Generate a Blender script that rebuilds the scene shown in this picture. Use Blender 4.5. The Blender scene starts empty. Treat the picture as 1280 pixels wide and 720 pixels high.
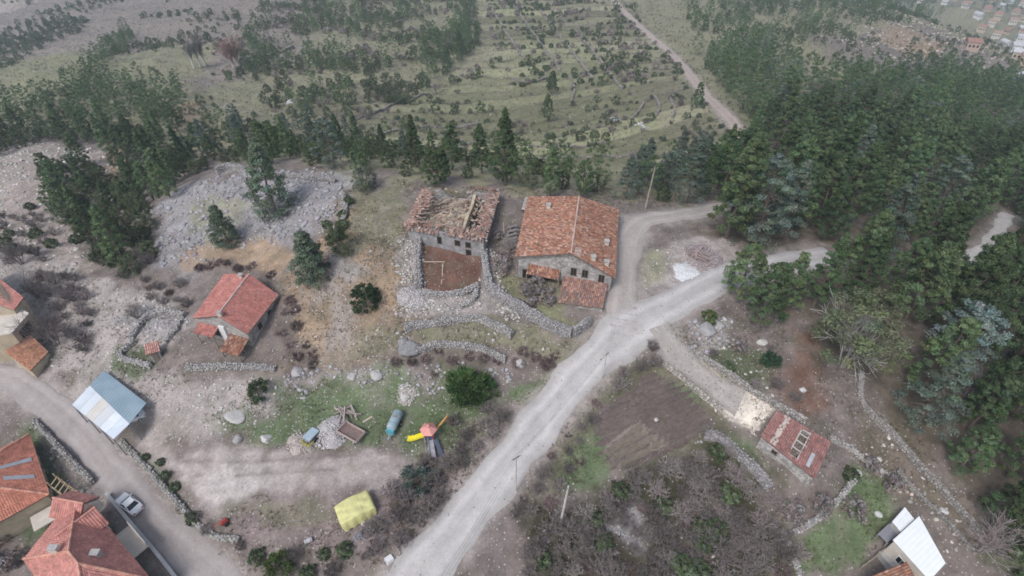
import bpy, math, random
import numpy as np
R = math.radians
SC = bpy.context.scene
COL = SC.collection

# ------------------------------------------------------------------ camera
F_PX, PITCH, CAM_H = 700.0, R(41.5), 66.0          # focal length in photo pixels, pitch below horizon, height
cd = bpy.data.cameras.new('camera'); cam = bpy.data.objects.new('camera', cd); COL.objects.link(cam)
cd.sensor_fit = 'HORIZONTAL'; cd.sensor_width = 36.0; cd.lens = 36.0 * F_PX / 1280.0
cd.clip_start = 0.5; cd.clip_end = 9000
cam.location = (0, 0, CAM_H); cam.rotation_euler = (math.pi / 2 - PITCH, 0, 0)
SC.camera = cam
# ------------------------------------------------------------------ sky and sun (overcast)
SUN_EL, SUN_AZ = R(52), R(215)                      # azimuth measured clockwise from +Y
w = bpy.data.worlds.new('World'); SC.world = w; w.use_nodes = True
nt = w.node_tree; nt.nodes.clear()
sky = nt.nodes.new('ShaderNodeTexSky'); sky.sky_type = 'NISHITA'; sky.sun_disc = False
sky.sun_elevation = SUN_EL; sky.sun_rotation = SUN_AZ; sky.dust_density = 2.2; sky.air_density = 1.0; sky.ozone_density = 1.0
hs = nt.nodes.new('ShaderNodeHueSaturation'); hs.inputs['Saturation'].default_value = 0.68
bgn = nt.nodes.new('ShaderNodeBackground'); bgn.inputs['Strength'].default_value = 0.13
wo = nt.nodes.new('ShaderNodeOutputWorld')
nt.links.new(sky.outputs[0], hs.inputs['Color']); nt.links.new(hs.outputs[0], bgn.inputs[0]); nt.links.new(bgn.outputs[0], wo.inputs[0])
sl = bpy.data.lights.new('sun', 'SUN'); sl.energy = 1.35; sl.angle = R(17); sl.color = (1.0, 0.99, 0.98)
so = bpy.data.objects.new('sun', sl); COL.objects.link(so)
so.rotation_euler = (math.pi / 2 - SUN_EL, 0, math.pi - SUN_AZ)
# ------------------------------------------------------------------ exposure and render settings
vs = SC.view_settings
vs.view_transform = 'Standard'; vs.look = 'None'; vs.exposure = 0.36; vs.gamma = 1.0; vs.use_curve_mapping = False
SC.render.engine = 'CYCLES'
cy = SC.cycles
cy.max_bounces = 5; cy.diffuse_bounces = 3; cy.glossy_bounces = 2; cy.transmission_bounces = 2; cy.transparent_max_bounces = 4
cy.volume_bounces = 1; cy.use_denoising = True; cy.filter_width = 1.7
HAZE_DENSITY = 0.0003

# ================================================================== maths
rng = np.random.default_rng(7)
cs, sn = math.cos(PITCH), math.sin(PITCH)
def ray(u, v):
    a = (u - 640) / F_PX; b = -(v - 360) / F_PX
    return np.array([a, cs + b * sn, -sn + b * cs])
def P(u, v, z):
    """world point seen at photo pixel (u,v) that lies at height z"""
    d = ray(u, v); t = (z - CAM_H) / d[2]
    return np.array([0, 0, CAM_H]) + t * d
def proj(p):
    p = np.asarray(p, float); x, y, z = p[..., 0], p[..., 1], p[..., 2] - CAM_H
    dep = np.maximum(y * cs - z * sn, 0.01)
    return 640 + F_PX * x / dep, 360 - F_PX * (y * sn + z * cs) / dep, dep
def _hash(ix, iy, seed):
    h = (ix.astype(np.int64) * 374761393 + iy.astype(np.int64) * 668265263 + seed * 1442695041) & 0xFFFFFFFF
    h = ((h ^ (h >> 13)) * 1274126177) & 0xFFFFFFFF
    return ((h ^ (h >> 16)) & 0xFFFF) / 65535.0
def vnoise(x, y, seed=0):
    x = np.asarray(x, float); y = np.asarray(y, float)
    ix = np.floor(x); iy = np.floor(y); fx = x - ix; fy = y - iy
    fx = fx * fx * (3 - 2 * fx); fy = fy * fy * (3 - 2 * fy)
    a = _hash(ix, iy, seed); b = _hash(ix + 1, iy, seed); c = _hash(ix, iy + 1, seed); d = _hash(ix + 1, iy + 1, seed)
    return (a * (1 - fx) + b * fx) * (1 - fy) + (c * (1 - fx) + d * fx) * fy
def fbm(x, y, seed=0, octs=4):
    s = 0; a = 1; n = 0
    for o in range(octs):
        s = s + a * vnoise(x * 2 ** o + 17.3 * o, y * 2 ** o - 9.1 * o, seed + o); n += a; a *= 0.5
    return s / n                                     # 0..1

# ================================================================== terrain
CTRL = [  # photo pixel, ground height
 (-150,760,-12),(0,720,-9.5),(100,690,-8.8),(200,720,-7.9),(300,720,-6.5),(420,715,-3.5),(520,720,-2),(640,720,-3.5),(760,720,-5),(880,720,-5),(1000,720,-4),(1140,720,-2),(1280,720,0),(1450,760,1),
 (30,480,-4.5),(0,560,-8),(60,600,-8.2),(100,560,-6.5),(160,628,-7),(230,690,-7.2),(135,510,-4),(60,430,-3.5),(10,420,-3.5),(-120,420,-6),(-120,560,-9),(90,500,-4.6),
 (220,600,-4.5),(300,600,-2.5),(400,590,-1.5),(446,640,-1.2),(500,580,-0.6),(350,560,-1.6),(440,545,-0.6),(540,560,0.3),(560,620,-0.8),(340,650,-3.4),(280,560,-2.6),(200,545,-3.8),(250,640,-5),
 (580,650,-0.2),(640,560,2.2),(690,500,4.2),(740,450,6.2),(800,400,8.2),(850,370,8.8),(900,345,9),(990,325,8),(790,300,9.6),(830,275,9.4),(885,262,8),
 (650,610,0.6),(720,560,1.8),(810,530,2.8),(700,640,-2),(800,640,-3),(880,600,-1.5),(770,480,4.2),(850,450,6.4),(920,500,5.2),(960,530,4.6),(1000,590,4.0),(1050,600,2.2),(1030,660,-0.8),(1100,620,0.5),(940,640,-2),
 (900,420,7.8),(960,400,8.4),(1000,450,7.4),(1050,440,7.2),(1100,500,5),(1060,540,4.2),(1150,580,2.8),(1200,640,1),(1200,450,3.2),(1280,560,1),(1100,350,5.5),(1280,400,-6),(1280,480,-2.5),(1450,500,-5),(1000,280,6.5),(940,250,6),(1100,270,0),(1200,320,-4.5),(1250,300,-9),(1450,320,-25),
 (1280,220,-26),(1180,220,-17),(1080,200,-12),(1000,180,-14),(940,185,-9),(900,140,-22),(850,90,-34),(800,40,-48),(765,0,-58),(1000,100,-32),(1100,130,-31),(1000,30,-58),(1100,60,-52),(1200,120,-44),(1200,60,-70),(1200,10,-150),(1280,10,-200),(1280,70,-130),(1280,130,-62),(1400,60,-190),(1450,160,-80),
 (565,300,9.8),(565,340,9.2),(640,345,9.2),(700,360,9.2),(735,385,8.9),(640,240,10.2),(700,240,10),(560,228,10.6),(480,228,10.8),(400,222,10.2),(290,215,8.2),(200,255,3.5),(450,270,10),(500,300,10),(340,270,7.6),(300,300,5.6),(250,310,3.8),(430,330,9.2),(470,380,7.8),(400,380,5.0),(380,440,1.9),(450,450,4.2),(520,430,6.4),(560,455,4.6),(630,420,7.2),(700,425,7.2),(640,460,5),(690,480,4.4),(580,490,2.8),(500,490,2.0),(420,495,1.0),(340,490,0.2),(480,525,0.4),(620,520,2.4),
 (295,400,2.6),(250,420,2.0),(340,400,3.4),(210,380,1.4),(180,430,0.2),(230,470,0.0),(270,520,-1.0),(150,350,0.0),(130,420,-1.2),(90,370,-2),(60,330,-3),(0,290,-7),(60,220,-9),(-150,250,-18),(130,290,-5),(180,300,0.5),
 (150,230,-12),(220,190,-14),(290,170,-18),(150,160,-24),(60,150,-25),(0,100,-42),(-150,120,-40),(90,80,-46),(220,110,-31),(300,100,-37),(300,40,-52),(150,20,-74),(0,10,-98),(-150,0,-120),(400,150,-30),(400,190,-17),(470,100,-38),(400,60,-46),(400,0,-60),(520,30,-52),(520,185,-22),(560,130,-34),(640,100,-38),(640,150,-31),(640,200,-19),(640,30,-53),(640,0,-60),(720,60,-44),(720,120,-33),(720,180,-23),(780,225,-7),(760,205,-16),(840,215,-9),(840,170,-20),(880,0,-62),(920,60,-45),(1000,0,-68),(1100,5,-74)]
_pts = [P(u, v, z) for u, v, z in CTRL]
_pts += [np.array(q, float) for q in [(0,0,-9),(-40,0,-14),(40,0,-8),(-100,10,-16),(100,10,0),(0,-60,-14),(-120,-60,-20),(120,-60,-8),(170,60,-8),(-150,60,-12),(200,120,-35),(-180,120,-35),
  (0,900,-92),(-500,800,-110),(500,800,-190),(0,2400,-120),(-1500,2300,-130),(1500,2300,-220),(-1000,700,-120),(1000,700,-210),(400,200,-75),(-400,250,-80),(900,100,-150),(-900,100,-130)]]
_pts = np.array(_pts)
_SC = 100.0
def _phi(r2): return np.sqrt(r2 + 0.05 ** 2)
_X = _pts[:, :2] / _SC
_A = _phi(((_X[:, None] - _X[None]) ** 2).sum(-1)); _n = len(_X)
_A -= np.eye(_n) * 0.004
_M = np.zeros((_n + 3, _n + 3)); _M[:_n, :_n] = _A; _M[:_n, _n] = 1; _M[:_n, _n + 1:] = _X; _M[_n, :_n] = 1; _M[_n + 1:, :_n] = _X.T
_W = np.linalg.solve(_M, np.concatenate([_pts[:, 2], np.zeros(3)]))
def hbase(x, y):
    x = np.asarray(x, float) / _SC; y = np.asarray(y, float) / _SC
    shp = x.shape; x = x.ravel(); y = y.ravel(); out = np.empty_like(x)
    for i in range(0, len(x), 20000):
        a = x[i:i + 20000, None]; b = y[i:i + 20000, None]
        out[i:i + 20000] = _phi((a - _X[:, 0]) ** 2 + (b - _X[:, 1]) ** 2) @ _W[:_n] + _W[_n] + a[:, 0] * _W[_n + 1] + b[:, 0] * _W[_n + 2]
    return out.reshape(shp)
def poly_sd(x, y, poly):
    """signed distance to a polygon, negative inside"""
    p = np.asarray(poly); d = np.full(x.shape, 1e18); inside = np.zeros(x.shape, bool); n = len(p)
    for i in range(n):
        ax, ay = p[i]; bx, by = p[(i + 1) % n]; ex, ey = bx - ax, by - ay
        t = np.clip(((x - ax) * ex + (y - ay) * ey) / (ex * ex + ey * ey + 1e-12), 0, 1)
        d = np.minimum(d, (x - ax - ex * t) ** 2 + (y - ay - ey * t) ** 2)
        cnd = ((ay > y) != (by > y)) & (x < ex * (y - ay) / (ey if abs(ey) > 1e-12 else 1e-12) + ax)
        inside ^= cnd
    d = np.sqrt(d); return np.where(inside, -d, d)
def seg_dist(x, y, line):
    d = np.full(np.shape(x), 1e9)
    for (ax, ay), (bx, by) in zip(line[:-1], line[1:]):
        dx, dy = bx - ax, by - ay; L = dx * dx + dy * dy + 1e-9
        t = np.clip(((x - ax) * dx + (y - ay) * dy) / L, 0, 1)
        d = np.minimum(d, np.hypot(x - ax - t * dx, y - ay - t * dy))
    return d
def _hit(u, v, fn):
    d = ray(u, v); t = np.geomspace(15, 3500, 900)
    p = np.array([0, 0, CAM_H]) + t[:, None] * d
    g = p[:, 2] - fn(p[:, 0], p[:, 1])
    k = np.argmax(g < 0) if (g < 0).any() else len(t) - 1
    k = max(k, 1); lo, hi = t[k - 1], t[k]
    tt = np.linspace(lo, hi, 60); p = np.array([0, 0, CAM_H]) + tt[:, None] * d
    g = p[:, 2] - fn(p[:, 0], p[:, 1]); j = np.argmax(g < 0) if (g < 0).any() else 59
    return p[j]
def B(u, v): return _hit(u, v, hbase)
def wpoly(px): return np.array([B(u, v)[:2] for u, v in px])
def smooth_line(pts, step=1.2):
    """Catmull-Rom through world points, resampled at an even step"""
    p = np.asarray(pts, float); q = np.vstack([2 * p[0] - p[1], p, 2 * p[-1] - p[-2]]); out = []
    for i in range(1, len(q) - 2):
        n = max(2, int(np.linalg.norm(q[i + 1] - q[i]) / step))
        for t in np.linspace(0, 1, n, endpoint=False):
            a, b, c_, d = q[i - 1], q[i], q[i + 1], q[i + 2]
            out.append(0.5 * ((2 * b) + (-a + c_) * t + (2 * a - 5 * b + 4 * c_ - d) * t * t + (-a + 3 * b - 3 * c_ + d) * t ** 3))
    out.append(q[-2]); return np.array(out)
def wline(px, step=1.2): return smooth_line([B(u, v)[:2] for u, v in px], step)
# road centre lines: photo pixels and half widths in metres
ROADS = {
 'gravel_road': ([(470,790),(525,712),(585,640),(640,570),(690,510),(745,448),(800,402),(850,374),(900,348),(950,335),(1005,325),(1040,318)], [3.4,3.4,3.3,3.1,3.0,3.1,3.3,3.0,2.8,2.7,2.6,2.4]),
 'dirt_track': ([(775,418),(778,375),(782,335),(785,300),(803,278),(840,270),(885,262),(905,256)], [2.4,2.5,2.4,2.6,2.6,2.4,2.2,2.0]),
 'far_dirt_road': ([(952,200),(938,180),(912,148),(885,122),(862,92),(838,66),(812,44),(790,24),(768,0),(745,-25)], [2.6]*10),
 'village_lane': ([(-90,440),(0,470),(55,500),(110,555),(165,622),(215,680),(262,722),(300,770)], [2.2,2.2,2.3,2.4,2.5,2.6,2.8,2.9]),
 'stone_path': ([(822,408),(840,438),(872,468),(905,494),(925,505)], [2.0,1.8,1.7,1.8,1.6]),
 'forest_track': ([(1262,268),(1246,290),(1238,302),(1222,318),(1205,330)], [1.5]*5),
}
ROADW = {}
for k, (px, hw) in ROADS.items():
    L = wline(px, 1.0); t = np.linspace(0, len(hw) - 1, len(L))
    ROADW[k] = (L, np.interp(t, range(len(hw)), hw))
def road_mask(x, y):
    m = np.ones(np.shape(x))
    for k, (L, hw) in ROADW.items():
        d = seg_dist(x, y, L[::3] if len(L) > 12 else L); m = np.minimum(m, np.clip((d - hw.mean() - 0.3) / 2.5, 0, 1))
    return m
TPOLY = None; TSTEP = 1.7
def terrace(x, y, zb):
    """old field terraces on the far slope: treads and short steep risers along the contours"""
    m = np.clip(.5 - poly_sd(x, y, TPOLY) / 16, 0, 1)
    q = zb / TSTEP + (fbm(x / 30, y / 30, 83, 3) - .5) * 1.6; f = q - np.floor(q); s = np.clip((f - .70) / .30, 0, 1); s = s * s * (3 - 2 * s)
    return (s - f) * TSTEP * m * .9, f, np.floor(q), m
def hdetail(x, y):
    far = np.clip((y - 110) / 120, 0, 1)
    return ((fbm(x / 7, y / 7, 3) - .5) * 1.3 + (fbm(x / 1.9, y / 1.9, 5, 3) - .5) * 0.5) * (1 - .3 * far) + (fbm(x / 40, y / 40, 9, 4) - .5) * 9 * far + (fbm(x / 11, y / 11, 11, 3) - .5) * 2.5 * far
class Grid: pass
def _axis():
    ys = list(np.arange(-40, 125, 0.45)); st = 0.45
    while ys[-1] < 2300:
        st *= 1.013; ys.append(ys[-1] + st)
    return np.array(ys)
GY = _axis(); GS = np.linspace(-1, 1, 561)
GWID = np.where(GY < 90, 140.0, 140 + (GY - 90) * 1.2)
GX = GWID[:, None] * GS[None]; GYY = np.repeat(GY[:, None], len(GS), 1)
_b = hbase(GX, GYY); _d = hdetail(GX, GYY)
_near = GYY < 620
_rm = np.ones_like(_b); _rm[_near] = road_mask(GX[_near], GYY[_near])
TPOLY = wpoly([(400,175),(440,140),(530,105),(600,60),(560,-25),(760,-25),(850,80),(930,175),(850,205),(640,205)])
_k = np.where((GYY > 120) & (GYY < 700)); _tz, _tf, _tb, _tm = terrace(GX[_k], GYY[_k], _b[_k]); TZ = np.zeros_like(_b); TF = np.zeros_like(_b); TB = np.zeros_like(_b); TM = np.zeros_like(_b)
TZ[_k] = _tz; TF[_k] = _tf; TB[_k] = _tb; TM[_k] = _tm
GZ = _b + _d * _rm * (1 - .75 * TM) + TZ * _rm
def hz(x, y):
    """height of the built terrain mesh (bilinear on its grid)"""
    x = np.asarray(x, float); y = np.asarray(y, float)
    r = np.interp(y, GY, np.arange(len(GY))); r = np.clip(r, 0, len(GY) - 1.001); i = r.astype(int); fr = r - i
    def row(ii):
        cc = np.clip((x / GWID[ii] + 1) / 2 * (len(GS) - 1), 0, len(GS) - 1.001); j = cc.astype(int); fc = cc - j
        return GZ[ii, j] * (1 - fc) + GZ[ii, j + 1] * fc
    return row(i) * (1 - fr) + row(i + 1) * fr
def G(u, v): return _hit(u, v, hz)
def at(u, v): p = G(u, v); return (float(p[0]), float(p[1]), float(hz(p[0], p[1])))

# ================================================================== materials
MATS = {}
def nodemat(name):
    m = bpy.data.materials.new(name); m.use_nodes = True; n = m.node_tree
    bs = n.nodes['Principled BSDF']; bs.inputs['Specular IOR Level'].default_value = 0.2
    return m, n, bs
def plain(name, col, rough=0.8, var=0.25, scale=1.5, metal=0.0, bump=0.0, spec=0.2, col2=None, coord='Object'):
    """one colour with procedural blotches and grain (col2: the worn colour)"""
    if name in MATS: return MATS[name]
    m, n, bs = nodemat(name); N = n.nodes; L = n.links
    tc = N.new('ShaderNodeTexCoord'); no = N.new('ShaderNodeTexNoise'); no.inputs['Scale'].default_value = scale; no.inputs['Detail'].default_value = 6
    no.inputs['Roughness'].default_value = 0.65
    L.new(tc.outputs[coord], no.inputs['Vector'])
    rp = N.new('ShaderNodeValToRGB'); rp.color_ramp.elements[0].position = 0.35; rp.color_ramp.elements[1].position = 0.68
    c2 = col2 or tuple(min(1, c * (1 + var)) for c in col); c1 = tuple(c * (1 - var) for c in col) if not col2 else col
    rp.color_ramp.elements[0].color = (*c1, 1); rp.color_ramp.elements[1].color = (*c2, 1)
    L.new(no.outputs['Fac'], rp.inputs[0]); L.new(rp.outputs[0], bs.inputs['Base Color'])
    bs.inputs['Roughness'].default_value = rough; bs.inputs['Metallic'].default_value = metal; bs.inputs['Specular IOR Level'].default_value = spec
    if bump:
        b = N.new('ShaderNodeBump'); b.inputs['Strength'].default_value = bump; b.inputs['Distance'].default_value = 0.05
        L.new(no.outputs['Fac'], b.inputs['Height']); L.new(b.outputs[0], bs.inputs['Normal'])
    MATS[name] = m; return m
def attrmat(name, rough=0.9, rand=0.0, hue=0.0, grain=0.0, gscale=4.0, spec=0.15, transl=0.0, bump=0.0):
    """colour carried by the mesh (attribute Col); rand / hue vary it from object to object"""
    if name in MATS: return MATS[name]
    m, n, bs = nodemat(name); N = n.nodes; L = n.links
    a = N.new('ShaderNodeAttribute'); a.attribute_name = 'Col'; out = a.outputs['Color']
    if rand or hue:
        oi = N.new('ShaderNodeObjectInfo'); h = N.new('ShaderNodeHueSaturation')
        mr = N.new('ShaderNodeMapRange'); mr.inputs['To Min'].default_value = 1 - rand; mr.inputs['To Max'].default_value = 1 + rand
        L.new(oi.outputs['Random'], mr.inputs[0]); L.new(mr.outputs[0], h.inputs['Value'])
        mm = N.new('ShaderNodeMath'); mm.operation = 'MULTIPLY'; mm.inputs[1].default_value = 7.13; fr = N.new('ShaderNodeMath'); fr.operation = 'FRACT'
        L.new(oi.outputs['Random'], mm.inputs[0]); L.new(mm.outputs[0], fr.inputs[0])
        m2 = N.new('ShaderNodeMapRange'); m2.inputs['To Min'].default_value = .5 - hue; m2.inputs['To Max'].default_value = .5 + hue
        L.new(fr.outputs[0], m2.inputs[0]); L.new(m2.outputs[0], h.inputs['Hue']); L.new(out, h.inputs['Color']); out = h.outputs[0]
    if grain:
        tc = N.new('ShaderNodeTexCoord'); no = N.new('ShaderNodeTexNoise'); no.inputs['Scale'].default_value = gscale; no.inputs['Detail'].default_value = 8; no.inputs['Roughness'].default_value = .7
        L.new(tc.outputs['Object'], no.inputs['Vector'])
        mr = N.new('ShaderNodeMapRange'); mr.inputs['From Min'].default_value = .3; mr.inputs['From Max'].default_value = .7; mr.inputs['To Min'].default_value = 1 - grain; mr.inputs['To Max'].default_value = 1 + grain
        L.new(no.outputs['Fac'], mr.inputs[0]); mx = N.new('ShaderNodeVectorMath'); mx.operation = 'SCALE'
        L.new(out, mx.inputs[0]); L.new(mr.outputs[0], mx.inputs['Scale']); out = mx.outputs[0]
        if bump:
            b = N.new('ShaderNodeBump'); b.inputs['Strength'].default_value = bump; b.inputs['Distance'].default_value = 0.08
            L.new(no.outputs['Fac'], b.inputs['Height']); L.new(b.outputs[0], bs.inputs['Normal'])
    L.new(out, bs.inputs['Base Color']); bs.inputs['Roughness'].default_value = rough; bs.inputs['Specular IOR Level'].default_value = spec
    if transl:
        t = N.new('ShaderNodeBsdfTranslucent'); L.new(out, t.inputs[0]); mix = N.new('ShaderNodeMixShader'); mix.inputs[0].default_value = transl
        L.new(bs.outputs[0], mix.inputs[1]); L.new(t.outputs[0], mix.inputs[2]); L.new(mix.outputs[0], N['Material Output'].inputs[0])
    MATS[name] = m; return m
def groundmat(name, amp=1.0):
    """terrain: mesh colour broken up by soil noise and small pale stones where the attribute Stone says so"""
    m, n, bs = nodemat(name); N = n.nodes; L = n.links
    a = N.new('ShaderNodeAttribute'); a.attribute_name = 'Col'; st = N.new('ShaderNodeAttribute'); st.attribute_name = 'Stone'
    tc = N.new('ShaderNodeTexCoord')
    def noise(s, d=6, r=.65):
        q = N.new('ShaderNodeTexNoise'); q.inputs['Scale'].default_value = s; q.inputs['Detail'].default_value = d; q.inputs['Roughness'].default_value = r
        L.new(tc.outputs['Object'], q.inputs['Vector']); return q
    n1 = noise(0.55, 9, .72); n2 = noise(3.0, 6, .7)
    mr = N.new('ShaderNodeMapRange'); mr.inputs['From Min'].default_value = .33; mr.inputs['From Max'].default_value = .67; mr.inputs['To Min'].default_value = 1 - .32 * amp; mr.inputs['To Max'].default_value = 1 + .3 * amp; L.new(n1.outputs['Fac'], mr.inputs[0])
    mr2 = N.new('ShaderNodeMapRange'); mr2.inputs['From Min'].default_value = .3; mr2.inputs['From Max'].default_value = .7; mr2.inputs['To Min'].default_value = 1 - .25 * amp; mr2.inputs['To Max'].default_value = 1 + .25 * amp; L.new(n2.outputs['Fac'], mr2.inputs[0])
    mu = N.new('ShaderNodeMath'); mu.operation = 'MULTIPLY'; L.new(mr.outputs[0], mu.inputs[0]); L.new(mr2.outputs[0], mu.inputs[1])
    sc = N.new('ShaderNodeVectorMath'); sc.operation = 'SCALE'; L.new(a.outputs['Color'], sc.inputs[0]); L.new(mu.outputs[0], sc.inputs['Scale'])
    vo = N.new('ShaderNodeTexVoronoi'); vo.inputs['Scale'].default_value = 3.2; L.new(tc.outputs['Object'], vo.inputs['Vector'])
    bw = N.new('ShaderNodeSeparateColor'); L.new(vo.outputs['Color'], bw.inputs[0])
    # stone cell brightness, shown by Stone amount
    lt = N.new('ShaderNodeMath'); lt.operation = 'LESS_THAN'; L.new(bw.outputs[0], lt.inputs[0]); L.new(st.outputs['Fac'], lt.inputs[1])
    di = N.new('ShaderNodeMath'); di.operation = 'LESS_THAN'; di.inputs[1].default_value = .34; L.new(vo.outputs['Distance'], di.inputs[0])
    fac = N.new('ShaderNodeMath'); fac.operation = 'MULTIPLY'; L.new(lt.outputs[0], fac.inputs[0]); L.new(di.outputs[0], fac.inputs[1])
    rp = N.new('ShaderNodeValToRGB'); rp.color_ramp.elements[0].color = (.20, .185, .18, 1); rp.color_ramp.elements[1].color = (.50, .47, .45, 1); L.new(bw.outputs[1], rp.inputs[0])
    mx = N.new('ShaderNodeMix'); mx.data_type = 'RGBA'; L.new(fac.outputs[0], mx.inputs[0]); L.new(sc.outputs[0], mx.inputs[6]); L.new(rp.outputs[0], mx.inputs[7])
    L.new(mx.outputs[2], bs.inputs['Base Color']); bs.inputs['Roughness'].default_value = .95; bs.inputs['Specular IOR Level'].default_value = .1
    b = N.new('ShaderNodeBump'); b.inputs['Strength'].default_value = .7; b.inputs['Distance'].default_value = .12
    ad = N.new('ShaderNodeMath'); ad.operation = 'ADD'; L.new(n2.outputs['Fac'], ad.inputs[0]); L.new(fac.outputs[0], ad.inputs[1])
    L.new(ad.outputs[0], b.inputs['Height']); L.new(b.outputs[0], bs.inputs['Normal'])
    return m

# ================================================================== object helpers
def tag(o, label=None, cat=None, group=None, kind=None):
    if label: o['label'] = label
    if cat: o['category'] = cat
    if group: o['group'] = group
    if kind: o['kind'] = kind
    return o
def mesh_np(name, V, Fc, mat, col=None, stone=None, smooth=False):
    """V (n,3); Fc: (m,3) or (m,4) array, or a list of index tuples"""
    me = bpy.data.meshes.new(name)
    if isinstance(Fc, np.ndarray):
        V = np.ascontiguousarray(V, np.float32); k = Fc.shape[1]; m = len(Fc)
        me.vertices.add(len(V)); me.vertices.foreach_set('co', V.ravel())
        me.loops.add(m * k); me.loops.foreach_set('vertex_index', np.ascontiguousarray(Fc, np.int32).ravel())
        me.polygons.add(m); me.polygons.foreach_set('loop_start', np.arange(0, m * k, k, dtype=np.int32))
        me.update(calc_edges=True)
    else:
        me.from_pydata([tuple(map(float, v)) for v in V], [], Fc); me.update()
    if col is not None:
        c = np.ones((len(V), 4), np.float32); c[:, :3] = col
        me.attributes.new('Col', 'FLOAT_COLOR', 'POINT').data.foreach_set('color', c.ravel())
    if stone is not None:
        me.attributes.new('Stone', 'FLOAT', 'POINT').data.foreach_set('value', np.asarray(stone, np.float32))
    if smooth: me.polygons.foreach_set('use_smooth', np.ones(len(me.polygons), bool))
    if mat: me.materials.append(mat)
    return me
def link(name, me, parent=None, loc=None, rz=0, scale=None):
    o = bpy.data.objects.new(name, me); COL.objects.link(o)
    if parent: o.parent = parent
    if loc is not None: o.location = [float(q) for q in loc]
    if rz: o.rotation_euler = (0, 0, rz)
    if scale is not None: o.scale = scale if hasattr(scale, '__len__') else (scale,) * 3
    return o
def empty(name, loc, label, cat, group=None, rz=0, scale=None):
    o = link(name, None, None, loc, rz, scale); o.empty_display_size = .3; return tag(o, label, cat, group)
class MB:
    """collects shapes into one mesh; colour per shape kept in Col"""
    def __init__(s): s.v = []; s.f = []; s.c = []
    def add(s, vs, fs, col=(.5, .5, .5)):
        b = len(s.v); s.v += [tuple(map(float, q)) for q in vs]; s.f += [tuple(i + b for i in q) for q in fs]; s.c += [col] * len(vs)
    def hexa(s, bot, top, col=(.5, .5, .5)):
        """bottom ring and top ring of the same number of points, closed"""
        n = len(bot); fs = [tuple(range(n - 1, -1, -1)), tuple(range(n, 2 * n))] + [(i, (i + 1) % n, n + (i + 1) % n, n + i) for i in range(n)]
        s.add(list(bot) + list(top), fs, col)
    def box(s, c, size, rz=0, col=(.5, .5, .5), tilt=None):
        x, y, z = (q / 2 for q in size); ca, sa = math.cos(rz), math.sin(rz)
        def t(px, py, pz):
            if tilt: pz = pz + px * tilt[0] + py * tilt[1]
            return (c[0] + px * ca - py * sa, c[1] + px * sa + py * ca, c[2] + pz)
        s.hexa([t(-x, -y, -z), t(x, -y, -z), t(x, y, -z), t(-x, y, -z)], [t(-x, -y, z), t(x, -y, z), t(x, y, z), t(-x, y, z)], col)
    def tube(s, a, b, r0, r1=None, n=6, col=(.5, .5, .5)):
        a = np.array(a, float); b = np.array(b, float); r1 = r0 if r1 is None else r1; d = b - a; d = d / (np.linalg.norm(d) + 1e-9)
        u = np.cross(d, (0, 0, 1) if abs(d[2]) < .9 else (1, 0, 0)); u /= np.linalg.norm(u); w_ = np.cross(d, u)
        an = [2 * math.pi * i / n for i in range(n)]
        s.hexa([a + r0 * (math.cos(t) * u + math.sin(t) * w_) for t in an], [b + r1 * (math.cos(t) * u + math.sin(t) * w_) for t in an], col)
    def beam(s, a, b, wd, hd, col=(.5, .5, .5)):
        a = np.array(a, float); b = np.array(b, float); d = b - a; d /= np.linalg.norm(d); u = np.cross(d, (0, 0, 1)); nu = np.linalg.norm(u)
        u = u / nu if nu > 1e-6 else np.array([1., 0, 0]); w_ = np.cross(u, d)
        q = [(-1, -1), (1, -1), (1, 1), (-1, 1)]
        s.hexa([a + u * i * wd / 2 + w_ * j * hd / 2 for i, j in q], [b + u * i * wd / 2 + w_ * j * hd / 2 for i, j in q], col)
    def mesh(s, name, mat, smooth=False): return mesh_np(name, s.v, s.f, mat, np.array(s.c), smooth=smooth)
    def build(s, name, mat, parent=None, smooth=False, loc=None, rz=0): return link(name, s.mesh(name, mat, smooth), parent, loc, rz)
def local(root, p): return np.array(p, float) - np.array(root.location)

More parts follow.
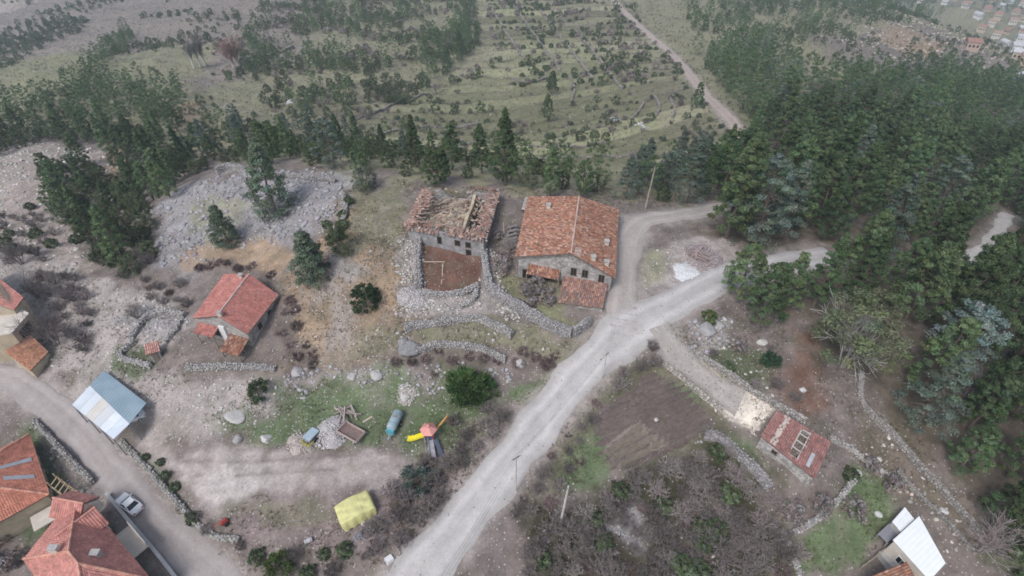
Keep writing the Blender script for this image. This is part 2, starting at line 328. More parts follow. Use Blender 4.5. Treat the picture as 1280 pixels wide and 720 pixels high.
# ================================================================== ground
def lin(*c): return np.array(c, float)
DIRT = lin(.40, .35, .325); PALE = lin(.50, .455, .43); SCREE = lin(.33, .315, .32); OLIVE = lin(.185, .175, .115); GRASS = lin(.255, .252, .150); GREEN = lin(.105, .138, .072)
SCRUB = lin(.185, .155, .14); SOIL = lin(.155, .122, .118); REDSOIL = lin(.17, .095, .07); OCHRE = lin(.34, .245, .165); LITTER = lin(.14, .115, .09); PINK = lin(.39, .325, .29); CREAM = lin(.56, .50, .43)
ZONES = [ # colour, stone amount, feather metres, strength, polygon in photo pixels
 (OLIVE*1.4, .10, 12, 1, [(-400,-60),(1700,-60),(1700,250),(900,250),(640,238),(430,222),(290,205),(130,170),(-400,190)]),
 (SCRUB*1.45, .18, 14, .8, [(-200,-40),(400,-40),(380,60),(250,110),(100,60),(-200,110)]),
 (GRASS, .05, 6, .9, [(350,160),(440,165),(530,112),(640,70),(595,-10),(640,-10),(740,60),(800,110),(850,175),(800,215),(640,198),(440,180)]),
 (PINK*1.1, .1, 10, .9, [(-60,-30),(70,-25),(30,8),(0,16),(-60,30)]),
 (GRASS*1.03, .05, 7, .8, [(10,80),(110,62),(150,85),(60,118),(10,125)]),
 (GRASS, .05, 5, .7, [(140,75),(200,50),(270,60),(250,95),(150,100)]),
 (SCRUB*1.25, .35, 10, .8, [(1010,50),(1160,30),(1290,90),(1290,130),(1180,100),(1060,85)]),
 (OCHRE*1.05, .2, 5, .7, [(1090,45),(1130,30),(1190,55),(1150,80)]),
 (LITTER, .05, 5, 1, [(930,180),(1010,110),(1100,95),(1500,120),(1700,760),(1260,720),(1210,640),(1080,500),(1010,420),(985,340),(890,300),(880,240)]),
 (PINK, .45, 3, .95, [(-120,215),(60,180),(150,190),(165,235),(120,262),(95,300),(125,345),(60,335),(-120,300)]),
 (OCHRE, .2, 2, .85, [(128,186),(158,178),(165,225),(140,232)]),
 (OCHRE*1.1, .2, 2.5, .6, [(215,130),(250,120),(255,150),(215,165)]),
 (DIRT, .75, 3, 1, [(-120,300),(60,325),(130,350),(210,372),(245,410),(185,450),(235,478),(345,468),(352,520),(225,560),(160,522),(95,470),(40,455),(-120,440)]),
 (SCREE, .8, 5, .9, [(186,262),(228,235),(296,215),(350,212),(432,222),(440,250),(405,290),(335,312),(292,302),(252,335),(200,325)]),
 (SCREE, .9, 2, .8, [(180,375),(240,400),(185,430),(150,400)]),
 (OCHRE*1.02, .35, 2, .85, [(225,308),(330,296),(370,322),(345,345),(225,330)]),
 (GRASS*1.05, .45, 2, .6, [(235,255),(290,238),(310,250),(290,300),(250,300)]),
 (OCHRE*.9, .35, 4, .68, [(355,345),(385,330),(430,250),(470,240),(520,300),(520,360),(545,420),(480,462),(350,465),(350,400)]),
 (OCHRE*1.05, .25, 2.5, .8, [(398,296),(440,256),(468,325),(448,350),(420,340)]),
 (OCHRE*1.1, .2, 2.5, .7, [(445,360),(475,352),(482,415),(455,425)]),
 (SCREE*.9, .7, 4, .5, [(398,372),(425,352),(450,400),(446,446),(408,452)]),
 (SCREE*.9, .7, 2, .7, [(415,310),(440,318),(462,345),(440,352),(412,335)]),
 (SCRUB*.8, .3, 2, .7, [(455,415),(500,405),(520,425),(480,450),(450,440)]),
 (OLIVE*1.1, .3, 2.5, .75, [(432,238),(520,230),(505,262),(500,310),(440,315)]),
 (OLIVE*1.15, .35, 2, .6, [(465,395),(520,400),(500,440),(430,445)]),
 (OCHRE*1.15, .1, 1.5, .8, [(478,345),(505,335),(512,375),(490,395),(478,375)]),
 (OCHRE*1.05, .2, 1.5, .7, [(372,400),(398,395),(405,445),(375,450)]),
 (SCRUB*.8, .1, 1.5, .8, [(345,395),(368,375),(372,420),(400,450),(385,468),(352,440)]),
 (SCRUB*.85, .1, 1.5, .8, [(250,332),(290,325),(340,345),(352,372),(330,352),(290,338)]),
 (DIRT*.95, .9, 1.5, .9, [(500,298),(528,298),(528,362),(560,370),(600,362),(612,310),(628,330),(622,372),(640,385),(560,402),(505,395)]),
 (REDSOIL, .12, .7, 1, [(527,300),(603,316),(600,354),(570,362),(527,364)]),
 (OLIVE*1.15, .3, 1.5, .8, [(505,405),(600,398),(650,405),(735,425),(700,462),(640,440),(520,440)]),
 (GRASS*.95, .25, 2, .9, [(618,330),(650,345),(700,352),(708,395),(735,405),(700,415),(625,372)]),
 (SCRUB*.95, .2, 1.5, .8, [(500,440),(600,438),(700,448),(690,470),(560,468),(470,462)]),
 (DIRT*.9, .7, 1.5, .7, [(345,468),(470,462),(560,475),(540,490),(420,480),(350,490)]),
 (GREEN*1.15, .35, 3, .85, [(345,482),(560,475),(620,500),(580,560),(490,566),(330,562),(255,525),(340,520)]),
 (GREEN*1.05, .05, 2, .6, [(470,500),(560,505),(560,555),(465,555)]),
 (GREEN*1.2, .0, 1, .9, [(640,490),(690,462),(695,470),(660,505)]),
 (GREEN*1.0, .15, 1.5, .8, [(145,440),(190,430),(200,455),(170,480),(140,465)]),
 (DIRT*1.03, .03, 2, 1, [(150,530),(185,528),(225,562),(400,562),(492,566),(515,590),(490,618),(400,612),(330,622),(275,648),(235,625),(170,565)]),
 (PALE, .05, 3, .7, [(228,602),(310,580),(340,600),(322,622),(275,645),(240,625)]),
 (SOIL*1.5, .25, 2.5, .9, [(330,622),(480,618),(560,590),(560,640),(480,705),(300,700),(285,650)]),
 (OLIVE*1.2, .2, 2, .6, [(330,640),(380,625),(420,640),(400,670),(330,680)]),
 (SCRUB*1.05, .25, 2.5, .9, [(225,640),(285,655),(300,705),(480,708),(500,740),(300,740),(250,690)]),
 (GREEN, .15, 1.2, .7, [(172,560),(200,580),(260,660),(235,665),(195,605)]),
 (SCRUB*1.1, .5, 2, .9, [(30,520),(70,530),(130,590),(140,625),(100,625),(50,560)]),
 (GREEN*.9, .05, 1.5, .8, [(20,545),(48,525),(50,560),(80,600),(70,640),(120,640),(190,720),(160,720),(110,660),(30,680),(0,640)]),
 (OLIVE*.8, .15, 2.5, .9, [(735,470),(780,440),(835,455),(900,520),(900,560),(860,590),(760,600),(660,640),(690,560)]),
 (SOIL*.92, .03, 1.2, 1, [(745,515),(808,468),(860,482),(892,530),(855,560),(770,592),(742,560)]),
 (GREEN*1.15, .1, 1.5, .85, [(722,540),(742,545),(768,592),(760,610),(715,625),(690,612)]),
 (GREEN*1.2, .0, 1, .7, [(835,480),(858,478),(880,500),(860,505)]),
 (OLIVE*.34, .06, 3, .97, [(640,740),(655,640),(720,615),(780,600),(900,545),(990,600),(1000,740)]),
 (SCREE*.9, .9, 1.5, .85, [(715,650),(765,645),(790,625),(808,650),(800,680),(745,672)]),
 (GREEN*1.35, .02, 2, .9, [(990,720),(1000,680),(1058,635),(1072,585),(1112,600),(1115,635),(1080,690),(1050,730)]),
 (GREEN*1.1, .05, 1.5, .7, [(905,545),(945,545),(960,590),(935,600)]),
 (SCRUB, .15, 2, .8, [(955,600),(1010,605),(1030,635),(990,660),(950,640)]),
 (SCRUB*1.1, .35, 2, .9, [(830,415),(880,385),(965,372),(990,470),(1000,520),(960,505),(880,455)]),
 (GREEN*.95, .25, 2, .7, [(875,440),(930,430),(975,460),(940,490),(900,470)]),
 (DIRT*.95, .9, 1.5, .7, [(862,400),(910,400),(918,425),(880,440),(858,425)]),
 (REDSOIL*1.15, .05, 3, .75, [(968,365),(1000,415),(1030,500),(1010,530),(975,470),(985,430)]),
 (CREAM*.72, .7, 1, .9, [(808,412),(842,402),(868,445),(940,492),(962,508),(945,540),(905,514),(868,480),(822,450)]),
 (CREAM*1.15, .5, .6, 1, [(912,492),(940,492),(966,506),(946,542),(905,515)]),
 (LITTER*1.25, .2, 2, .8, [(1060,545),(1090,520),(1180,600),(1240,680),(1200,690),(1120,610)]),
 (GREEN*1.0, .1, 1.5, .6, [(1230,700),(1250,670),(1290,690),(1290,730)]),
 (DIRT*1.02, .35, 1.5, .95, [(800,318),(850,298),(905,300),(935,318),(850,362),(800,368)]),
 (GRASS*1.2, .4, 1.2, .7, [(797,320),(830,305),(838,335),(815,362),(800,360)]),
 (lin(.78,.79,.80), .0, .5, 1, [(838,332),(856,327),(870,335),(876,348),(850,354)]),
 (DIRT, .1, 1.2, .8, [(762,275),(800,262),(810,290),(800,310),(778,400),(768,410),(772,330)]),
 (OLIVE*1.2, .1, 1.2, .8, [(700,428),(735,420),(728,440),(695,470),(690,450)]),
]
cx, cyv = GX.ravel(), GYY.ravel(); gz = GZ.ravel()
base = SCRUB * 1.1 + np.zeros((len(cx), 3)); stone = np.full(len(cx), .3)
jit = (fbm(cx / 3.2, cyv / 3.2, 21, 4) - .5) * 2
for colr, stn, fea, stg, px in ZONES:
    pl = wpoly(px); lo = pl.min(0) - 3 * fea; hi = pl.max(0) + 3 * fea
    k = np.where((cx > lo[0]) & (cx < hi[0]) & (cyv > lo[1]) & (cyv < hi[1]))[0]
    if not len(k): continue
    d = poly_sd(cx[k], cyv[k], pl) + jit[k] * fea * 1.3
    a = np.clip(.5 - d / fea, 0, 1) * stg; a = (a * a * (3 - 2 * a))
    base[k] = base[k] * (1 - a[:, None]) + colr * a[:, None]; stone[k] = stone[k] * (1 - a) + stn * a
# patchy ground: broad blotches of grass, earth and dead growth
bl = fbm(cx / 5.5, cyv / 5.5, 33, 5); b2 = fbm(cx / 2.1, cyv / 2.1, 39, 4)
far = np.clip((cyv - 115) / 80, 0, 1); bf = fbm(cx / 22, cyv / 22, 35, 5)
base *= (0.80 + .40 * np.where(far > .5, bf * .5 + bl * .5, bl))[:, None]
gmask = np.clip((b2 - .56) * 6, 0, 1) * .4; base = base * (1 - gmask[:, None]) + (OLIVE * .8) * gmask[:, None] * 1.0
gm2 = np.clip((.42 - b2) * 6, 0, 1) * .25; base = base * (1 - gm2[:, None]) + (PINK * .9) * gm2[:, None]
_tn = _hash(TB.ravel(), TB.ravel() * 0, 7) * .7 + .72; _ri = np.clip((TF.ravel() - .62) / .12, 0, 1) * TM.ravel() * np.clip(fbm(cx / 9, cyv / 9, 44, 3) * 2.2 - .5, 0, 1)
base *= (1 + (_tn - 1) * TM.ravel())[:, None]; base = base * (1 - .75 * _ri[:, None]) + (SCRUB * .55) * .75 * _ri[:, None]
_ru = wline([(225,585),(270,588),(330,583),(400,580),(450,583),(500,592)], .8)
for o_ in (-.85, .85):
    d = np.abs(seg_dist(cx, cyv, _ru) - abs(o_)) if o_ > 0 else np.abs(seg_dist(cx, cyv, _ru + np.array([0, 1.9])) - .8); a = np.clip(1 - d / .38, 0, 1) * .5 * (fbm(cx / 4, cyv / 4, 47, 2) > .38); base = base * (1 - a[:, None]) + SOIL * 1.25 * a[:, None]
# verges: earth thrown from the roads
for k, (L, hw) in ROADW.items():
    if k == 'stone_path': continue
    lo = L.min(0) - 6; hi = L.max(0) + 6
    q = np.where((cx > lo[0]) & (cx < hi[0]) & (cyv > lo[1]) & (cyv < hi[1]))[0]
    d = seg_dist(cx[q], cyv[q], L[::2]) + jit[q] * .8; a = np.clip(1 - (d - hw.mean()) / 1.6, 0, 1) * .75
    a = a * np.clip(fbm(cx[q] / 2.2, cyv[q] / 2.2, 66, 4) * 2.4 - .4, 0, 1); base[q] = base[q] * (1 - a[:, None]) + (DIRT * .98) * a[:, None]
nr, nc = GX.shape; idx = np.arange(nr * nc).reshape(nr, nc)
quads = np.stack([idx[:-1, :-1], idx[:-1, 1:], idx[1:, 1:], idx[1:, :-1]], -1).reshape(-1, 4)
MG = groundmat('earth_and_grass', .85)
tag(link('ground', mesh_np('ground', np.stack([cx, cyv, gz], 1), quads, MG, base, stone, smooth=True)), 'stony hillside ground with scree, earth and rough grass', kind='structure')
GRID_COL = base.reshape(nr, nc, 3)
# roads: strips draped over the ground, crowned, ragged at the edges
RCOL = {'gravel_road': (lin(.45,.425,.41), lin(.545,.52,.505)), 'dirt_track': (lin(.42,.37,.34), lin(.48,.44,.41)), 'far_dirt_road': (lin(.44,.36,.315), lin(.48,.41,.365)), 'village_lane': (lin(.36,.32,.305), lin(.40,.36,.345)), 'stone_path': (lin(.36,.325,.295), lin(.41,.375,.34)), 'forest_track': (lin(.48,.45,.42), lin(.52,.49,.46))}
RLAB = {'gravel_road': 'pale gravel road running diagonally up through the village', 'dirt_track': 'packed dirt track turning off beside the big tiled house', 'far_dirt_road': 'pinkish dirt road winding down the far slope', 'village_lane': 'earth lane past the parked car and metal shed', 'stone_path': 'rough stony path between the soil plot and the bank', 'forest_track': 'pale track showing between the forest trees'}
MR = groundmat('packed_gravel', .35)
for kk, (name, (L, hw)) in enumerate(ROADW.items()):
    tan = np.gradient(L, axis=0); tan /= np.linalg.norm(tan, axis=1)[:, None]; nor = np.stack([tan[:, 1], -tan[:, 0]], 1)
    nx = 21; sx = np.linspace(-1, 1, nx); V = []; C = []; Sx = []
    al = np.arange(len(L)) * 1.0
    jl = (fbm(al / 4, al * 0 + kk, 50, 4) - .5) * 2.2; jr = (fbm(al / 4, al * 0 + kk + 9, 51, 4) - .5) * 2.2
    for j, t in enumerate(sx):
        off = t * (hw + (jl if t < 0 else jr)); q = L + nor * off[:, None]
        edge = abs(t)
        z = hz(q[:, 0], q[:, 1]) + 0.07 - (0.16 if edge > .99 else (.03 if edge > .88 else 0))
        V.append(np.stack([q[:, 0], q[:, 1], z], 1))
        ruts = np.exp(-((edge - .45) / .16) ** 2); nz = fbm(q[:, 0] / 2.5, q[:, 1] / 2.5, 60, 4)
        c_ = RCOL[name][0] * (1 - ruts) + RCOL[name][1] * ruts
        c_ = c_[None] * (.80 + .22 * nz + .18 * fbm(al / 14, al * 0 + t * 5, 64, 3))[:, None] * (1 - .12 * edge ** 3)
        C.append(c_); Sx.append(np.full(len(L), .05 if name != 'stone_path' else .8))
    V = np.stack(V, 1).reshape(-1, 3); C = np.stack(C, 1).reshape(-1, 3); Sx = np.stack(Sx, 1).ravel()
    ii = np.arange(len(L) * nx).reshape(len(L), nx)
    Q = np.stack([ii[:-1, :-1], ii[1:, :-1], ii[1:, 1:], ii[:-1, 1:]], -1).reshape(-1, 4)[:, ::-1]
    tag(link(name, mesh_np(name, V, Q, MR, C, Sx, smooth=True)), RLAB[name], kind='structure')

# tilled plot: furrows ploughed across the slope, a paler corner bed
_pp = wpoly([(742,556),(750,515),(806,466),(860,484),(890,528),(856,560),(772,592)]); _c = _pp.mean(0); _dir = wpoly([(770,590),(890,530)]); _u = _dir[1] - _dir[0]; _u /= np.linalg.norm(_u); _w = np.array([-_u[1], _u[0]])
_a, _bb = np.meshgrid(np.arange(-13, 13.01, .5), np.arange(-12, 12.01, .2), indexing='ij'); _x = _c[0] + _u[0] * _a + _w[0] * _bb; _y = _c[1] + _u[1] * _a + _w[1] * _bb
_sd = poly_sd(_x, _y, _pp) + (fbm(_x / 1.5, _y / 1.5, 93, 3) - .5) * 1.2; _n1 = fbm(_x / .8, _y / .8, 95, 3)
_z = hz(_x, _y) + .05 + .085 * np.sin(_bb * 2 * math.pi / 1.0 + fbm(_x / 4, _y / 4, 96, 2) * 2) + (_n1 - .5) * .10 + np.clip(-_sd, -1, 1) * .12 - .10
_bed = poly_sd(_x, _y, wpoly([(752,562),(796,530),(832,558),(778,590)])); _cl = np.where(_bed[..., None] < 0, lin(.160, .135, .108), lin(.132, .104, .094)) * (.78 + .44 * fbm(_x / 2.2, _y / 2.2, 97, 4))[..., None]; _cl = np.where((np.abs(_bed) < .18)[..., None], lin(.22, .19, .165), _cl)
_ii = np.arange(_x.size).reshape(_x.shape); _q = np.stack([_ii[:-1, :-1], _ii[1:, :-1], _ii[1:, 1:], _ii[:-1, 1:]], -1).reshape(-1, 4); _q = _q[(_sd.ravel()[_q] < .4).all(1)]
_us = np.unique(_q); _mp = -np.ones(_x.size, int); _mp[_us] = np.arange(len(_us))
tag(link('soil_plot', mesh_np('soil_plot', np.stack([_x, _y, _z], -1).reshape(-1, 3)[_us], _mp[_q], attrmat('tilled_soil', .95, grain=.3, gscale=2.5), _cl.reshape(-1, 3)[_us], smooth=True)), 'dark tilled soil plot with furrows right of the gravel road', kind='structure')
# ================================================================== buildings
def part(root, name, mb, mat, parent=None, smooth=False, kind=None, label=None):
    o = mb.build(name, mat, None, smooth); o.parent = parent or root
    o.location = (0, 0, 0) if parent else tuple(-q for q in root.location)
    if kind: o['kind'] = kind
    if label: o['label'] = label
    return o
def V3(xy, z): return np.array([xy[0], xy[1], z], float)
def bil(A, B_, C, D, t, s): return (A * (1 - t) + B_ * t) * (1 - s) + (D * (1 - t) + C * t) * s
OLD_TILE = [(.43,.215,.145), (.39,.18,.12), (.46,.27,.195), (.33,.155,.11), (.54,.37,.29), (.26,.145,.115), (.41,.205,.135), (.39,.25,.195), (.48,.25,.16)]
OLD_TILE = [tuple(q * .86 for q in c) for c in OLD_TILE]                # weathered
RUIN_TILE = [(.37,.235,.19), (.32,.19,.155), (.42,.29,.24), (.28,.175,.15), (.46,.35,.30), (.35,.20,.16)]
NEW_TILE = [(.54,.25,.21), (.52,.235,.20), (.56,.265,.22), (.50,.24,.205)]
RED_TILE = [(.47,.195,.165), (.45,.185,.155), (.49,.21,.18), (.43,.18,.155), (.48,.24,.21)]
DIM_TILE = [(.34,.175,.155), (.31,.16,.145), (.37,.20,.18), (.32,.185,.17)]
def tiled(mb, A, B_, C, D, pal, g, pitch=.27, row=.40, h=.085, skip=None, jit=.012, lift=.05):
    """rows of half-round tiles over the sloping quad; A,B on the eave, D above A, C above B"""
    A, B_, C, D = (np.array(q, float) for q in (A, B_, C, D)); n = np.cross(B_ - A, D - A)
    if np.linalg.norm(n) < 1e-6: n = np.cross(B_ - A, C - A)
    n /= np.linalg.norm(n); n = n if n[2] > 0 else -n
    nr = max(2, int(max(np.linalg.norm(D - A), np.linalg.norm(C - B_)) / row))
    for i in range(nr):
        a = bil(A, B_, C, D, 0, i / nr); b = bil(A, B_, C, D, 1, i / nr); W_ = np.linalg.norm(b - a); nc = int(W_ / pitch)
        if nc < 1: continue
        s0, s1 = max(0, (i - .12) / nr), min(1, (i + 1.05) / nr)
        for j in range(nc):
            t0, t1 = j / nc, (j + 1) / nc; tm, sm = (t0 + t1) / 2, (i + .5) / nr
            if skip and skip(tm, sm, g): continue
            k = g.random(); c = np.array(pal[int(g.integers(len(pal)))]) * g.uniform(.86, 1.14); L0 = lift + .03 + g.normal() * jit; L1 = lift + g.normal() * jit * .5
            q = []
            for s, L in ((s0, L0), (s1, L1)):
                for f_, hh in ((0.02, 0), (.27, h), (.73, h), (.98, 0)):
                    q.append(bil(A, B_, C, D, t0 + (t1 - t0) * f_, s) + n * (L + hh))
            mb.add(q, [(0, 1, 5, 4), (1, 2, 6, 5), (2, 3, 7, 6), (0, 3, 2, 1)], tuple(c))
def slab(mb, quad, th, col=(.3, .3, .3)):
    q = [np.array(p, float) for p in quad]; n = np.cross(q[1] - q[0], q[2] - q[0]); n /= np.linalg.norm(n); n = n if n[2] > 0 else -n
    mb.hexa([p - n * th for p in q], q, col)
def ridge_caps(mb, a, b, g, pal, r=.13, step=.42):
    a, b = np.array(a, float), np.array(b, float); n = max(1, int(np.linalg.norm(b - a) / step))
    for i in range(n):
        p, q = a + (b - a) * (i / n), a + (b - a) * ((i + 1.08) / n); mb.tube(p + [0, 0, .03], q + [0, 0, .01], r * 1.1, r * .95, 6, tuple(np.array(pal[int(g.integers(len(pal)))]) * g.uniform(.9, 1.1)))
M_TILE = attrmat('clay_tiles', .85, grain=.30, gscale=.9); M_ST = attrmat('field_stones', .92, grain=.28, gscale=5)
M_WOOD = attrmat('weathered_wood', .85, grain=.3, gscale=7); M_UND = plain('roof_boards', (.20, .15, .12), .9, .3, 3)
def stonewallmat(name, c1, c2, mortar, scale=2.2):
    """rubble masonry: small irregular stones too small to tell apart at this distance"""
    if name in MATS: return MATS[name]
    m, n, bs = nodemat(name); N = n.nodes; L = n.links; tc = N.new('ShaderNodeTexCoord'); mp = N.new('ShaderNodeMapping'); mp.inputs['Scale'].default_value = (1, 1, 1.8); L.new(tc.outputs['Object'], mp.inputs[0])
    vo = N.new('ShaderNodeTexVoronoi'); vo.inputs['Scale'].default_value = scale; L.new(mp.outputs[0], vo.inputs['Vector']); ve = N.new('ShaderNodeTexVoronoi'); ve.feature = 'DISTANCE_TO_EDGE'; ve.inputs['Scale'].default_value = scale; L.new(mp.outputs[0], ve.inputs['Vector'])
    sp = N.new('ShaderNodeSeparateColor'); L.new(vo.outputs['Color'], sp.inputs[0]); rp = N.new('ShaderNodeValToRGB'); rp.color_ramp.elements[0].color = (*c1, 1); rp.color_ramp.elements[1].color = (*c2, 1); L.new(sp.outputs[0], rp.inputs[0])
    st = N.new('ShaderNodeMapRange'); st.inputs['From Max'].default_value = .06; L.new(ve.outputs['Distance'], st.inputs[0]); mx = N.new('ShaderNodeMix'); mx.data_type = 'RGBA'; L.new(st.outputs[0], mx.inputs[0]); mx.inputs[6].default_value = (*mortar, 1); L.new(rp.outputs[0], mx.inputs[7])
    no = N.new('ShaderNodeTexNoise'); no.inputs['Scale'].default_value = 1.1; no.inputs['Detail'].default_value = 7; L.new(tc.outputs['Object'], no.inputs['Vector']); mr = N.new('ShaderNodeMapRange'); mr.inputs['From Min'].default_value = .3; mr.inputs['From Max'].default_value = .7; mr.inputs['To Min'].default_value = .72; mr.inputs['To Max'].default_value = 1.25; L.new(no.outputs[0], mr.inputs[0])
    s2 = N.new('ShaderNodeVectorMath'); s2.operation = 'SCALE'; L.new(mx.outputs[2], s2.inputs[0]); L.new(mr.outputs[0], s2.inputs['Scale']); L.new(s2.outputs[0], bs.inputs['Base Color']); bs.inputs['Roughness'].default_value = .95
    b = N.new('ShaderNodeBump'); b.inputs['Strength'].default_value = .9; b.inputs['Distance'].default_value = .08; L.new(st.outputs[0], b.inputs['Height']); L.new(b.outputs[0], bs.inputs['Normal']); MATS[name] = m; return m
M_RUBBLE = stonewallmat('rubble_masonry', (.36, .335, .32), (.56, .53, .51), (.27, .25, .235)); M_TANW = plain('tan_render', (.50, .42, .31), .9, .16, .8, bump=.2); M_GREYW = stonewallmat('grey_masonry', (.34, .33, .335), (.44, .43, .435), (.32, .31, .31), 3)
M_DARK = plain('shade_panel', (.03, .027, .025), .7, .3, 3); M_FRAME = plain('grey_timber', (.20, .165, .14), .85, .3, 5); M_PLAST = plain('pale_plaster', (.62, .56, .49), .9, .12, .7); M_CONC = plain('concrete', (.42, .40, .385), .9, .2, 1.5, bump=.15)  # M_DARK: shade inside doorways and unglazed openings put into a near-black colour
M_WHITE = plain('white_paint', (.74, .74, .74), .45, .06, 2, spec=.4); M_BRICKP = plain('pale_ridge_mortar', (.56, .42, .36), .9, .2, 3)
def window(root, A, B_, t, zc, w, h, mat=None, name='window', pane='pane', bars=True):
    A = np.array(A[:2], float); B_ = np.array(B_[:2], float); d = (B_ - A) / np.linalg.norm(B_ - A); n = np.array([d[1], -d[0]]); c = A + (B_ - A) * t; ang = math.atan2(d[1], d[0])
    f = MB()
    def bar(dx, dz, sx, sz, pr=.05):
        q = c + d * dx + n * (pr / 2 - .03); f.box((q[0], q[1], zc + dz), (sx, pr + .06, sz), ang)
    bar(-w / 2 - .04, 0, .09, h + .18); bar(w / 2 + .04, 0, .09, h + .18); bar(0, h / 2 + .045, w - .004, .09); bar(0, -h / 2 - .05, w + .25, .09, .1)
    if bars: bar(0, 0, .05, h - .004, .03)
    o = part(root, name, f, mat or M_FRAME); p = MB(); q = c + n * .004; p.box((q[0], q[1], zc), (w, .03, h), ang); part(root, pane, p, M_DARK, o); return o  # wall stays unbroken; a flat dark panel stands in for the shaded inside
def gable_walls(mb, FL, FR, BR, BL, z0, zl, zr, rf, rb):
    """walls under a gabled roof: footprint corners, floor, left and right eave heights, ridge front/back points"""
    v = [V3(FL, z0), V3(FR, z0), V3(FR, zr), rf, V3(FL, zl), V3(BL, z0), V3(BR, z0), V3(BR, zr), rb, V3(BL, zl)]
    mb.add(v, [(0, 1, 2, 3, 4), (6, 5, 9, 8, 7), (0, 4, 9, 5), (1, 6, 7, 2), (4, 3, 8, 9), (3, 2, 7, 8), (0, 5, 6, 1)])
def inset(q, k): c = sum(np.array(p[:2]) for p in q) / len(q); return [c + (np.array(p[:2]) - c) * k for p in q]
def base_at(*pts): a = np.mean([np.array(p[:2]) for p in pts], 0); return (float(a[0]), float(a[1]), float(hz(a[0], a[1])))
def gabled(name, label, EFL, EFR, EBR, EBL, RF, RB, z0, pal, wallmat, seed, k=.93, cat='house', pitch=.27, row=.40, skipL=None, skipR=None, capcol=((.56,.42,.36),), jit=.012):
    g = np.random.default_rng(seed); r = empty(name, base_at(EFL, EFR, EBR, EBL), label, cat)
    W_ = inset([EFL, EFR, EBR, EBL], k); m = MB(); rc = (RF[:2] + RB[:2]) / 2
    def ins(p): return V3(rc + (p[:2] - rc) * k, p[2] - .32)
    def zmix(e, rdg): return e[2] - .22
    def onw(p, a, b): d = b - a; t = np.clip(np.dot(p[:2] - a, d) / np.dot(d, d), .1, .9); return V3(a + d * t, p[2] - .38)
    gable_walls(m, W_[0], W_[1], W_[2], W_[3], z0, zmix(EFL, 0), zmix(EFR, 0), onw(RF, W_[0], W_[1]), onw(RB - [0, 0, .9], W_[3], W_[2])); part(r, 'wall', m, wallmat)
    m = MB(); slab(m, [EFL, RF, RB, EBL], .14); slab(m, [EFR, EBR, RB, RF], .14); ro = part(r, 'roof', m, M_UND)
    m = MB(); tiled(m, EBL, EFL, RF, RB, pal, g, pitch, row, skip=skipL, jit=jit); tiled(m, EFR, EBR, RB, RF, pal, g, pitch, row, skip=skipR, jit=jit); part(r, 'roof_tiles', m, M_TILE, ro, kind='stuff')
    m = MB(); ridge_caps(m, RF + [0, 0, .12], RB + [0, 0, .12], g, capcol); part(r, 'ridge_caps', m, M_TILE, ro)
    return r, W_, ro
# ---- the big old tiled house
EFL, EFR, EBR, EBL = P(644, 321, 13.3), P(769, 348, 12.5), P(773, 262, 12.5), P(660, 246, 13.3); RF, RB = P(714, 317, 16.0), P(724, 246, 16.0)
gt = np.random.default_rng(31)
big, W_, bro = gabled('stone_house', 'big old stone house with a mottled clay tile roof by the track', EFL, EFR, EBR, EBL, RF, RB, 7.6, OLD_TILE, M_RUBBLE, 31, .94,
   skipL=lambda t, s, g: (abs(t - .16) < .10 and s > .92 and g.random() < .4) or g.random() < .008, skipR=lambda t, s, g: g.random() < .012, jit=.03)
for t, nm in ((.60, 0), (.72, 0), (.895, 0)): window(big, W_[0], W_[1], t, 11.95 if t < .8 else 11.55, .8, 1.35)
window(big, W_[0], W_[1], .10, 9.9, 1.5, 1.7, name='doorway', pane='shade_panel', bars=False); window(big, W_[0], W_[1], .34, 9.6, 2.1, 1.8, name='doorway', pane='shade_panel', bars=False)
for t in (.25, .6): window(big, W_[1], W_[2], t, 10.8, .8, 1.1)
dv = (np.array(W_[1]) - np.array(W_[0])); L_ = np.linalg.norm(dv); dv /= L_; nv = np.array([dv[1], -dv[0]])
a0 = W_[0] + dv * 1.6; a1 = W_[0] + dv * 6.6
A_, B2, C2, D2 = V3(a0 + nv * 1.5, 11.15), V3(a1 + nv * 1.5, 11.0), V3(a1 - nv * .1, 11.75), V3(a0 - nv * .1, 11.9)
m = MB(); slab(m, [A_, B2, C2, D2], .1); o = part(big, 'porch_roof', m, M_UND); m = MB(); tiled(m, A_, B2, C2, D2, OLD_TILE, gt, .25, .36, jit=.03); part(big, 'porch_tiles', m, M_TILE, o, kind='stuff')
for k in range(3): m = MB(); q = a0 + (a1 - a0) * (k / 2) + nv * 1.35; m.beam(V3(q, 7.8), V3(q, 11.08), .16, .16, (.26, .21, .17)); part(big, 'porch_post', m, M_WOOD)
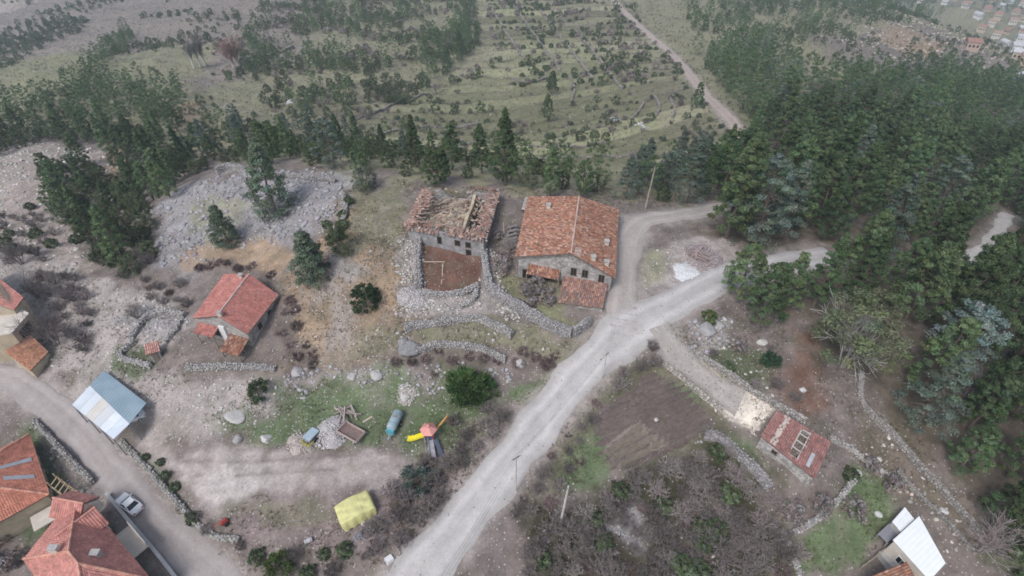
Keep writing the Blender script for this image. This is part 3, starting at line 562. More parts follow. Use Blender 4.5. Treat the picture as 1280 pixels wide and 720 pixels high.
# sagging lean-to in front of its right half
b0 = W_[0] + dv * (L_ * .50); b1 = W_[0] + dv * (L_ * .97)
A_, B2, C2, D2 = V3(b0 + nv * 4.6, 9.3), V3(b1 + nv * 4.3, 9.6), V3(b1 + nv * .05, 10.75), V3(b0 + nv * .05, 10.75)
m = MB(); slab(m, [A_, B2, C2, D2], .12); ao = part(big, 'annex_roof', m, M_UND)
m = MB(); tiled(m, A_, B2, C2, D2, [(.34,.20,.16), (.40,.22,.16), (.30,.18,.16), (.44,.27,.21), (.27,.19,.18)], gt, .27, .4, skip=lambda t, s, g: (t < .55 and s < .5 and g.random() < .55) or g.random() < .1, jit=.05); part(big, 'annex_tiles', m, M_TILE, ao, kind='stuff')
m = MB(); m.hexa([V3(b0 + nv * 4.4, 7.2), V3(b1 + nv * 4.1, 7.2), V3(b1 + nv * .02, 7.2), V3(b0 + nv * .02, 7.2)], [V3(b0 + nv * 4.4, 9.1), V3(b1 + nv * 4.1, 9.4), V3(b1 + nv * .02, 10.5), V3(b0 + nv * .02, 10.5)]); part(big, 'annex_wall', m, M_RUBBLE)
# chimneys and pale patches on its roof
def onslope(A, B_, C, D, t, s): return bil(A, B_, C, D, t, s)
for (t, s, side) in ((.22, .45, 0), (.90, .22, 1), (.93, .52, 1), (.62, .25, 1)):
    q = onslope(EBL, EFL, RF, RB, t, s) if side == 0 else onslope(EBR, EFR, RF, RB, t, s)
    m = MB(); m.box(q + [0, 0, .25], (.62, .62, 1.1)); ch = part(big, 'chimney', m, M_PLAST); m = MB(); m.box(q + [0, 0, .86], (.8, .8, .1)); part(big, 'chimney_cap', m, M_CONC, ch)
m = MB(); sq = lambda t, s: onslope(EBR, EFR, RF, RB, t, s) + np.array([.02, 0, .17])
m.hexa([sq(.86, .80) - [0, 0, .03], sq(.99, .80) - [0, 0, .03], sq(.98, .93) - [0, 0, .03], sq(.88, .93) - [0, 0, .03]], [sq(.86, .80), sq(.99, .80), sq(.98, .93), sq(.88, .93)]); part(big, 'mortar_patch', m, M_BRICKP, bro)
m = MB(); q0 = P(655, 255, 12.6); q1 = P(668, 247, 12.6); m.hexa([P(652, 262, 9), P(664, 264, 9), P(668, 248, 9), P(656, 246, 9)], [P(652, 262, 12.4), P(664, 264, 12.6), P(668, 248, 12.6), P(656, 246, 12.4)]); part(big, 'rear_shed_wall', m, M_RUBBLE)
# broken timber gallery leaning on the left wall
tg = empty('collapsed_gallery', at(637, 318), 'collapsed grey timber gallery against the left wall of the big tiled house', 'timber')
for k in range(9): m = MB(); a = P(630 + k * 1.6, 298 + gt.uniform(-18, 18), 9.8 + gt.random()); b = a + [gt.uniform(-.6, 1.2), gt.uniform(-2.5, 2.5), gt.uniform(-.3, 1.8)]; m.beam(a, b, .14, .12, (.30 + gt.random() * .12, .27, .25)); part(tg, 'beam', m, M_WOOD)
m = MB()
for k in range(6): a = P(634, 285 + k * 5, 10.8); m.beam(a, a + [1.6, .2, .5], .5, .04, (.22, .20, .20))
part(tg, 'board_floor', m, M_WOOD)
# ---- the ruin: walls standing, roof mostly fallen in
ru = empty('ruined_house', base_at(P(505, 281, 9), P(607, 298, 9), P(625, 235, 9)), 'ruined stone house with its tile roof fallen in', 'ruin')
gr = np.random.default_rng(41)
c0, c1, c2, c3 = (np.array(P(u, v, 13.2)[:2]) for u, v in ((509, 282), (604, 299), (622, 238), (530, 236)))
def ragged_wall(root, a, b, z0, z1, th, g, name, mat, amp=.5, n=14, drop=None):
    a, b = np.array(a), np.array(b); d = (b - a) / np.linalg.norm(b - a); nn = np.array([d[1], -d[0]]); m = MB(); hs_ = [z1 + g.normal() * amp * .4 - (drop(i / n) if drop else 0) for i in range(n + 1)]
    for i in range(n):
        p, q = a + (b - a) * i / n, a + (b - a) * (i + 1) / n
        m.hexa([V3(p, z0), V3(q, z0), V3(q - nn * th, z0), V3(p - nn * th, z0)], [V3(p, hs_[i]), V3(q, hs_[i + 1]), V3(q - nn * th, hs_[i + 1] - .05), V3(p - nn * th, hs_[i])])
    return part(root, name, m, mat)
ragged_wall(ru, c0, c1, 7.8, 12.9, .6, gr, 'front_wall', M_GREYW, .25); ragged_wall(ru, c1, c2, 7.8, 12.8, .6, gr, 'side_wall', M_RUBBLE, .5); ragged_wall(ru, c2, c3, 7.8, 13.0, .6, gr, 'back_wall', M_RUBBLE, .7, drop=lambda t: 1.6 * math.exp(-((t - .5) / .2) ** 2)); ragged_wall(ru, c3, c0, 7.8, 12.7, .6, gr, 'side_wall', M_RUBBLE, .4)
mid0, mid1 = c0 + (c1 - c0) * .72 + (c3 - c0) * .08, c3 + (c2 - c3) * .72 + (c0 - c3) * .08; ragged_wall(ru, mid0, mid1, 8.0, 12.6, .5, gr, 'inner_wall', M_TANW, .6); ragged_wall(ru, c0 + (c3 - c0) * .5, mid0 + (mid1 - mid0) * .5, 8.0, 12.0, .5, gr, 'inner_wall', M_TANW, .7)
for t, z in ((.66, 11.5), (.80, 11.5), (.80, 9.9)): window(ru, c0, c1, t, z, .85, 1.0 if z > 10 else 1.2, name='window', pane='shade_panel', bars=False)
window(ru, c0, c1, .42, 11.4, .7, 1.3, name='doorway', pane='shade_panel', bars=False)
def strip_roof(root, a, b, inw, z_out, z_in, g, w_, seed, sk=.12, out=.5):
    a, b, inw = np.array(a), np.array(b), np.array(inw); A_, B2 = V3(a - inw * out, z_out), V3(b - inw * out, z_out); C2, D2 = V3(b + inw * w_, z_in), V3(a + inw * w_, z_in)
    m = MB()
    n = 9
    for i in range(n):                                   # rafters carry what is left of the roof
        p = A_ + (B2 - A_) * (i + .5) / n; q = D2 + (C2 - D2) * (i + .5) / n; m.beam(p - [0, 0, .08], p + (q - p) * g.uniform(.8, 1.15) - [0, 0, .08], .12, .14, (.30, .24, .19))
    o = part(root, 'rafters', m, M_WOOD); m = MB(); fr = lambda t, s, gg: gg.random() < sk or s > .25 + .75 * float(fbm(np.array(t * 9.0), np.array(seed * 1.0), seed, 3)) * 1.3
    tiled(m, A_, B2, C2, D2, RUIN_TILE, g, .27, .4, skip=fr, jit=.11); part(root, 'remaining_tiles', m, M_TILE, o, kind='stuff')
dF = (c1 - c0) / np.linalg.norm(c1 - c0); nF = np.array([-dF[1], dF[0]]); dS = (c3 - c0) / np.linalg.norm(c3 - c0)
strip_roof(ru, c3, c0, -np.array([-dF[0], -dF[1]]), 13.0, 14.3, gr, 3.2, 3, .26); strip_roof(ru, c0 + dF * 7.0, c1, nF, 13.0, 13.9, gr, 2.4, 5, .3); strip_roof(ru, c1, c2, -dF, 13.0, 13.8, gr, 1.9, 7, .38); strip_roof(ru, c0, c0 + dF * 5.5, nF, 12.7, 13.6, gr, 1.8, 9, .35); strip_roof(ru, c2, c2 - dF * 5, -nF, 13.0, 13.9, gr, 1.8, 11, .3)
m = MB()
for k in range(130):                                        # fallen rafters and planks inside
    t, s = gr.uniform(.1, .92), gr.uniform(.1, .92); q = bil(V3(c0, 11.3), V3(c1, 11.3), V3(c2, 11.3), V3(c3, 11.3), t, s) + [0, 0, gr.uniform(-1.2, 1.1)]; a = gr.uniform(0, 3.14); L = gr.uniform(.8, 2.4)
    d = np.array([math.cos(a) * L, math.sin(a) * L, gr.normal() * .6]); col = np.array((.46, .38, .30)) * gr.uniform(.6, 1.25); m.beam(q - d / 2, q + d / 2, gr.uniform(.1, .3), .09, tuple(col))
part(ru, 'fallen_timbers', m, M_WOOD, kind='stuff')
m = MB()
for k in range(420):                                       # broken tiles and stones on the wall tops and inside
    e_ = int(gr.integers(5)); t = gr.random(); cn = [c0, c1, c2, c3]
    q = V3(cn[e_ % 4] + (cn[(e_ + 1) % 4] - cn[e_ % 4]) * t, 13.0) if e_ < 4 and k % 3 == 0 else bil(V3(c0, 11.7), V3(c1, 11.7), V3(c2, 11.7), V3(c3, 11.7), gr.uniform(.08, .95), gr.uniform(.08, .95))
    m.box(q + gr.normal(size=3) * [.25, .25, .18], tuple(gr.uniform(.15, .5, 3) * [1, 1, .5]), gr.random() * 3, tuple(np.array([(.42, .28, .23), (.46, .42, .38), (.36, .24, .2), (.52, .47, .42)][k % 4]) * gr.uniform(.7, 1.2)), (gr.normal() * .3, gr.normal() * .3))
part(ru, 'broken_tiles', m, M_TILE, kind='stuff')
m = MB()
for i in range(11):
    for j in range(9):
        def hq(a, b): t, s = a / 11, b / 9; p = bil(V3(c0, 0), V3(c1, 0), V3(c2, 0), V3(c3, 0), .04 + .92 * t, .04 + .92 * s); return [p[0], p[1], 10.6 + 1.5 * float(fbm(np.array(p[0] / 2.2), np.array(p[1] / 2.2), 91, 3)) - (1.6 if t > .72 else 0)]
        m.add([hq(i, j), hq(i + 1, j), hq(i + 1, j + 1), hq(i, j + 1)], [(0, 1, 2, 3)])
part(ru, 'rubble_floor', m, plain('rubble_earth', (.36, .29, .225), .95, .4, 1.6, bump=.8))
# ---- small red roofed house
EFL, EFR, EBR, EBL = P(241, 398, 5.9), P(309, 418, 5.4), P(348, 369, 5.4), P(281, 343, 5.9); RF, RB = P(272, 395, 7.9), P(312, 343, 7.9)
sm, Ws, sro = gabled('red_roof_house', 'small house with a clean red tile roof and pale ridge below the scree', EFL, EFR, EBR, EBL, RF, RB, .6, RED_TILE, M_RUBBLE, 51, .92, pitch=.25, row=.36, capcol=((.62,.52,.46), (.58,.47,.42)))
window(sm, Ws[0], Ws[1], .22, 3.6, 2.6, 1.5, name='porch_opening', pane='shade_panel', bars=False); window(sm, Ws[1], Ws[2], .35, 3.9, .8, 1.0); window(sm, Ws[1], Ws[2], .7, 3.9, .8, 1.0)
g5 = np.random.default_rng(52); dv = Ws[1] - Ws[0]; L_ = np.linalg.norm(dv); dv = dv / L_; nv = np.array([dv[1], -dv[0]])
for (t0, t1, zo, zi, dep, nm, pal) in ((.02, .42, 4.2, 4.9, 1.7, 'porch_roof', RED_TILE), (.60, 1.0, 3.0, 3.9, 2.9, 'canopy_roof', OLD_TILE)):
    a0, a1 = Ws[0] + dv * L_ * t0, Ws[0] + dv * L_ * t1; A_, B2, C2, D2 = V3(a0 + nv * dep, zo), V3(a1 + nv * dep, zo), V3(a1 + nv * .03, zi), V3(a0 + nv * .03, zi)
    m = MB(); slab(m, [A_, B2, C2, D2], .1); o = part(sm, nm, m, M_UND); m = MB(); tiled(m, A_, B2, C2, D2, pal, g5, .26, .36, jit=.03, skip=lambda t, s, g: g.random() < .03); part(sm, nm.replace('roof', 'tiles'), m, M_TILE, o, kind='stuff')
    for t in (.06, .94): q = a0 + (a1 - a0) * t + nv * (dep - .2); m = MB(); m.beam(V3(q, .6), V3(q, zo - .05), .16, .16, (.3, .25, .2)); part(sm, 'post', m, M_WOOD)
m = MB(); q = Ws[0] + dv * L_ * .50 + nv * .16; m.box((q[0], q[1], 3.2), (1.0, .3, 4.4), math.atan2(dv[1], dv[0])); part(sm, 'plastered_pier', m, M_WHITE)
for t, s in ((.10, .80), (.97, .93)):
    q = bil(EBL, EFL, RF, RB, t, s) if t < .5 else bil(EBR, EFR, RF, RB, t, s); m = MB(); m.box(q + [0, 0, .35], (.5, .5, .9)); ch = part(sm, 'chimney', m, M_PLAST); m = MB(); m.box(q + [0, 0, .84], (.66, .66, .08)); part(sm, 'chimney_cap', m, M_CONC, ch)
# ---- metal shed by the lane
def corrmat(name, c1, c2, rust=0.0):
    if name in MATS: return MATS[name]
    m, n, bs = nodemat(name); N = n.nodes; L = n.links; tc = N.new('ShaderNodeTexCoord'); no = N.new('ShaderNodeTexNoise'); no.inputs['Scale'].default_value = .45; no.inputs['Detail'].default_value = 6; L.new(tc.outputs['Object'], no.inputs['Vector'])
    rp = N.new('ShaderNodeValToRGB'); rp.color_ramp.elements[0].position = .4; rp.color_ramp.elements[1].position = .62; rp.color_ramp.elements[0].color = (*c1, 1); rp.color_ramp.elements[1].color = (*c2, 1); L.new(no.outputs[0], rp.inputs[0]); L.new(rp.outputs[0], bs.inputs['Base Color']); bs.inputs['Roughness'].default_value = .5; bs.inputs['Specular IOR Level'].default_value = .35; MATS[name] = m; return m
def corrugated(mb, A, B_, C, D, pitch=.5, amp=.04, col=(.5, .5, .5)):
    A, B_, C, D = (np.array(q, float) for q in (A, B_, C, D)); n = int(np.linalg.norm(B_ - A) / (pitch / 4))
    for i in range(n):
        z0 = amp * (1 if (i % 4) in (1, 2) else 0); z1 = amp * (1 if ((i + 1) % 4) in (1, 2) else 0); t0, t1 = i / n, (i + 1) / n
        q = [bil(A, B_, C, D, t0, 0) + [0, 0, z0], bil(A, B_, C, D, t1, 0) + [0, 0, z1], bil(A, B_, C, D, t1, 1) + [0, 0, z1], bil(A, B_, C, D, t0, 1) + [0, 0, z0]]
        mb.hexa([p - [0, 0, .03] for p in q], q, col)
sd = empty('metal_shed', base_at(P(90, 506, -1), P(183, 504, -1), P(142, 549, -1)), 'open shed with a two tone blue and white metal roof by the lane', 'shed')
s1, s2, s3, s4, s5, s6 = P(90, 506, -1.2), P(142, 549, -1.2), P(162, 530, -.5), P(112, 482, -.5), P(183, 504, -1.1), P(130, 463, -1.1)
lp = (s2 - s1) / 6
for k in range(6): m = MB(); a, b = s1 + lp * k, s1 + lp * (k + 1); c, d = s4 + (s3 - s4) * (k + 1) / 6, s4 + (s3 - s4) * k / 6; corrugated(m, a, b, c, d); part(sd, 'roof_sheet', m, corrmat('pale_sheet_%d' % k, [(.55,.60,.66), (.62,.66,.70), (.60,.56,.50), (.56,.60,.66), (.64,.68,.72), (.58,.64,.70)][k], [(.66,.70,.75), (.70,.73,.76), (.66,.64,.60), (.62,.62,.62), (.72,.75,.78), (.66,.71,.76)][k]))
for k in range(4): m = MB(); corrugated(m, s4 + (s3 - s4) * k / 4 + [0, 0, .05], s4 + (s3 - s4) * (k + 1) / 4 + [0, 0, .05], s6 + (s5 - s6) * (k + 1) / 4, s6 + (s5 - s6) * k / 4); part(sd, 'roof_sheet', m, corrmat('blue_sheet', (.30, .40, .46), (.36, .46, .52)))
for a, b in ((s1, s2), (s4, s3), (s6, s5)):
    for t in (.04, .35, .66, .96): q = a + (b - a) * t; m = MB(); m.beam((q[0], q[1], float(hz(q[0], q[1])) - .4), (q[0], q[1], q[2] - .06), .14, .14, (.3, .3, .32)); part(sd, 'post', m, M_WOOD)
    m = MB(); m.beam(a - [0, 0, .12], b - [0, 0, .12], .12, .14, (.3, .3, .32)); part(sd, 'purlin', m, M_WOOD)
m = MB(); q = [s6, s4, s1]; w1, w2 = s6 * 1, s5 * 1; gz6 = float(hz(s6[0], s6[1])) - .8
m.hexa([V3(s6, gz6), V3(s1, gz6), V3(s1 + (s2 - s1) * .02, gz6), V3(s6 + (s5 - s6) * .02, gz6)], [V3(s6, -1.4), V3(s1, -1.4), V3(s1 + (s2 - s1) * .02, -1.4), V3(s6 + (s5 - s6) * .02, -1.4)]); part(sd, 'end_wall', m, M_CONC)
# ---- hipped houses at the lower left
def hipped(name, label, c, apexes, z0, pal, wallmat, seed, ridge=True):
    """c: four eave corners in order; apexes: two ridge ends (first near corner 0 and 3, second near 1 and 2)"""
    g = np.random.default_rng(seed); r = empty(name, base_at(*c), label, 'house'); a, b = apexes; W_ = inset(c, .93); m = MB(); z = c[0][2] - .2
    m.hexa([V3(p, z0) for p in W_], [V3(p, z) for p in W_]); part(r, 'wall', m, wallmat)
    m = MB(); sl_ = [(c[0], c[1], b, a), (c[1], c[2], b, b), (c[2], c[3], a, b), (c[3], c[0], a, a)]
    for A_, B2, C2, D2 in sl_:
        if np.allclose(C2, D2): m.hexa([A_ - [0, 0, .16], B2 - [0, 0, .16], C2 - [0, 0, .16]], [A_, B2, C2])
        else: m.hexa([p - [0, 0, .16] for p in (A_, B2, C2, D2)], [A_, B2, C2, D2])
    ro = part(r, 'roof', m, M_UND); m = MB()
    for q in sl_: tiled(m, *q, pal, g, .30, .40, h=.06, jit=.008)
    part(r, 'roof_tiles', m, M_TILE, ro, kind='stuff'); m = MB(); cp = ((.56,.27,.20), (.60,.34,.26))
    for e_, p in ((c[0], a), (c[3], a), (c[1], b), (c[2], b), (a, b)): ridge_caps(m, np.array(e_) + [0, 0, .12], np.array(p) + [0, 0, .14], g, cp, .14)
    part(r, 'ridge_caps', m, M_TILE, ro); return r, W_, ro
def dormer(r, ro, base, d, n, w_, ln, zb, zr, pal, seed):
    """gabled dormer: base centre of its face, d along the eave, n outwards"""
    g = np.random.default_rng(seed); b = np.array(base[:2]); L, Rr = b - d * w_ / 2, b + d * w_ / 2; f = .35
    eL, eR, rg = V3(L + n * f - d * .25, zb), V3(Rr + n * f + d * .25, zb), V3(b + n * f, zr); eL2, eR2, rg2 = V3(L - n * ln - d * .25, zb), V3(Rr - n * ln + d * .25, zb), V3(b - n * ln, zr)
    m = MB(); gable_walls(m, L, Rr, Rr - n * ln, L - n * ln, zb - 1.6, zb - .1, zb - .1, V3(b, zr - .2), V3(b - n * ln, zr - .2)); part(r, 'dormer_wall', m, M_PLAST)
    m = MB(); slab(m, [eL, rg, rg2, eL2], .1); slab(m, [eR, eR2, rg2, rg], .1); o = part(r, 'dormer_roof', m, M_UND); m = MB(); tiled(m, eL2, eL, rg, rg2, pal, g, .30, .40, h=.06); tiled(m, eR, eR2, rg2, rg, pal, g, .30, .40, h=.06); part(r, 'dormer_tiles', m, M_TILE, o, kind='stuff')
    m = MB(); ridge_caps(m, rg + [0, 0, .1], rg2 + [0, 0, .1], g, ((.58,.30,.23),), .12); part(r, 'dormer_ridge', m, M_TILE, o)
    window(r, L, Rr, .5, zb - .35, .9, .9, M_WHITE)
C0, C1, C2_ = P(98, 615, -3), P(188, 724, -3), P(30, 699, -3); C3 = C1 + C2_ - C0; A0, A1 = P(86, 690, 1.4), P(98, 705, 1.4)
hA, WA, rA = hipped('hip_roof_house', 'large house with a red hipped roof and dormers in the lower left corner', [C0, C1, C3, C2_], [A0, A1], -11.5, NEW_TILE, M_PLAST, 61)
e1 = (C1 - C0)[:2]; e1 /= np.linalg.norm(e1); n1 = np.array([-e1[1], e1[0]]); n1 = n1 if n1[1] > 0 else -n1; e2 = (C0 - C2_)[:2]; e2 /= np.linalg.norm(e2); n2 = np.array([-e2[1], e2[0]]); n2 = n2 if n2[0] < 0 else -n2
dormer(hA, rA, C0[:2] + e1 * 6.3 + n1 * .1, -e1, n1, 3.3, 4.2, -2.3, -.6, NEW_TILE, 63); dormer(hA, rA, C2_[:2] + e2 * 6.6 + n2 * .1, -e2, n2, 3.0, 4.0, -2.3, -.7, NEW_TILE, 64)
for u, v, z, mt in ((70, 688, .6, M_PLAST), (122, 694, -.4, M_CONC)): q = P(u, v, z); m = MB(); m.box(q, (.9, .6, 1.5)); ch = part(hA, 'chimney', m, mt); m = MB(); m.box(q + [0, 0, .8], (1.05, .75, .1)); part(hA, 'chimney_cap', m, M_CONC, ch)
q = C0[:2] + e1 * 10.3; m = MB(); m.box((q[0] + n1[0] * .6, q[1] + n1[1] * .6, -5.3), (4.6, 2.4, .2), math.atan2(e1[1], e1[0])); part(hA, 'balcony', m, M_PLAST)
m = MB(); q = q + n1 * 1.75; m.box((q[0], q[1], -4.75), (4.6, .12, .9), math.atan2(e1[1], e1[0])); part(hA, 'balcony_parapet', m, M_PLAST)
for t in (.3, .55, .8): window(hA, WA[1], WA[0], t, -7.6, 1.0, 1.2, M_WHITE)
D0 = P(37, 543, -5.0); D1 = P(62, 618, -5.0); f1 = (D1 - D0)[:2]; Lf = np.linalg.norm(f1); f1 /= Lf; f2 = np.array([f1[1], -f1[0]]); D3 = V3(D0[:2] + f2 * 12.5, -5.0); D2_ = V3(D1[:2] + f2 * 12.5, -5.0)
if D3[0] > D0[0]: f2 = -f2; D3 = V3(D0[:2] + f2 * 12.5, -5.0); D2_ = V3(D1[:2] + f2 * 12.5, -5.0)
cc = (D0 + D1 + D2_ + D3) / 4; hB, WB, rB = hipped('orange_roof_house', 'house with an orange-red hipped roof and grey skylight strips at the left edge', [D0, D1, D2_, D3], [cc - np.array([*(f1 * 1.2), -3.4]), cc + np.array([*(f1 * 1.2), 3.4])], -11, [(.53,.22,.155), (.51,.21,.15), (.55,.24,.17)], M_TANW, 71)
M_GLASS = plain('grey_glass_sheet', (.42, .44, .47), .3, .12, 1, spec=.5)
for (t, s0, s1) in ((.42, .08, .80), (.72, .12, .55)):
    ap0, ap1 = cc - np.array([*(f1 * 1.2), -3.4]), cc + np.array([*(f1 * 1.2), 3.4]); m = MB(); qd = [bil(D0, D1, ap1, ap0, t - .03, s0), bil(D0, D1, ap1, ap0, t + .03, s0), bil(D0, D1, ap1, ap0, t + .05, s1), bil(D0, D1, ap1, ap0, t - .05, s1)]
    m.hexa([p + [0, 0, .13] for p in qd], [p + [0, 0, .22] for p in qd]); part(hB, 'skylight', m, M_GLASS, rB)
for t in (.25, .6, .85): window(hB, WB[1], WB[0], t, -7, 1.0, 1.2, M_WHITE)
m = MB(); q = D1[:2] + f1 * 1.2 - f2 * -1.5; m.box((q[0], q[1], -7.2), (2.6, 3.6, .2), math.atan2(f1[1], f1[0])); part(hB, 'balcony', m, M_PLAST)
# scaffold of poles between the two
sf = empty('pole_scaffold', at(76, 618), 'timber pole scaffold with a platform between the two red roofed houses', 'scaffold'); gs = np.random.default_rng(77); zb = float(hz(*at(76, 618)[:2]))
for i in range(4):
    for j in range(2): m = MB(); q = P(66 + i * 7 + j * 6, 610 + i * 5 - j * 12, -5); m.beam((q[0], q[1], zb - .5), (q[0], q[1], -4.3 + gs.random()), .1, .1, (.46, .36, .24)); part(sf, 'pole', m, M_WOOD)
for i in range(6): m = MB(); a = P(64 + i * 5, 606 + i * 4, -4.6); b = P(72 + i * 5, 595 + i * 4, -4.6); m.beam(a, b, .14, .08, (.48, .37, .24)); part(sf, 'plank', m, M_WOOD)
for j in range(2): m = MB(); m.beam(P(64 + j * 7, 608 - j * 12, -4.75), P(94 + j * 7, 630 - j * 12, -4.75), .1, .1, (.45, .35, .24)); part(sf, 'rail', m, M_WOOD)
# ---- tan house at the left edge with its lower wing
T = [P(-55, 372, 3.2), P(16, 391, 3.0), P(30, 373, 3.0), P(-40, 330, 3.2)]
th, WT, tro = gabled('tan_house', 'tan rendered stone house with an orange roof at the left edge', P(-62, 395, 2.6), P(18, 388, 2.4), P(30, 372, 2.4), P(-45, 322, 2.6), P(-60, 358, 4.4), P(-4, 345, 4.2), -5.5, NEW_TILE, M_TANW, 81, .95)
fw = [np.array(P(u, v, -.2)[:2]) for u, v in ((-20, 432), (22, 425), (43, 400), (10, 380))]
m = MB(); m.hexa([V3(p, -6) for p in fw], [V3(p, 1.2) for p in fw]); part(th, 'front_block', m, M_TANW)
m = MB(); iq = inset(fw, .93); m.hexa([V3(p, 1.21) for p in fw], [V3(p, 1.42) for p in fw]); part(th, 'terrace_slab', m, M_PLAST)
window(th, fw[1], fw[2], .5, -.3, 2.6, 1.8, name='loggia', pane='shade_panel', bars=False)
for t in (.2, .42): window(th, fw[1], fw[2], t, -3.0, .6, .8)
A_, B2, C2, D2 = P(38, 464, -2.2), P(61, 440, -2.2), P(38, 418, -1.0), P(6, 440, -1.0); gl = np.random.default_rng(83)
lw = [A_, B2, C2, D2]; m = MB(); iw = inset(lw, .93); m.hexa([V3(p, -6.5) for p in iw], [V3(iw[0], -2.4), V3(iw[1], -2.4), V3(iw[2], -1.25), V3(iw[3], -1.25)]); part(th, 'lower_wing_wall', m, M_TANW); m = MB(); slab(m, lw, .12); o = part(th, 'lower_wing_roof', m, M_UND); m = MB(); tiled(m, A_, B2, C2, D2, [(.50,.26,.16), (.46,.22,.14), (.53,.30,.20), (.42,.21,.15)], gl, .27, .38, jit=.03); part(th, 'lower_wing_tiles', m, M_TILE, o, kind='stuff')
# ---- hut with a hole in its roof
Q = [P(950, 545, 5.6), P(1018, 599, 5.0), P(1039, 553, 5.7), P(971, 513, 6.3)]; hu = empty('broken_roof_hut', base_at(*Q), 'long stone hut with a dull red tile roof and a dark hole showing beams', 'hut'); gh = np.random.default_rng(91)
Wq = inset(Q, .95); m = MB(); n = 4
for i in range(4):
    p, q = Wq[i], Wq[(i + 1) % 4]; d = (q - p) / np.linalg.norm(q - p); nn = np.array([-d[1], d[0]]) * .45; m.hexa([V3(p, 1.0), V3(q, 1.0), V3(q + nn, 1.0), V3(p + nn, 1.0)], [V3(p, Q[i][2] - .2), V3(q, Q[(i + 1) % 4][2] - .2), V3(q + nn, Q[(i + 1) % 4][2] - .2), V3(p + nn, Q[i][2] - .2)])
part(hu, 'wall', m, M_RUBBLE); hole = lambda t, s: (.50 < t < .655 and .10 < s < .92)
m = MB()
for a, b in ((0, .5), (.655, 1)): slab(m, [bil(*Q, a, 0), bil(*Q, b, 0), bil(*Q, b, 1), bil(*Q, a, 1)], .1)
for a, b in ((0, .10), (.92, 1)): slab(m, [bil(*Q, .5, a), bil(*Q, .655, a), bil(*Q, .655, b), bil(*Q, .5, b)], .1)
ro = part(hu, 'roof', m, M_UND); m = MB(); tiled(m, *Q, DIM_TILE, gh, .25, .36, h=.06, skip=lambda t, s, g: hole(t, s) or (.60 < t < .68 and .3 < s < .7 and g.random() < .5) or g.random() < .006, jit=.02); part(hu, 'roof_tiles', m, M_TILE, ro, kind='stuff')
for s in (.12, .34, .55, .76, .9): m = MB(); m.beam(bil(*Q, .47, s) + [0, 0, .02], bil(*Q, .685, s) + [0, 0, .02], .12, .12, (.55, .50, .46)); part(hu, 'beam', m, M_WOOD)
for t in (.503, .652): m = MB(); m.beam(bil(*Q, t, .08) + [0, 0, .06], bil(*Q, t, .93) + [0, 0, .06], .12, .1, (.50, .45, .42)); part(hu, 'rafter', m, M_WOOD)
m = MB(); m.hexa([V3(p, 2.0) for p in inset(Q, .90)], [V3(p, 2.3) for p in inset(Q, .90)]); part(hu, 'floor', m, plain('dark_earth', (.10, .085, .075), .95, .3, 2))
m = MB(); qd = [bil(*Q, t, s) + [0, 0, .17] for t, s in ((.80, .12), (.86, .12), (.86, .48), (.80, .48))]; m.hexa(qd, [p + [0, 0, .05] for p in qd]); part(hu, 'skylight_sheet', m, M_GLASS, ro)
m = MB()
for t in (.20, .24): [m.box(bil(*Q, t + gh.normal() * .012, s) + [0, 0, .18], (.35, .25, .12), gh.random() * 3, (.55, .47, .42)) for s in np.linspace(.05, .95, 14)]
part(hu, 'mortar_ridge', m, M_TILE, ro); window(hu, Wq[0], Wq[1], .3, 4.5, .6, .6)
# ---- white sheet-roofed building, lower right
wq = [P(1116, 675, 1.5), P(1162, 726, 1.6), P(1182, 704, 2.1), P(1149, 645, 2.1)]; wb = empty('white_roof_building', base_at(*wq), 'low building with a bright white sheet roof in the lower right corner', 'building'); Wi = inset(wq, .94)
m = MB(); m.hexa([V3(p, -3) for p in Wi], [V3(p, wq[i][2] - .08) for i, p in enumerate(Wi)]); part(wb, 'wall', m, M_PLAST); M_SHEET = plain('white_sheet_metal', (.86, .875, .89), .4, .03, 1.2, spec=.5)
for k in range(5): m = MB(); corrugated(m, wq[0] + (wq[1] - wq[0]) * k / 5, wq[0] + (wq[1] - wq[0]) * (k + 1) / 5, wq[3] + (wq[2] - wq[3]) * (k + 1) / 5, wq[3] + (wq[2] - wq[3]) * k / 5, .4, .012); part(wb, 'roof_sheet', m, M_SHEET)
window(wb, Wi[0], Wi[1], .4, -.2, 1.0, 1.0, M_WHITE)
sq_ = [P(1115, 652, 1.2), P(1126, 665, 1.2), P(1143, 649, 1.5), P(1131, 634, 1.5)]; ws = empty('white_roof_shed', base_at(*sq_), 'small shed with a white sheet roof beside the larger white roof', 'shed'); Wi2 = inset(sq_, .94); m = MB(); m.hexa([V3(p, -2.5) for p in Wi2], [V3(p, sq_[i][2] - .08) for i, p in enumerate(Wi2)]); part(ws, 'wall', m, M_CONC)
for k in range(2): m = MB(); corrugated(m, sq_[0] + (sq_[1] - sq_[0]) * k / 2, sq_[0] + (sq_[1] - sq_[0]) * (k + 1) / 2, sq_[3] + (sq_[2] - sq_[3]) * (k + 1) / 2, sq_[3] + (sq_[2] - sq_[3]) * k / 2, .4, .03); part(ws, 'roof_sheet', m, M_SHEET)
gq = [P(1098, 668, -.2), P(1109, 679, -.2), P(1126, 665, .4), P(1115, 652, .4)]; m = MB()
for k in range(9): a = gq[0] + (gq[1] - gq[0]) * (k + .1) / 9; b = gq[3] + (gq[2] - gq[3]) * (k + .1) / 9; m = MB(); m.beam(a, b, .17, .04, (.24, .24, .27)); part(ws, 'deck_board', m, M_WOOD)
for p in gq[:2]: m = MB(); m.beam(V3(p, -2.5), p, .12, .12, (.3, .28, .27)); part(ws, 'post', m, M_WOOD)
EFLt = P(1078, 738, .6)
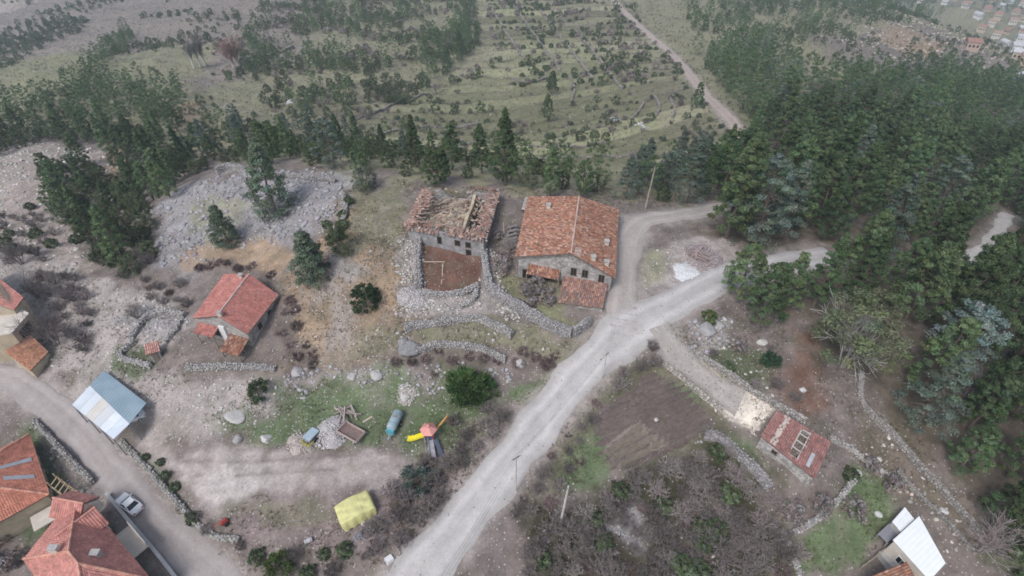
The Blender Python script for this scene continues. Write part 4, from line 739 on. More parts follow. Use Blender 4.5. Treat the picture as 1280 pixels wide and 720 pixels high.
tq = [P(1085, 722, .4), P(1128, 764, .4), P(1152, 735, 1.9), P(1133, 702, 1.9)]; th2 = empty('tiled_wing', base_at(*tq), 'old tile roofed wing cut by the bottom edge beside the white roof', 'house'); Wi3 = inset(tq, .94); m = MB(); m.hexa([V3(p, -3.2) for p in Wi3], [V3(p, tq[i][2] - .15) for i, p in enumerate(Wi3)]); part(th2, 'wall', m, M_RUBBLE); m = MB(); slab(m, tq, .12); o = part(th2, 'roof', m, M_UND); m = MB(); tiled(m, *tq, OLD_TILE, gh, .27, .38, jit=.03); part(th2, 'roof_tiles', m, M_TILE, o, kind='stuff')
yq = [P(1098, 690, -1.2), P(1118, 712, -1.2), P(1134, 700, -1.2), P(1116, 678, -1.2)]; yd = empty('paved_yard', base_at(*yq), 'small grey paved yard between the white roof and the tiled wing', 'yard'); m = MB(); m.hexa([V3(p, -3) for p in yq], yq); part(yd, 'paving', m, M_CONC); m = MB(); q = P(1121, 694, -1.0); m.box(q + [0, 0, .1], (1.5, 1.2, .5), .5); part(yd, 'water_trough', m, plain('blue_grey_paint', (.26, .38, .46), .5, .15, 3))
pf = empty('picket_fence', at(1090, 705), 'small rough timber fence beside the yard near the bottom edge', 'fence'); gp = np.random.default_rng(95)
for k in range(9): q = at(1074 + k * 4, 712 - k * 3); m = MB(); m.beam((q[0], q[1], q[2] - .3), (q[0] + gp.normal() * .05, q[1], q[2] + 1.1 + gp.random() * .3), .11, .05, (.44, .36, .28)); part(pf, 'picket', m, M_WOOD)
for hh in (.4, .9): m = MB(); a, b = np.array(at(1074, 712)), np.array(at(1106, 688)); m.beam(a + [0, 0, hh], b + [0, 0, hh], .06, .07, (.42, .34, .26)); part(pf, 'rail', m, M_WOOD)
# ---- little tile-roofed privy
pv_ = at(197, 446); pr_ = empty('tiled_privy', pv_, 'tiny tile roofed outbuilding on the green patch left of the red house', 'outbuilding'); m = MB(); m.box((pv_[0], pv_[1], pv_[2] + .7), (1.4, 1.5, 2.0), .5); part(pr_, 'wall', m, M_RUBBLE)
a = .5; ux, uy = np.array([math.cos(a), math.sin(a), 0]), np.array([-math.sin(a), math.cos(a), 0]); c = np.array(pv_) + [0, 0, 1.75]; A_, B2, C2, D2 = c - ux * 1.0 - uy * 1.0, c + ux * 1.0 - uy * 1.0, c + ux * 1.0 + uy * 1.0 + [0, 0, .5], c - ux * 1.0 + uy * 1.0 + [0, 0, .5]
m = MB(); slab(m, [A_, B2, C2, D2], .1); o = part(pr_, 'roof', m, M_UND); m = MB(); tiled(m, A_, B2, C2, D2, [(.50,.28,.24), (.54,.34,.30), (.46,.24,.2)], gh, .25, .34, jit=.03); part(pr_, 'roof_tiles', m, M_TILE, o, kind='stuff'); m = MB(); q = c - uy * .82 - [0, 0, .9]; m.box(q, (.7, .12, 1.5), a); part(pr_, 'door', m, M_FRAME)
# ---- distant town beyond the upper right slope
gtw = np.random.default_rng(99); TWN = [(1150, 4), (1166, 2), (1180, 6), (1192, 1), (1206, 10), (1215, 4), (1222, 22), (1232, 14), (1238, 33), (1246, 24), (1252, 10), (1258, 42), (1264, 30), (1270, 18), (1274, 52), (1276, 40), (1243, 48), (1226, 40), (1266, 66), (1278, 82), (1255, 58), (1278, 28), (1262, 5), (1241, 3), (1277, 8), (1270, 75), (1278, 108), (1212, 62)]
_o = sorted(range(len(TWN)), key=lambda i: TWN[i][0]); _w = ['first','second','third','fourth','fifth','sixth','seventh','eighth','ninth','tenth','eleventh','twelfth','thirteenth','fourteenth']
TORD = {i: (_w[k] + ' from the left' if k < 14 else _w[len(TWN) - 1 - k] + ' from the right') for k, i in enumerate(_o)}
for k, (u, v) in enumerate(TWN):
    p = at(u, v); sz = gtw.uniform(6.5, 10); ww, ll, hh = sz * .8, sz, gtw.uniform(5, 8); a = gtw.uniform(0, 1.5); ca, sa = math.cos(a), math.sin(a)
    wc = [(.62, .58, .52), (.55, .47, .38), (.70, .69, .68), (.52, .40, .33)][k % 4]; rc = [(.36, .21, .17), (.38, .25, .20), (.34, .20, .165), (.50, .50, .51)][(k * 3 + 1) % 4] if k % 5 else (.55, .55, .56)
    e = empty('town_house', p, 'hazy house of the distant town with a %s roof, %s' % ('red' if rc[0] < .45 else 'pale', TORD[k]), 'house', 'houses of the distant town', a); m = MB(); m.box((0, 0, hh / 2 - 1.5), (ww, ll, hh + 3)); o = m.build('wall', plain('town_wall_%d' % (k % 4), wc, .9, .1, .3)); o.parent = e
    m = MB(); q = ww / 2 + .5; r2 = ll / 2 + .5; m.add([(-q, -r2, hh - .1), (q, -r2, hh - .1), (q, r2, hh - .1), (-q, r2, hh - .1), (0, -r2, hh + 2), (0, r2, hh + 2)], [(0, 4, 5, 3), (1, 2, 5, 4), (0, 1, 4), (2, 3, 5), (0, 3, 2, 1)]); o = m.build('roof', plain('town_roof_%d' % int(rc[0] * 100), rc, .85, .15, .4)); o.parent = e
    for s in (-1, 1):
        for t in (-.28, .28): m = MB(); m.box((t * ww, s * (ll / 2 + .02), hh * .55), (1.3, .06, 1.5)); o = m.build('window', M_DARK); o.parent = e
        for t in (-.3, 0, .3): m = MB(); m.box((s * (ww / 2 + .02), t * ll, hh * .55), (.06, 1.3, 1.5)); o = m.build('window', M_DARK); o.parent = e
# ================================================================== stones, walls
def ico(sub=0):
    t = (1 + 5 ** .5) / 2; v = [(-1, t, 0), (1, t, 0), (-1, -t, 0), (1, -t, 0), (0, -1, t), (0, 1, t), (0, -1, -t), (0, 1, -t), (t, 0, -1), (t, 0, 1), (-t, 0, -1), (-t, 0, 1)]
    f = [(0, 11, 5), (0, 5, 1), (0, 1, 7), (0, 7, 10), (0, 10, 11), (1, 5, 9), (5, 11, 4), (11, 10, 2), (10, 7, 6), (7, 1, 8), (3, 9, 4), (3, 4, 2), (3, 2, 6), (3, 6, 8), (3, 8, 9), (4, 9, 5), (2, 4, 11), (6, 2, 10), (8, 6, 7), (9, 8, 1)]
    v = [np.array(q) / np.linalg.norm(q) for q in v]
    for _ in range(sub):
        c = {}; nf = []
        def mid(a, b):
            k = (min(a, b), max(a, b))
            if k not in c: q = v[a] + v[b]; v.append(q / np.linalg.norm(q)); c[k] = len(v) - 1
            return c[k]
        for a, b, d in f: x, y, z = mid(a, b), mid(b, d), mid(d, a); nf += [(a, x, z), (b, y, x), (d, z, y), (x, y, z)]
        f = nf
    return np.array(v), np.array(f)
IV, IF = ico()
CUBE_V = np.array([(x, y, z) for z in (-1, 1) for x, y in ((-1, -1), (1, -1), (1, 1), (-1, 1))], float) * .8; CUBE_F = np.array([(0, 3, 2), (0, 2, 1), (4, 5, 6), (4, 6, 7), (0, 1, 5), (0, 5, 4), (1, 2, 6), (1, 6, 5), (2, 3, 7), (2, 7, 6), (3, 0, 4), (3, 4, 7)])
def stones_np(cen, size, rz, col, g, shape='ico', flat=.6):
    """many rough stones: centre, three half sizes, yaw and colour each"""
    BV, BF = (IV, IF) if shape == 'ico' else (CUBE_V, CUBE_F); n = len(cen); k = len(BV)
    q = BV[None] * (1 + g.uniform(-.28, .28, (n, k, 1))) * size[:, None, :]; ca, sa = np.cos(rz)[:, None], np.sin(rz)[:, None]; ti = g.normal(size=n)[:, None] * .25
    x = q[..., 0] * ca - q[..., 1] * sa; y = q[..., 0] * sa + q[..., 1] * ca; z = q[..., 2] + x * ti
    V = np.stack([x, y, z], -1) + cen[:, None]; Fc = (BF[None] + (np.arange(n) * k)[:, None, None]).reshape(-1, 3); return V.reshape(-1, 3), Fc, np.repeat(col, k, 0)
def stone_field(name, areas, label, seed, mat=None):
    VV, FF, CC = [], [], []; off = 0; g = np.random.default_rng(seed)
    for px, dens, smin, smax, colr, power in areas:
        pl = wpoly(px); lo, hi = pl.min(0), pl.max(0); n = int(np.prod(hi - lo) * dens)
        c = lo + g.random((n, 2)) * (hi - lo); d = poly_sd(c[:, 0], c[:, 1], pl) + (fbm(c[:, 0] / 3, c[:, 1] / 3, seed, 3) - .5) * 5
        ok = (d < 0) & (fbm(c[:, 0] / 4.5, c[:, 1] / 4.5, seed + 5, 3) > .08 + g.random(n) * .82)
        for k, (L, hw) in ROADW.items(): ok &= seg_dist(c[:, 0], c[:, 1], L[::4] if len(L) > 16 else L) > hw.mean() + .2
        c = c[ok]; n = len(c)
        if not n: continue
        s = smin + (smax - smin) * g.random(n) ** power; sz = np.stack([s * g.uniform(.7, 1.3, n), s * g.uniform(.7, 1.3, n), s * g.uniform(.45, .8, n)], 1)
        cen = np.stack([c[:, 0], c[:, 1], hz(c[:, 0], c[:, 1]) + s * .12], 1); cl = np.array(colr) * g.uniform(.7, 1.3, (n, 1)) * (1 + g.normal(size=(n, 3)) * .03)
        V, Fc, C = stones_np(cen, sz, g.random(n) * 6.28, cl, g); VV.append(V); FF.append(Fc + off); CC.append(C); off += len(V)
    return tag(link(name, mesh_np(name, np.concatenate(VV), np.concatenate(FF), mat or M_ST, np.concatenate(CC))), label, kind='stuff')
GREY_S = (.38, .365, .37); PALE_S = (.50, .47, .44)
stone_field('scree_stones', [([(186,262),(228,235),(296,215),(350,212),(432,222),(440,250),(405,290),(335,312),(292,302),(252,335),(200,325)], 6.5, .06, .55, (.35, .335, .345), 4)], 'loose grey stones of the scree slope', 11)
stone_field('slope_rubble', [([(-60,300),(60,325),(130,350),(210,372),(245,410),(185,450),(235,478),(345,468),(352,520),(225,560),(160,522),(95,470),(40,455)], 3.2, .06, .30, PALE_S, 2.6),
  ([(30,520),(70,530),(130,590),(140,625),(100,625),(50,560)], 4, .06, .35, GREY_S, 2), ([(-100,215),(60,180),(150,190),(165,235),(120,262),(95,300),(125,345),(60,335)], 1.6, .08, .5, PALE_S, 2.5)], 'pale loose rubble strewn over the slope at the left', 12)
stone_field('ruin_rubble', [([(500,298),(528,298),(528,362),(560,370),(600,362),(612,310),(628,330),(622,372),(650,390),(560,402),(500,395)], 14, .07, .30, PALE_S, 2), ([(527,300),(603,316),(600,354),(527,364)], 3, .05, .18, (.30, .20, .17), 2),
  ([(505,395),(650,398),(700,430),(560,445)], 2.5, .06, .3, PALE_S, 2.5), ([(620,330),(650,330),(640,400),(610,390)], 6, .06, .3, PALE_S, 2)], 'tumbled pale stones around the ruin and its yard', 13)
stone_field('bank_stones', [([(355,345),(430,250),(520,300),(545,420),(480,462),(350,465)], 2.0, .05, .28, (.42, .39, .36), 2.8), ([(345,462),(470,455),(640,462),(560,490),(420,482),(345,492)], 7, .07, .42, GREY_S, 2.2)], 'stones scattered on the ochre bank and along its foot', 14)
stone_field('path_stones', [([(808,412),(842,402),(868,445),(940,492),(962,508),(945,540),(905,514),(868,480),(822,450)], 8, .07, .32, (.56, .50, .44), 2), ([(912,490),(940,490),(968,506),(946,544),(905,516)], 26, .08, .30, (.66, .60, .53), 1.4),
  ([(860,398),(912,398),(922,425),(880,442),(856,425)], 8, .08, .45, GREY_S, 2), ([(905,420),(960,440),(1000,520),(960,505),(900,470)], 1.5, .06, .35, PALE_S, 2)], 'cream broken stones on the path and stone heap', 15)
stone_field('thicket_stones', [([(715,650),(765,645),(790,625),(808,650),(800,680),(745,672)], 12, .08, .3, GREY_S, 2), ([(870,540),(905,545),(965,612),(950,620),(890,560)], 6, .08, .3, GREY_S, 2), ([(650,720),(655,640),(720,615),(900,560),(990,620),(1000,720)], .8, .06, .3, GREY_S, 2.5), ([(1060,545),(1090,520),(1240,680),(1200,690)], 2, .07, .35, PALE_S, 2.4)], 'grey stones heaped among the shrubs lower right', 16)
stone_field('green_stones', [([(255,520),(340,482),(560,475),(620,500),(580,560),(330,562)], 1.0, .04, .17, (.50, .48, .45), 3), ([(290,640),(480,620),(560,600),(480,705),(300,700)], 1.0, .04, .15, (.48, .45, .42), 3), ([(800,318),(905,300),(935,318),(850,362),(800,368)], 3, .05, .25, PALE_S, 2.5)], 'small pale stones scattered over the green and the yard', 17)
stone_field('far_stones', [([(-60,40),(420,-20),(600,60),(850,170),(640,195),(300,190),(0,130)], .045, .15, .6, (.36, .34, .31), 2.5), ([(780,160),(800,150),(815,155),(800,165)], .6, .3, .9, (.66, .66, .66), 1.5), ([(1000,50),(1160,20),(1290,80),(1180,100)], .10, .3, 1.0, (.55, .48, .42), 2)], 'scattered pale rocks on the far hillside', 18)
def stone_wall(px, h, th, label, seed, name='stone_wall', colr=(.48, .455, .44), size=.27, core=(.26, .24, .23), wob=.2, group=None):
    """dry-stone wall: a core and courses of rough stones set on both faces and along the top"""
    g = np.random.default_rng(seed); L = smooth_line([G(u, v)[:2] for u, v in px], .5); z = hz(L[:, 0], L[:, 1]); p0 = (float(L[len(L) // 2][0]), float(L[len(L) // 2][1]), float(z[len(L) // 2]))
    tn = np.gradient(L, axis=0); tn /= np.linalg.norm(tn, axis=1)[:, None]; nn = np.stack([tn[:, 1], -tn[:, 0]], 1); hh = h * (1 + (fbm(np.arange(len(L)) / 9, np.zeros(len(L)), seed, 3) - .5) * wob * 6)
    e = empty(name, p0, label, 'wall', group); e['kind'] = 'thing'; m = MB(); n = len(L)
    vs_ = []
    for i in range(n):
        for s, zz in ((-1, -.6), (1, -.6), (1, hh[i] - .06), (-1, hh[i] - .06)): q = L[i] + nn[i] * s * (th / 2 - .06); vs_.append((q[0], q[1], z[i] + zz))
    fs = [(0, 1, 2, 3), (4 * n - 1, 4 * n - 2, 4 * n - 3, 4 * n - 4)]
    for i in range(n - 1):
        for k in range(4): a = 4 * i + k; b = 4 * i + (k + 1) % 4; fs.append((a, a + 4, b + 4, b))
    m.add(vs_, fs, core); part(e, 'core', m, M_ST)
    cen, sz, rz, cl = [], [], [], []; arc = np.concatenate([[0], np.cumsum(np.linalg.norm(np.diff(L, axis=0), axis=1))])
    rows = max(1, int(h / (size * .7)))
    for side in (-1, 1, 0):
        for r_ in range(rows if side else (2 if th > .6 else 1)):
            a = g.uniform(0, size)
            while a < arc[-1]:
                i = min(int(np.searchsorted(arc, a)), n - 1); hw = hh[i]; s = size * g.uniform(.7, 1.35)
                if side: zz = (r_ + .5) / rows * hw; off = side * (th / 2 - .05)
                else: zz = hw; off = (r_ - .5) * th * .45 if th > .6 else 0
                lx, ly, lz = np.interp(a, arc, L[:, 0]), np.interp(a, arc, L[:, 1]), np.interp(a, arc, z); q = np.array([lx, ly]) + nn[i] * (off + g.normal() * .06); cen.append((q[0], q[1], lz + zz + g.normal() * .05)); ang = math.atan2(tn[i][1], tn[i][0]); rz.append(ang + g.normal() * .12)
                sz.append((s * .58, .17 if side else s * .6, size * g.uniform(.34, .5))); cl.append(np.array(colr) * g.uniform(.5, 1.05)); a += s * g.uniform(.9, 1.15)
    V, Fc, C = stones_np(np.array(cen), np.array(sz), np.array(rz), np.array(cl), g, 'ico'); o = link('stones', mesh_np('wall_stones', V, Fc, M_ST, C), e, [-q for q in p0]); o['kind'] = 'stuff'
    return e
stone_wall([(612,366),(640,386),(680,408),(714,421)], 1.9, .7, 'curving stone retaining wall in front of the big tiled house', 201, colr=(.44, .42, .42))
stone_wall([(716,421),(737,406)], 1.5, .6, 'short stone wall closing the tiled house yard at the road', 202, colr=(.44, .42, .42))
stone_wall([(506,414),(545,406),(590,400),(620,411),(640,424)], 1.2, .7, 'long curved terrace wall below the ruin', 203)
stone_wall([(520,440),(560,433),(600,438),(632,452)], .9, .6, 'lower terrace wall above the brambles', 204)
stone_wall([(524,302),(522,330),(524,364)], 1.1, .9, 'tumbled wall along the left side of the red soil yard', 205)
stone_wall([(605,316),(608,340),(612,362)], 1.7, .8, 'stone wall along the right side of the red soil yard', 206, colr=(.46, .45, .45))
stone_wall([(528,366),(565,369),(598,360)], .8, .8, 'low broken wall along the front of the red soil yard', 207)
stone_wall([(575,385),(590,378),(596,366)], .8, .6, 'stub of wall below the red soil yard', 208)
stone_wall([(165,425),(182,402),(205,392),(232,396)], 1.0, .6, 'stone garden wall left of the small red roofed house', 209)
stone_wall([(208,430),(220,415),(226,402)], .9, .5, 'short garden wall beside the small red roofed house', 210)
stone_wall([(170,428),(152,448),(190,460)], .8, .5, 'low wall around the green patch by the tiny outbuilding', 211)
stone_wall([(235,462),(290,460),(345,462)], .8, .7, 'rubble wall below the small red roofed house', 212, wob=.2)
stone_wall([(45,527),(75,560),(110,596),(118,606)], 1.2, .5, 'stone wall on the bank above the red roofed houses', 213, colr=(.42, .40, .38))
stone_wall([(152,552),(190,592),(225,632),(262,668),(300,675)], .8, .55, 'stone wall along the upper side of the lane', 214, colr=(.46, .44, .41))
stone_wall([(870,442),(915,474),(965,506),(1005,530)], .9, .5, 'wall along the upper side of the stony path', 215, colr=(.46, .43, .40))
stone_wall([(1035,548),(1075,572),(1118,602)], .9, .5, 'wall running on from the broken roofed hut', 216, colr=(.48, .45, .42))
stone_wall([(818,448),(845,468),(880,498),(902,514)], .7, .5, 'wall along the lower side of the stony path', 217, colr=(.56, .51, .45))
stone_wall([(992,668),(1020,650),(1048,625),(1066,602)], .9, .5, 'pale wall along the left of the bright green plot', 218, colr=(.52, .50, .48))
stone_wall([(976,664),(990,695),(1003,730)], .9, .5, 'pale wall running to the bottom edge below the thicket', 219, colr=(.50, .48, .46))
stone_wall([(1074,468),(1078,505),(1120,552),(1170,606),(1225,668)], .7, .6, 'long low wall along the foot of the forest', 220, colr=(.40, .37, .34))
stone_wall([(1120,590),(1160,630),(1215,690)], .5, .5, 'low wall beside the path below the forest', 221, colr=(.36, .34, .31))
stone_wall([(880,545),(905,552),(940,585),(962,612)], .8, 1.0, 'stony hedgebank below the broken roofed hut', 222, colr=(.40, .38, .385), wob=.2)
stone_wall([(272,218),(288,212),(306,216),(312,226)], 1.2, 1.0, 'ruined stone enclosure on top of the scree', 223)
stone_wall([(312,226),(350,222),(420,228)], .6, .8, 'tumbled wall along the upper rim of the scree', 224, wob=.25)
stone_wall([(430,245),(432,270),(420,290)], .8, .6, 'wall between the scree and the grassy ridge', 225)
FARW = [([(440,152),(490,132),(535,118)], 'pale terrace wall at the upper left of the far grass field'), ([(455,172),(520,162),(600,156)], 'terrace wall across the lower far grass field'), ([(520,186),(580,182),(630,178)], 'terrace wall low on the far field left of the tall pine'), ([(655,180),(700,184),(760,180)], 'terrace wall below the lone green pine'), ([(660,200),(720,198),(800,196)], 'lowest terrace wall behind the tiled house'), ([(712,98),(718,112),(714,128)], 'short bright terrace wall right of the upper green pine'), ([(788,150),(798,140),(804,130)], 'curved terrace wall right of the white rock'), ([(818,148),(824,136),(818,122)], 'curved terrace wall near the far dirt road'), ([(840,148),(843,138),(838,125)], 'short terrace wall nearest the far dirt road'),
  ([(610,5),(632,40),(655,75)], 'slanting terrace wall left of the upper fields'), ([(640,5),(672,50),(700,90)], 'slanting terrace wall in the middle of the upper fields'), ([(668,5),(712,62),(740,100)], 'slanting terrace wall right of the middle of the upper fields'), ([(720,40),(752,80),(778,112)], 'slanting terrace wall near the top of the far dirt road'), ([(640,100),(664,104),(690,96)], 'terrace wall left of the upper green pine'), ([(810,218),(806,232)], 'short pale wall stub by the pole behind the track'), ([(20,58),(60,40),(110,25)], 'wall across the far upper left hillside'), ([(300,75),(340,70),(368,60)], 'terrace wall right of the reddish poplars')]
for k, (px, lab) in enumerate(FARW): stone_wall(px, .8 if px[0][1] > 90 else 1.1, .7 if px[0][1] > 90 else 1.0, lab, 240 + k, 'terrace_wall', (.34, .315, .285), .5 if px[0][1] > 90 else .8, wob=.25)
# pale concrete kerb wall beside the parked car
L = smooth_line([G(u, v)[:2] for u, v in ((136, 620), (165, 655), (195, 690), (225, 728))], .6); z = hz(L[:, 0], L[:, 1]); e = empty('concrete_wall', (L[0][0], L[0][1], z[0]), 'pale concrete garden wall between the lane and the hipped house', 'wall'); e['kind'] = 'thing'
for nm, w_, b_, t_ in (('body', .28, -.8, .7), ('coping', .42, .703, .82)):
    m = MB(); tn = np.gradient(L, axis=0); tn /= np.linalg.norm(tn, axis=1)[:, None]; vs_ = []
    for i in range(len(L)):
        for s, zz in ((-1, b_), (1, b_), (1, t_), (-1, t_)): q = L[i] + np.array([tn[i][1], -tn[i][0]]) * s * w_ / 2; vs_.append((q[0], q[1], z[i] + zz))
    n = len(L); fs = [(0, 1, 2, 3), (4 * n - 1, 4 * n - 2, 4 * n - 3, 4 * n - 4)] + [(4 * i + k, 4 * i + k + 4, 4 * i + (k + 1) % 4 + 4, 4 * i + (k + 1) % 4) for i in range(n - 1) for k in range(4)]
    m.add(vs_, fs); part(e, nm, m, M_CONC if nm == 'body' else plain('pale_coping', (.60, .58, .56), .85, .12, 2))
# boulders
BV2, BF2 = ico(2)
def boulder(u, v, s, label, colr, seed, flat=.75, stretch=1.0, rz=0.0):
    g = np.random.default_rng(seed); d = g.normal(size=(14, 3)); d /= np.linalg.norm(d, axis=1)[:, None]; off = g.uniform(.62, .95, 14); q = BV2.copy()
    for k in range(14):                                     # facets: cut the ball with planes
        t = q @ d[k]; q = q - np.outer(np.clip(t - off[k], 0, None), d[k])
    q *= 1 + g.normal(size=(len(q), 1)) * .02; q *= np.array([s * stretch, s, s * flat]); ca, sa = math.cos(rz), math.sin(rz); q = np.stack([q[:, 0] * ca - q[:, 1] * sa, q[:, 0] * sa + q[:, 1] * ca, q[:, 2]], 1)
    p = at(u, v); return tag(link('boulder', mesh_np('boulder', q, BF2, M_ST, np.array(colr) * .88 * g.uniform(.85, 1.12, (len(q), 1))), None, (p[0], p[1], p[2] + s * .12)), label, 'boulder')
for k, (u, v, s, lab, c, fl, st) in enumerate([(333, 549, .85, 'white boulder beside the dirt yard', (.66, .64, .62), .8, 1.1), (297, 550, .85, 'grey angular boulder left of the white boulder', (.44, .42, .40), .7, 1.05), (294, 521, 1.2, 'flat pale rock at the edge of the green', (.52, .50, .48), .35, 1.5), (882, 413, 1.5, 'big rock on the stone heap below the gravel road', (.46, .44, .44), .7, 1.0), (898, 408, .9, 'smaller rock right of the big rock on the stone heap', (.44, .42, .42), .7, 1.2), (512, 437, 1.5, 'large pale outcrop beside the lower terrace wall', (.30, .29, .295), .7, 1.2), (503, 428, .9, 'smaller outcrop above the large pale one', (.32, .31, .31), .8, 1.0), (470, 470, .9, 'pale boulder at the foot of the ochre bank, right one', (.52, .50, .48), .7, 1.2), (440, 472, .7, 'pale boulder at the foot of the ochre bank, middle one', (.50, .48, .46), .7, 1.2), (372, 466, 1.0, 'grey boulder at the foot of the ochre bank, left one', (.44, .42, .42), .7, 1.3), (342, 372, 1.0, 'white boulder against the right side of the red house', (.58, .57, .56), .8, 1.0), (505, 497, .7, 'pale stone at the top of the green', (.58, .55, .53), .6, 1.3), (650, 455, .8, 'pale rock left of the bramble hollow', (.50, .48, .46), .8, 1.0), (455, 655, .4, 'small pale stone below the yellow cover', (.62, .60, .58), .7, 1.0), (770, 151, 2.0, 'white rock outcrop in the far terraced fields', (.50, .50, .50), .6, 1.4), (900, 88, 3.2, 'broad white rock outcrop right of the far dirt road', (.50, .50, .50), .35, 2.0), (390, 79, 1.5, 'white rock on the far slope among shrubs', (.60, .60, .60), .6, 1.2), (412, 36, 1.6, 'white rock high on the far slope', (.60, .60, .60), .6, 1.2), (363, 128, 1.6, 'white rock behind the tree belt', (.62, .61, .60), .5, 1.6), (1003, 488, .5, 'white stone on the red earth under the forest edge', (.66, .64, .62), .7, 1.0), (1071, 592, .55, 'white block where the wall meets the green plot', (.72, .72, .72), .6, 1.6), (1180, 640, .5, 'white stone on the path below the forest', (.66, .65, .64), .7, 1.2), (1098, 643, .5, 'white stone at the corner of the green plot near the white shed', (.68, .68, .67), .7, 1.0), (820, 525, .35, 'small white stone on the soil plot', (.6, .58, .56), .7, 1.0), (952, 428, .7, 'pale stone on the bank near the dark bush', (.56, .54, .5), .6, 1.3)]): boulder(u, v, s, lab, c, 300 + k, fl, st, k * 1.3)
# mounds
def mound(name, u, v, r, h, label, colr, stonecol, n, seed, smax=.16):
    g = np.random.default_rng(seed); p = at(u, v); V, C, fs = [], [], []; nr_, na = 8, 22
    for i in range(nr_ + 1):
        for a in range(na):
            rr = r * i / nr_ * (1 + .18 * math.sin(a * 2 * math.pi / na * 3 + seed)); x, y = p[0] + rr * math.cos(a * 2 * math.pi / na), p[1] + rr * math.sin(a * 2 * math.pi / na)
            V.append((x, y, float(hz(x, y)) + h * max(0, 1 - (i / nr_) ** 1.6) + (-.15 if i == nr_ else g.normal() * .03))); C.append(np.array(colr) * g.uniform(.9, 1.1))
    for i in range(nr_):
        for a in range(na): fs.append((i * na + a, i * na + (a + 1) % na, (i + 1) * na + (a + 1) % na, (i + 1) * na + a)[::-1])
    V = np.array(V) - np.array(p); o = tag(link(name, mesh_np(name, V, fs, M_ST, np.array(C), smooth=True), None, p), label, 'heap')
    a = g.random(n) * 6.28; rr = r * np.sqrt(g.random(n)) * 1.08; s = g.uniform(.05, smax, n); x, y = p[0] + rr * np.cos(a), p[1] + rr * np.sin(a); zz = hz(x, y) + h * np.clip(1 - (rr / r) ** 1.6, 0, 1) + .02
    SV, SF, SC_ = stones_np(np.stack([x, y, zz], 1), np.stack([s, s * 1.1, s * .8], 1), a, np.array(stonecol) * g.uniform(.7, 1.25, (n, 1)), g); q = link('stones', mesh_np('heap_stones', SV - np.array(p), SF, M_ST, SC_), o); q['kind'] = 'stuff'; return o
mound('gravel_heap', 414, 541, 2.3, 1.2, 'heap of pale grey gravel left of the brown trailer', (.40, .37, .375), (.48, .455, .455), 900, 401)
mound('earth_heap', 372, 553, 1.6, .7, 'heap of pinkish earth at the edge of the dirt yard', (.44, .38, .35), (.46, .41, .38), 160, 402)
mound('stone_heap', 508, 494, 1.3, .4, 'low heap of pale stones at the top of the green', (.36, .33, .30), (.46, .43, .40), 150, 403, .22)
mound('lime_heap', 857, 341, 2.2, .22, 'patch of white lime beside the gravel road', (.66, .66, .67), (.66, .66, .66), 60, 404, .1)
mound('rubble_heap', 880, 322, 3.0, .6, 'dark rubble heap behind the white lime beside the road', (.30, .25, .245), (.38, .33, .33), 500, 405, .2)
mound('rubble_mound', 516, 372, 2.2, .8, 'rubble mound at the left corner of the red soil yard', (.36, .33, .33), (.46, .43, .42), 700, 406, .2)
e = empty('board_pile', at(872, 322), 'pile of dark old boards on the rubble heap by the road', 'boards'); gb = np.random.default_rng(407)
for k in range(9): m = MB(); q = np.array(at(862 + gb.uniform(-6, 14), 322 + gb.uniform(-8, 6))) + [0, 0, .75 + .05 * k]; a = gb.normal() * .5 + .9; d = np.array([math.cos(a), -math.sin(a), gb.normal() * .06]) * gb.uniform(1, 1.8); m.beam(q - d, q + d, .28, .06, tuple(np.array((.34, .26, .25)) * gb.uniform(.7, 1.2))); part(e, 'board', m, M_WOOD)
e = empty('roof_poles', at(560, 338), 'two pale fallen poles lying on the red soil yard', 'poles')
for (a, b) in (((528, 328), (556, 328)), ((554, 330), (552, 356))): m = MB(); m.tube(np.array(at(*a)) + [0, 0, .12], np.array(at(*b)) + [0, 0, .12], .09, .07, 6, (.56, .47, .37)); part(e, 'pole', m, M_WOOD)
# ================================================================== grass and weeds: past counting
def tufts(name, areas, label, seed, mat):
    VV, CC = [], []; g = np.random.default_rng(seed)
    for px, dens, hmin, hmax, cols in areas:
        pl = wpoly(px); lo, hi = pl.min(0), pl.max(0); n = int(np.prod(hi - lo) * dens); c = lo + g.random((n, 2)) * (hi - lo)
        ok = (poly_sd(c[:, 0], c[:, 1], pl) + (fbm(c[:, 0] / 3, c[:, 1] / 3, seed, 3) - .5) * 5 < 0) & (fbm(c[:, 0] / 3.5, c[:, 1] / 3.5, seed + 3, 4) > .32 + .36 * g.random(n))
        for k, (L, hw) in ROADW.items(): ok &= seg_dist(c[:, 0], c[:, 1], L[::4] if len(L) > 16 else L) > hw.mean() - .1
        c = c[ok]; n = len(c)
        if not n: continue
        z = hz(c[:, 0], c[:, 1]); cl = np.array(cols)[g.integers(len(cols), size=n)] * g.uniform(.75, 1.3, (n, 1))
        for b in range(4):
            h = g.uniform(hmin, hmax, n); a = g.random(n) * 6.28; sp = g.uniform(.3, .9, n) * h; w_ = h * .16; bx, by = c[:, 0] + g.normal(size=n) * .06, c[:, 1] + g.normal(size=n) * .06
            VV.append(np.stack([np.stack([bx - np.sin(a) * w_, by + np.cos(a) * w_, z - .03], 1), np.stack([bx + np.sin(a) * w_, by - np.cos(a) * w_, z - .03], 1), np.stack([bx + np.cos(a) * sp, by + np.sin(a) * sp, z + h], 1)], 1).reshape(-1, 3)); CC.append(np.repeat(cl, 3, 0))
    V = np.concatenate(VV); tag(link(name, mesh_np(name, V, np.arange(len(V)).reshape(-1, 3), mat, np.concatenate(CC))), label, kind='stuff')
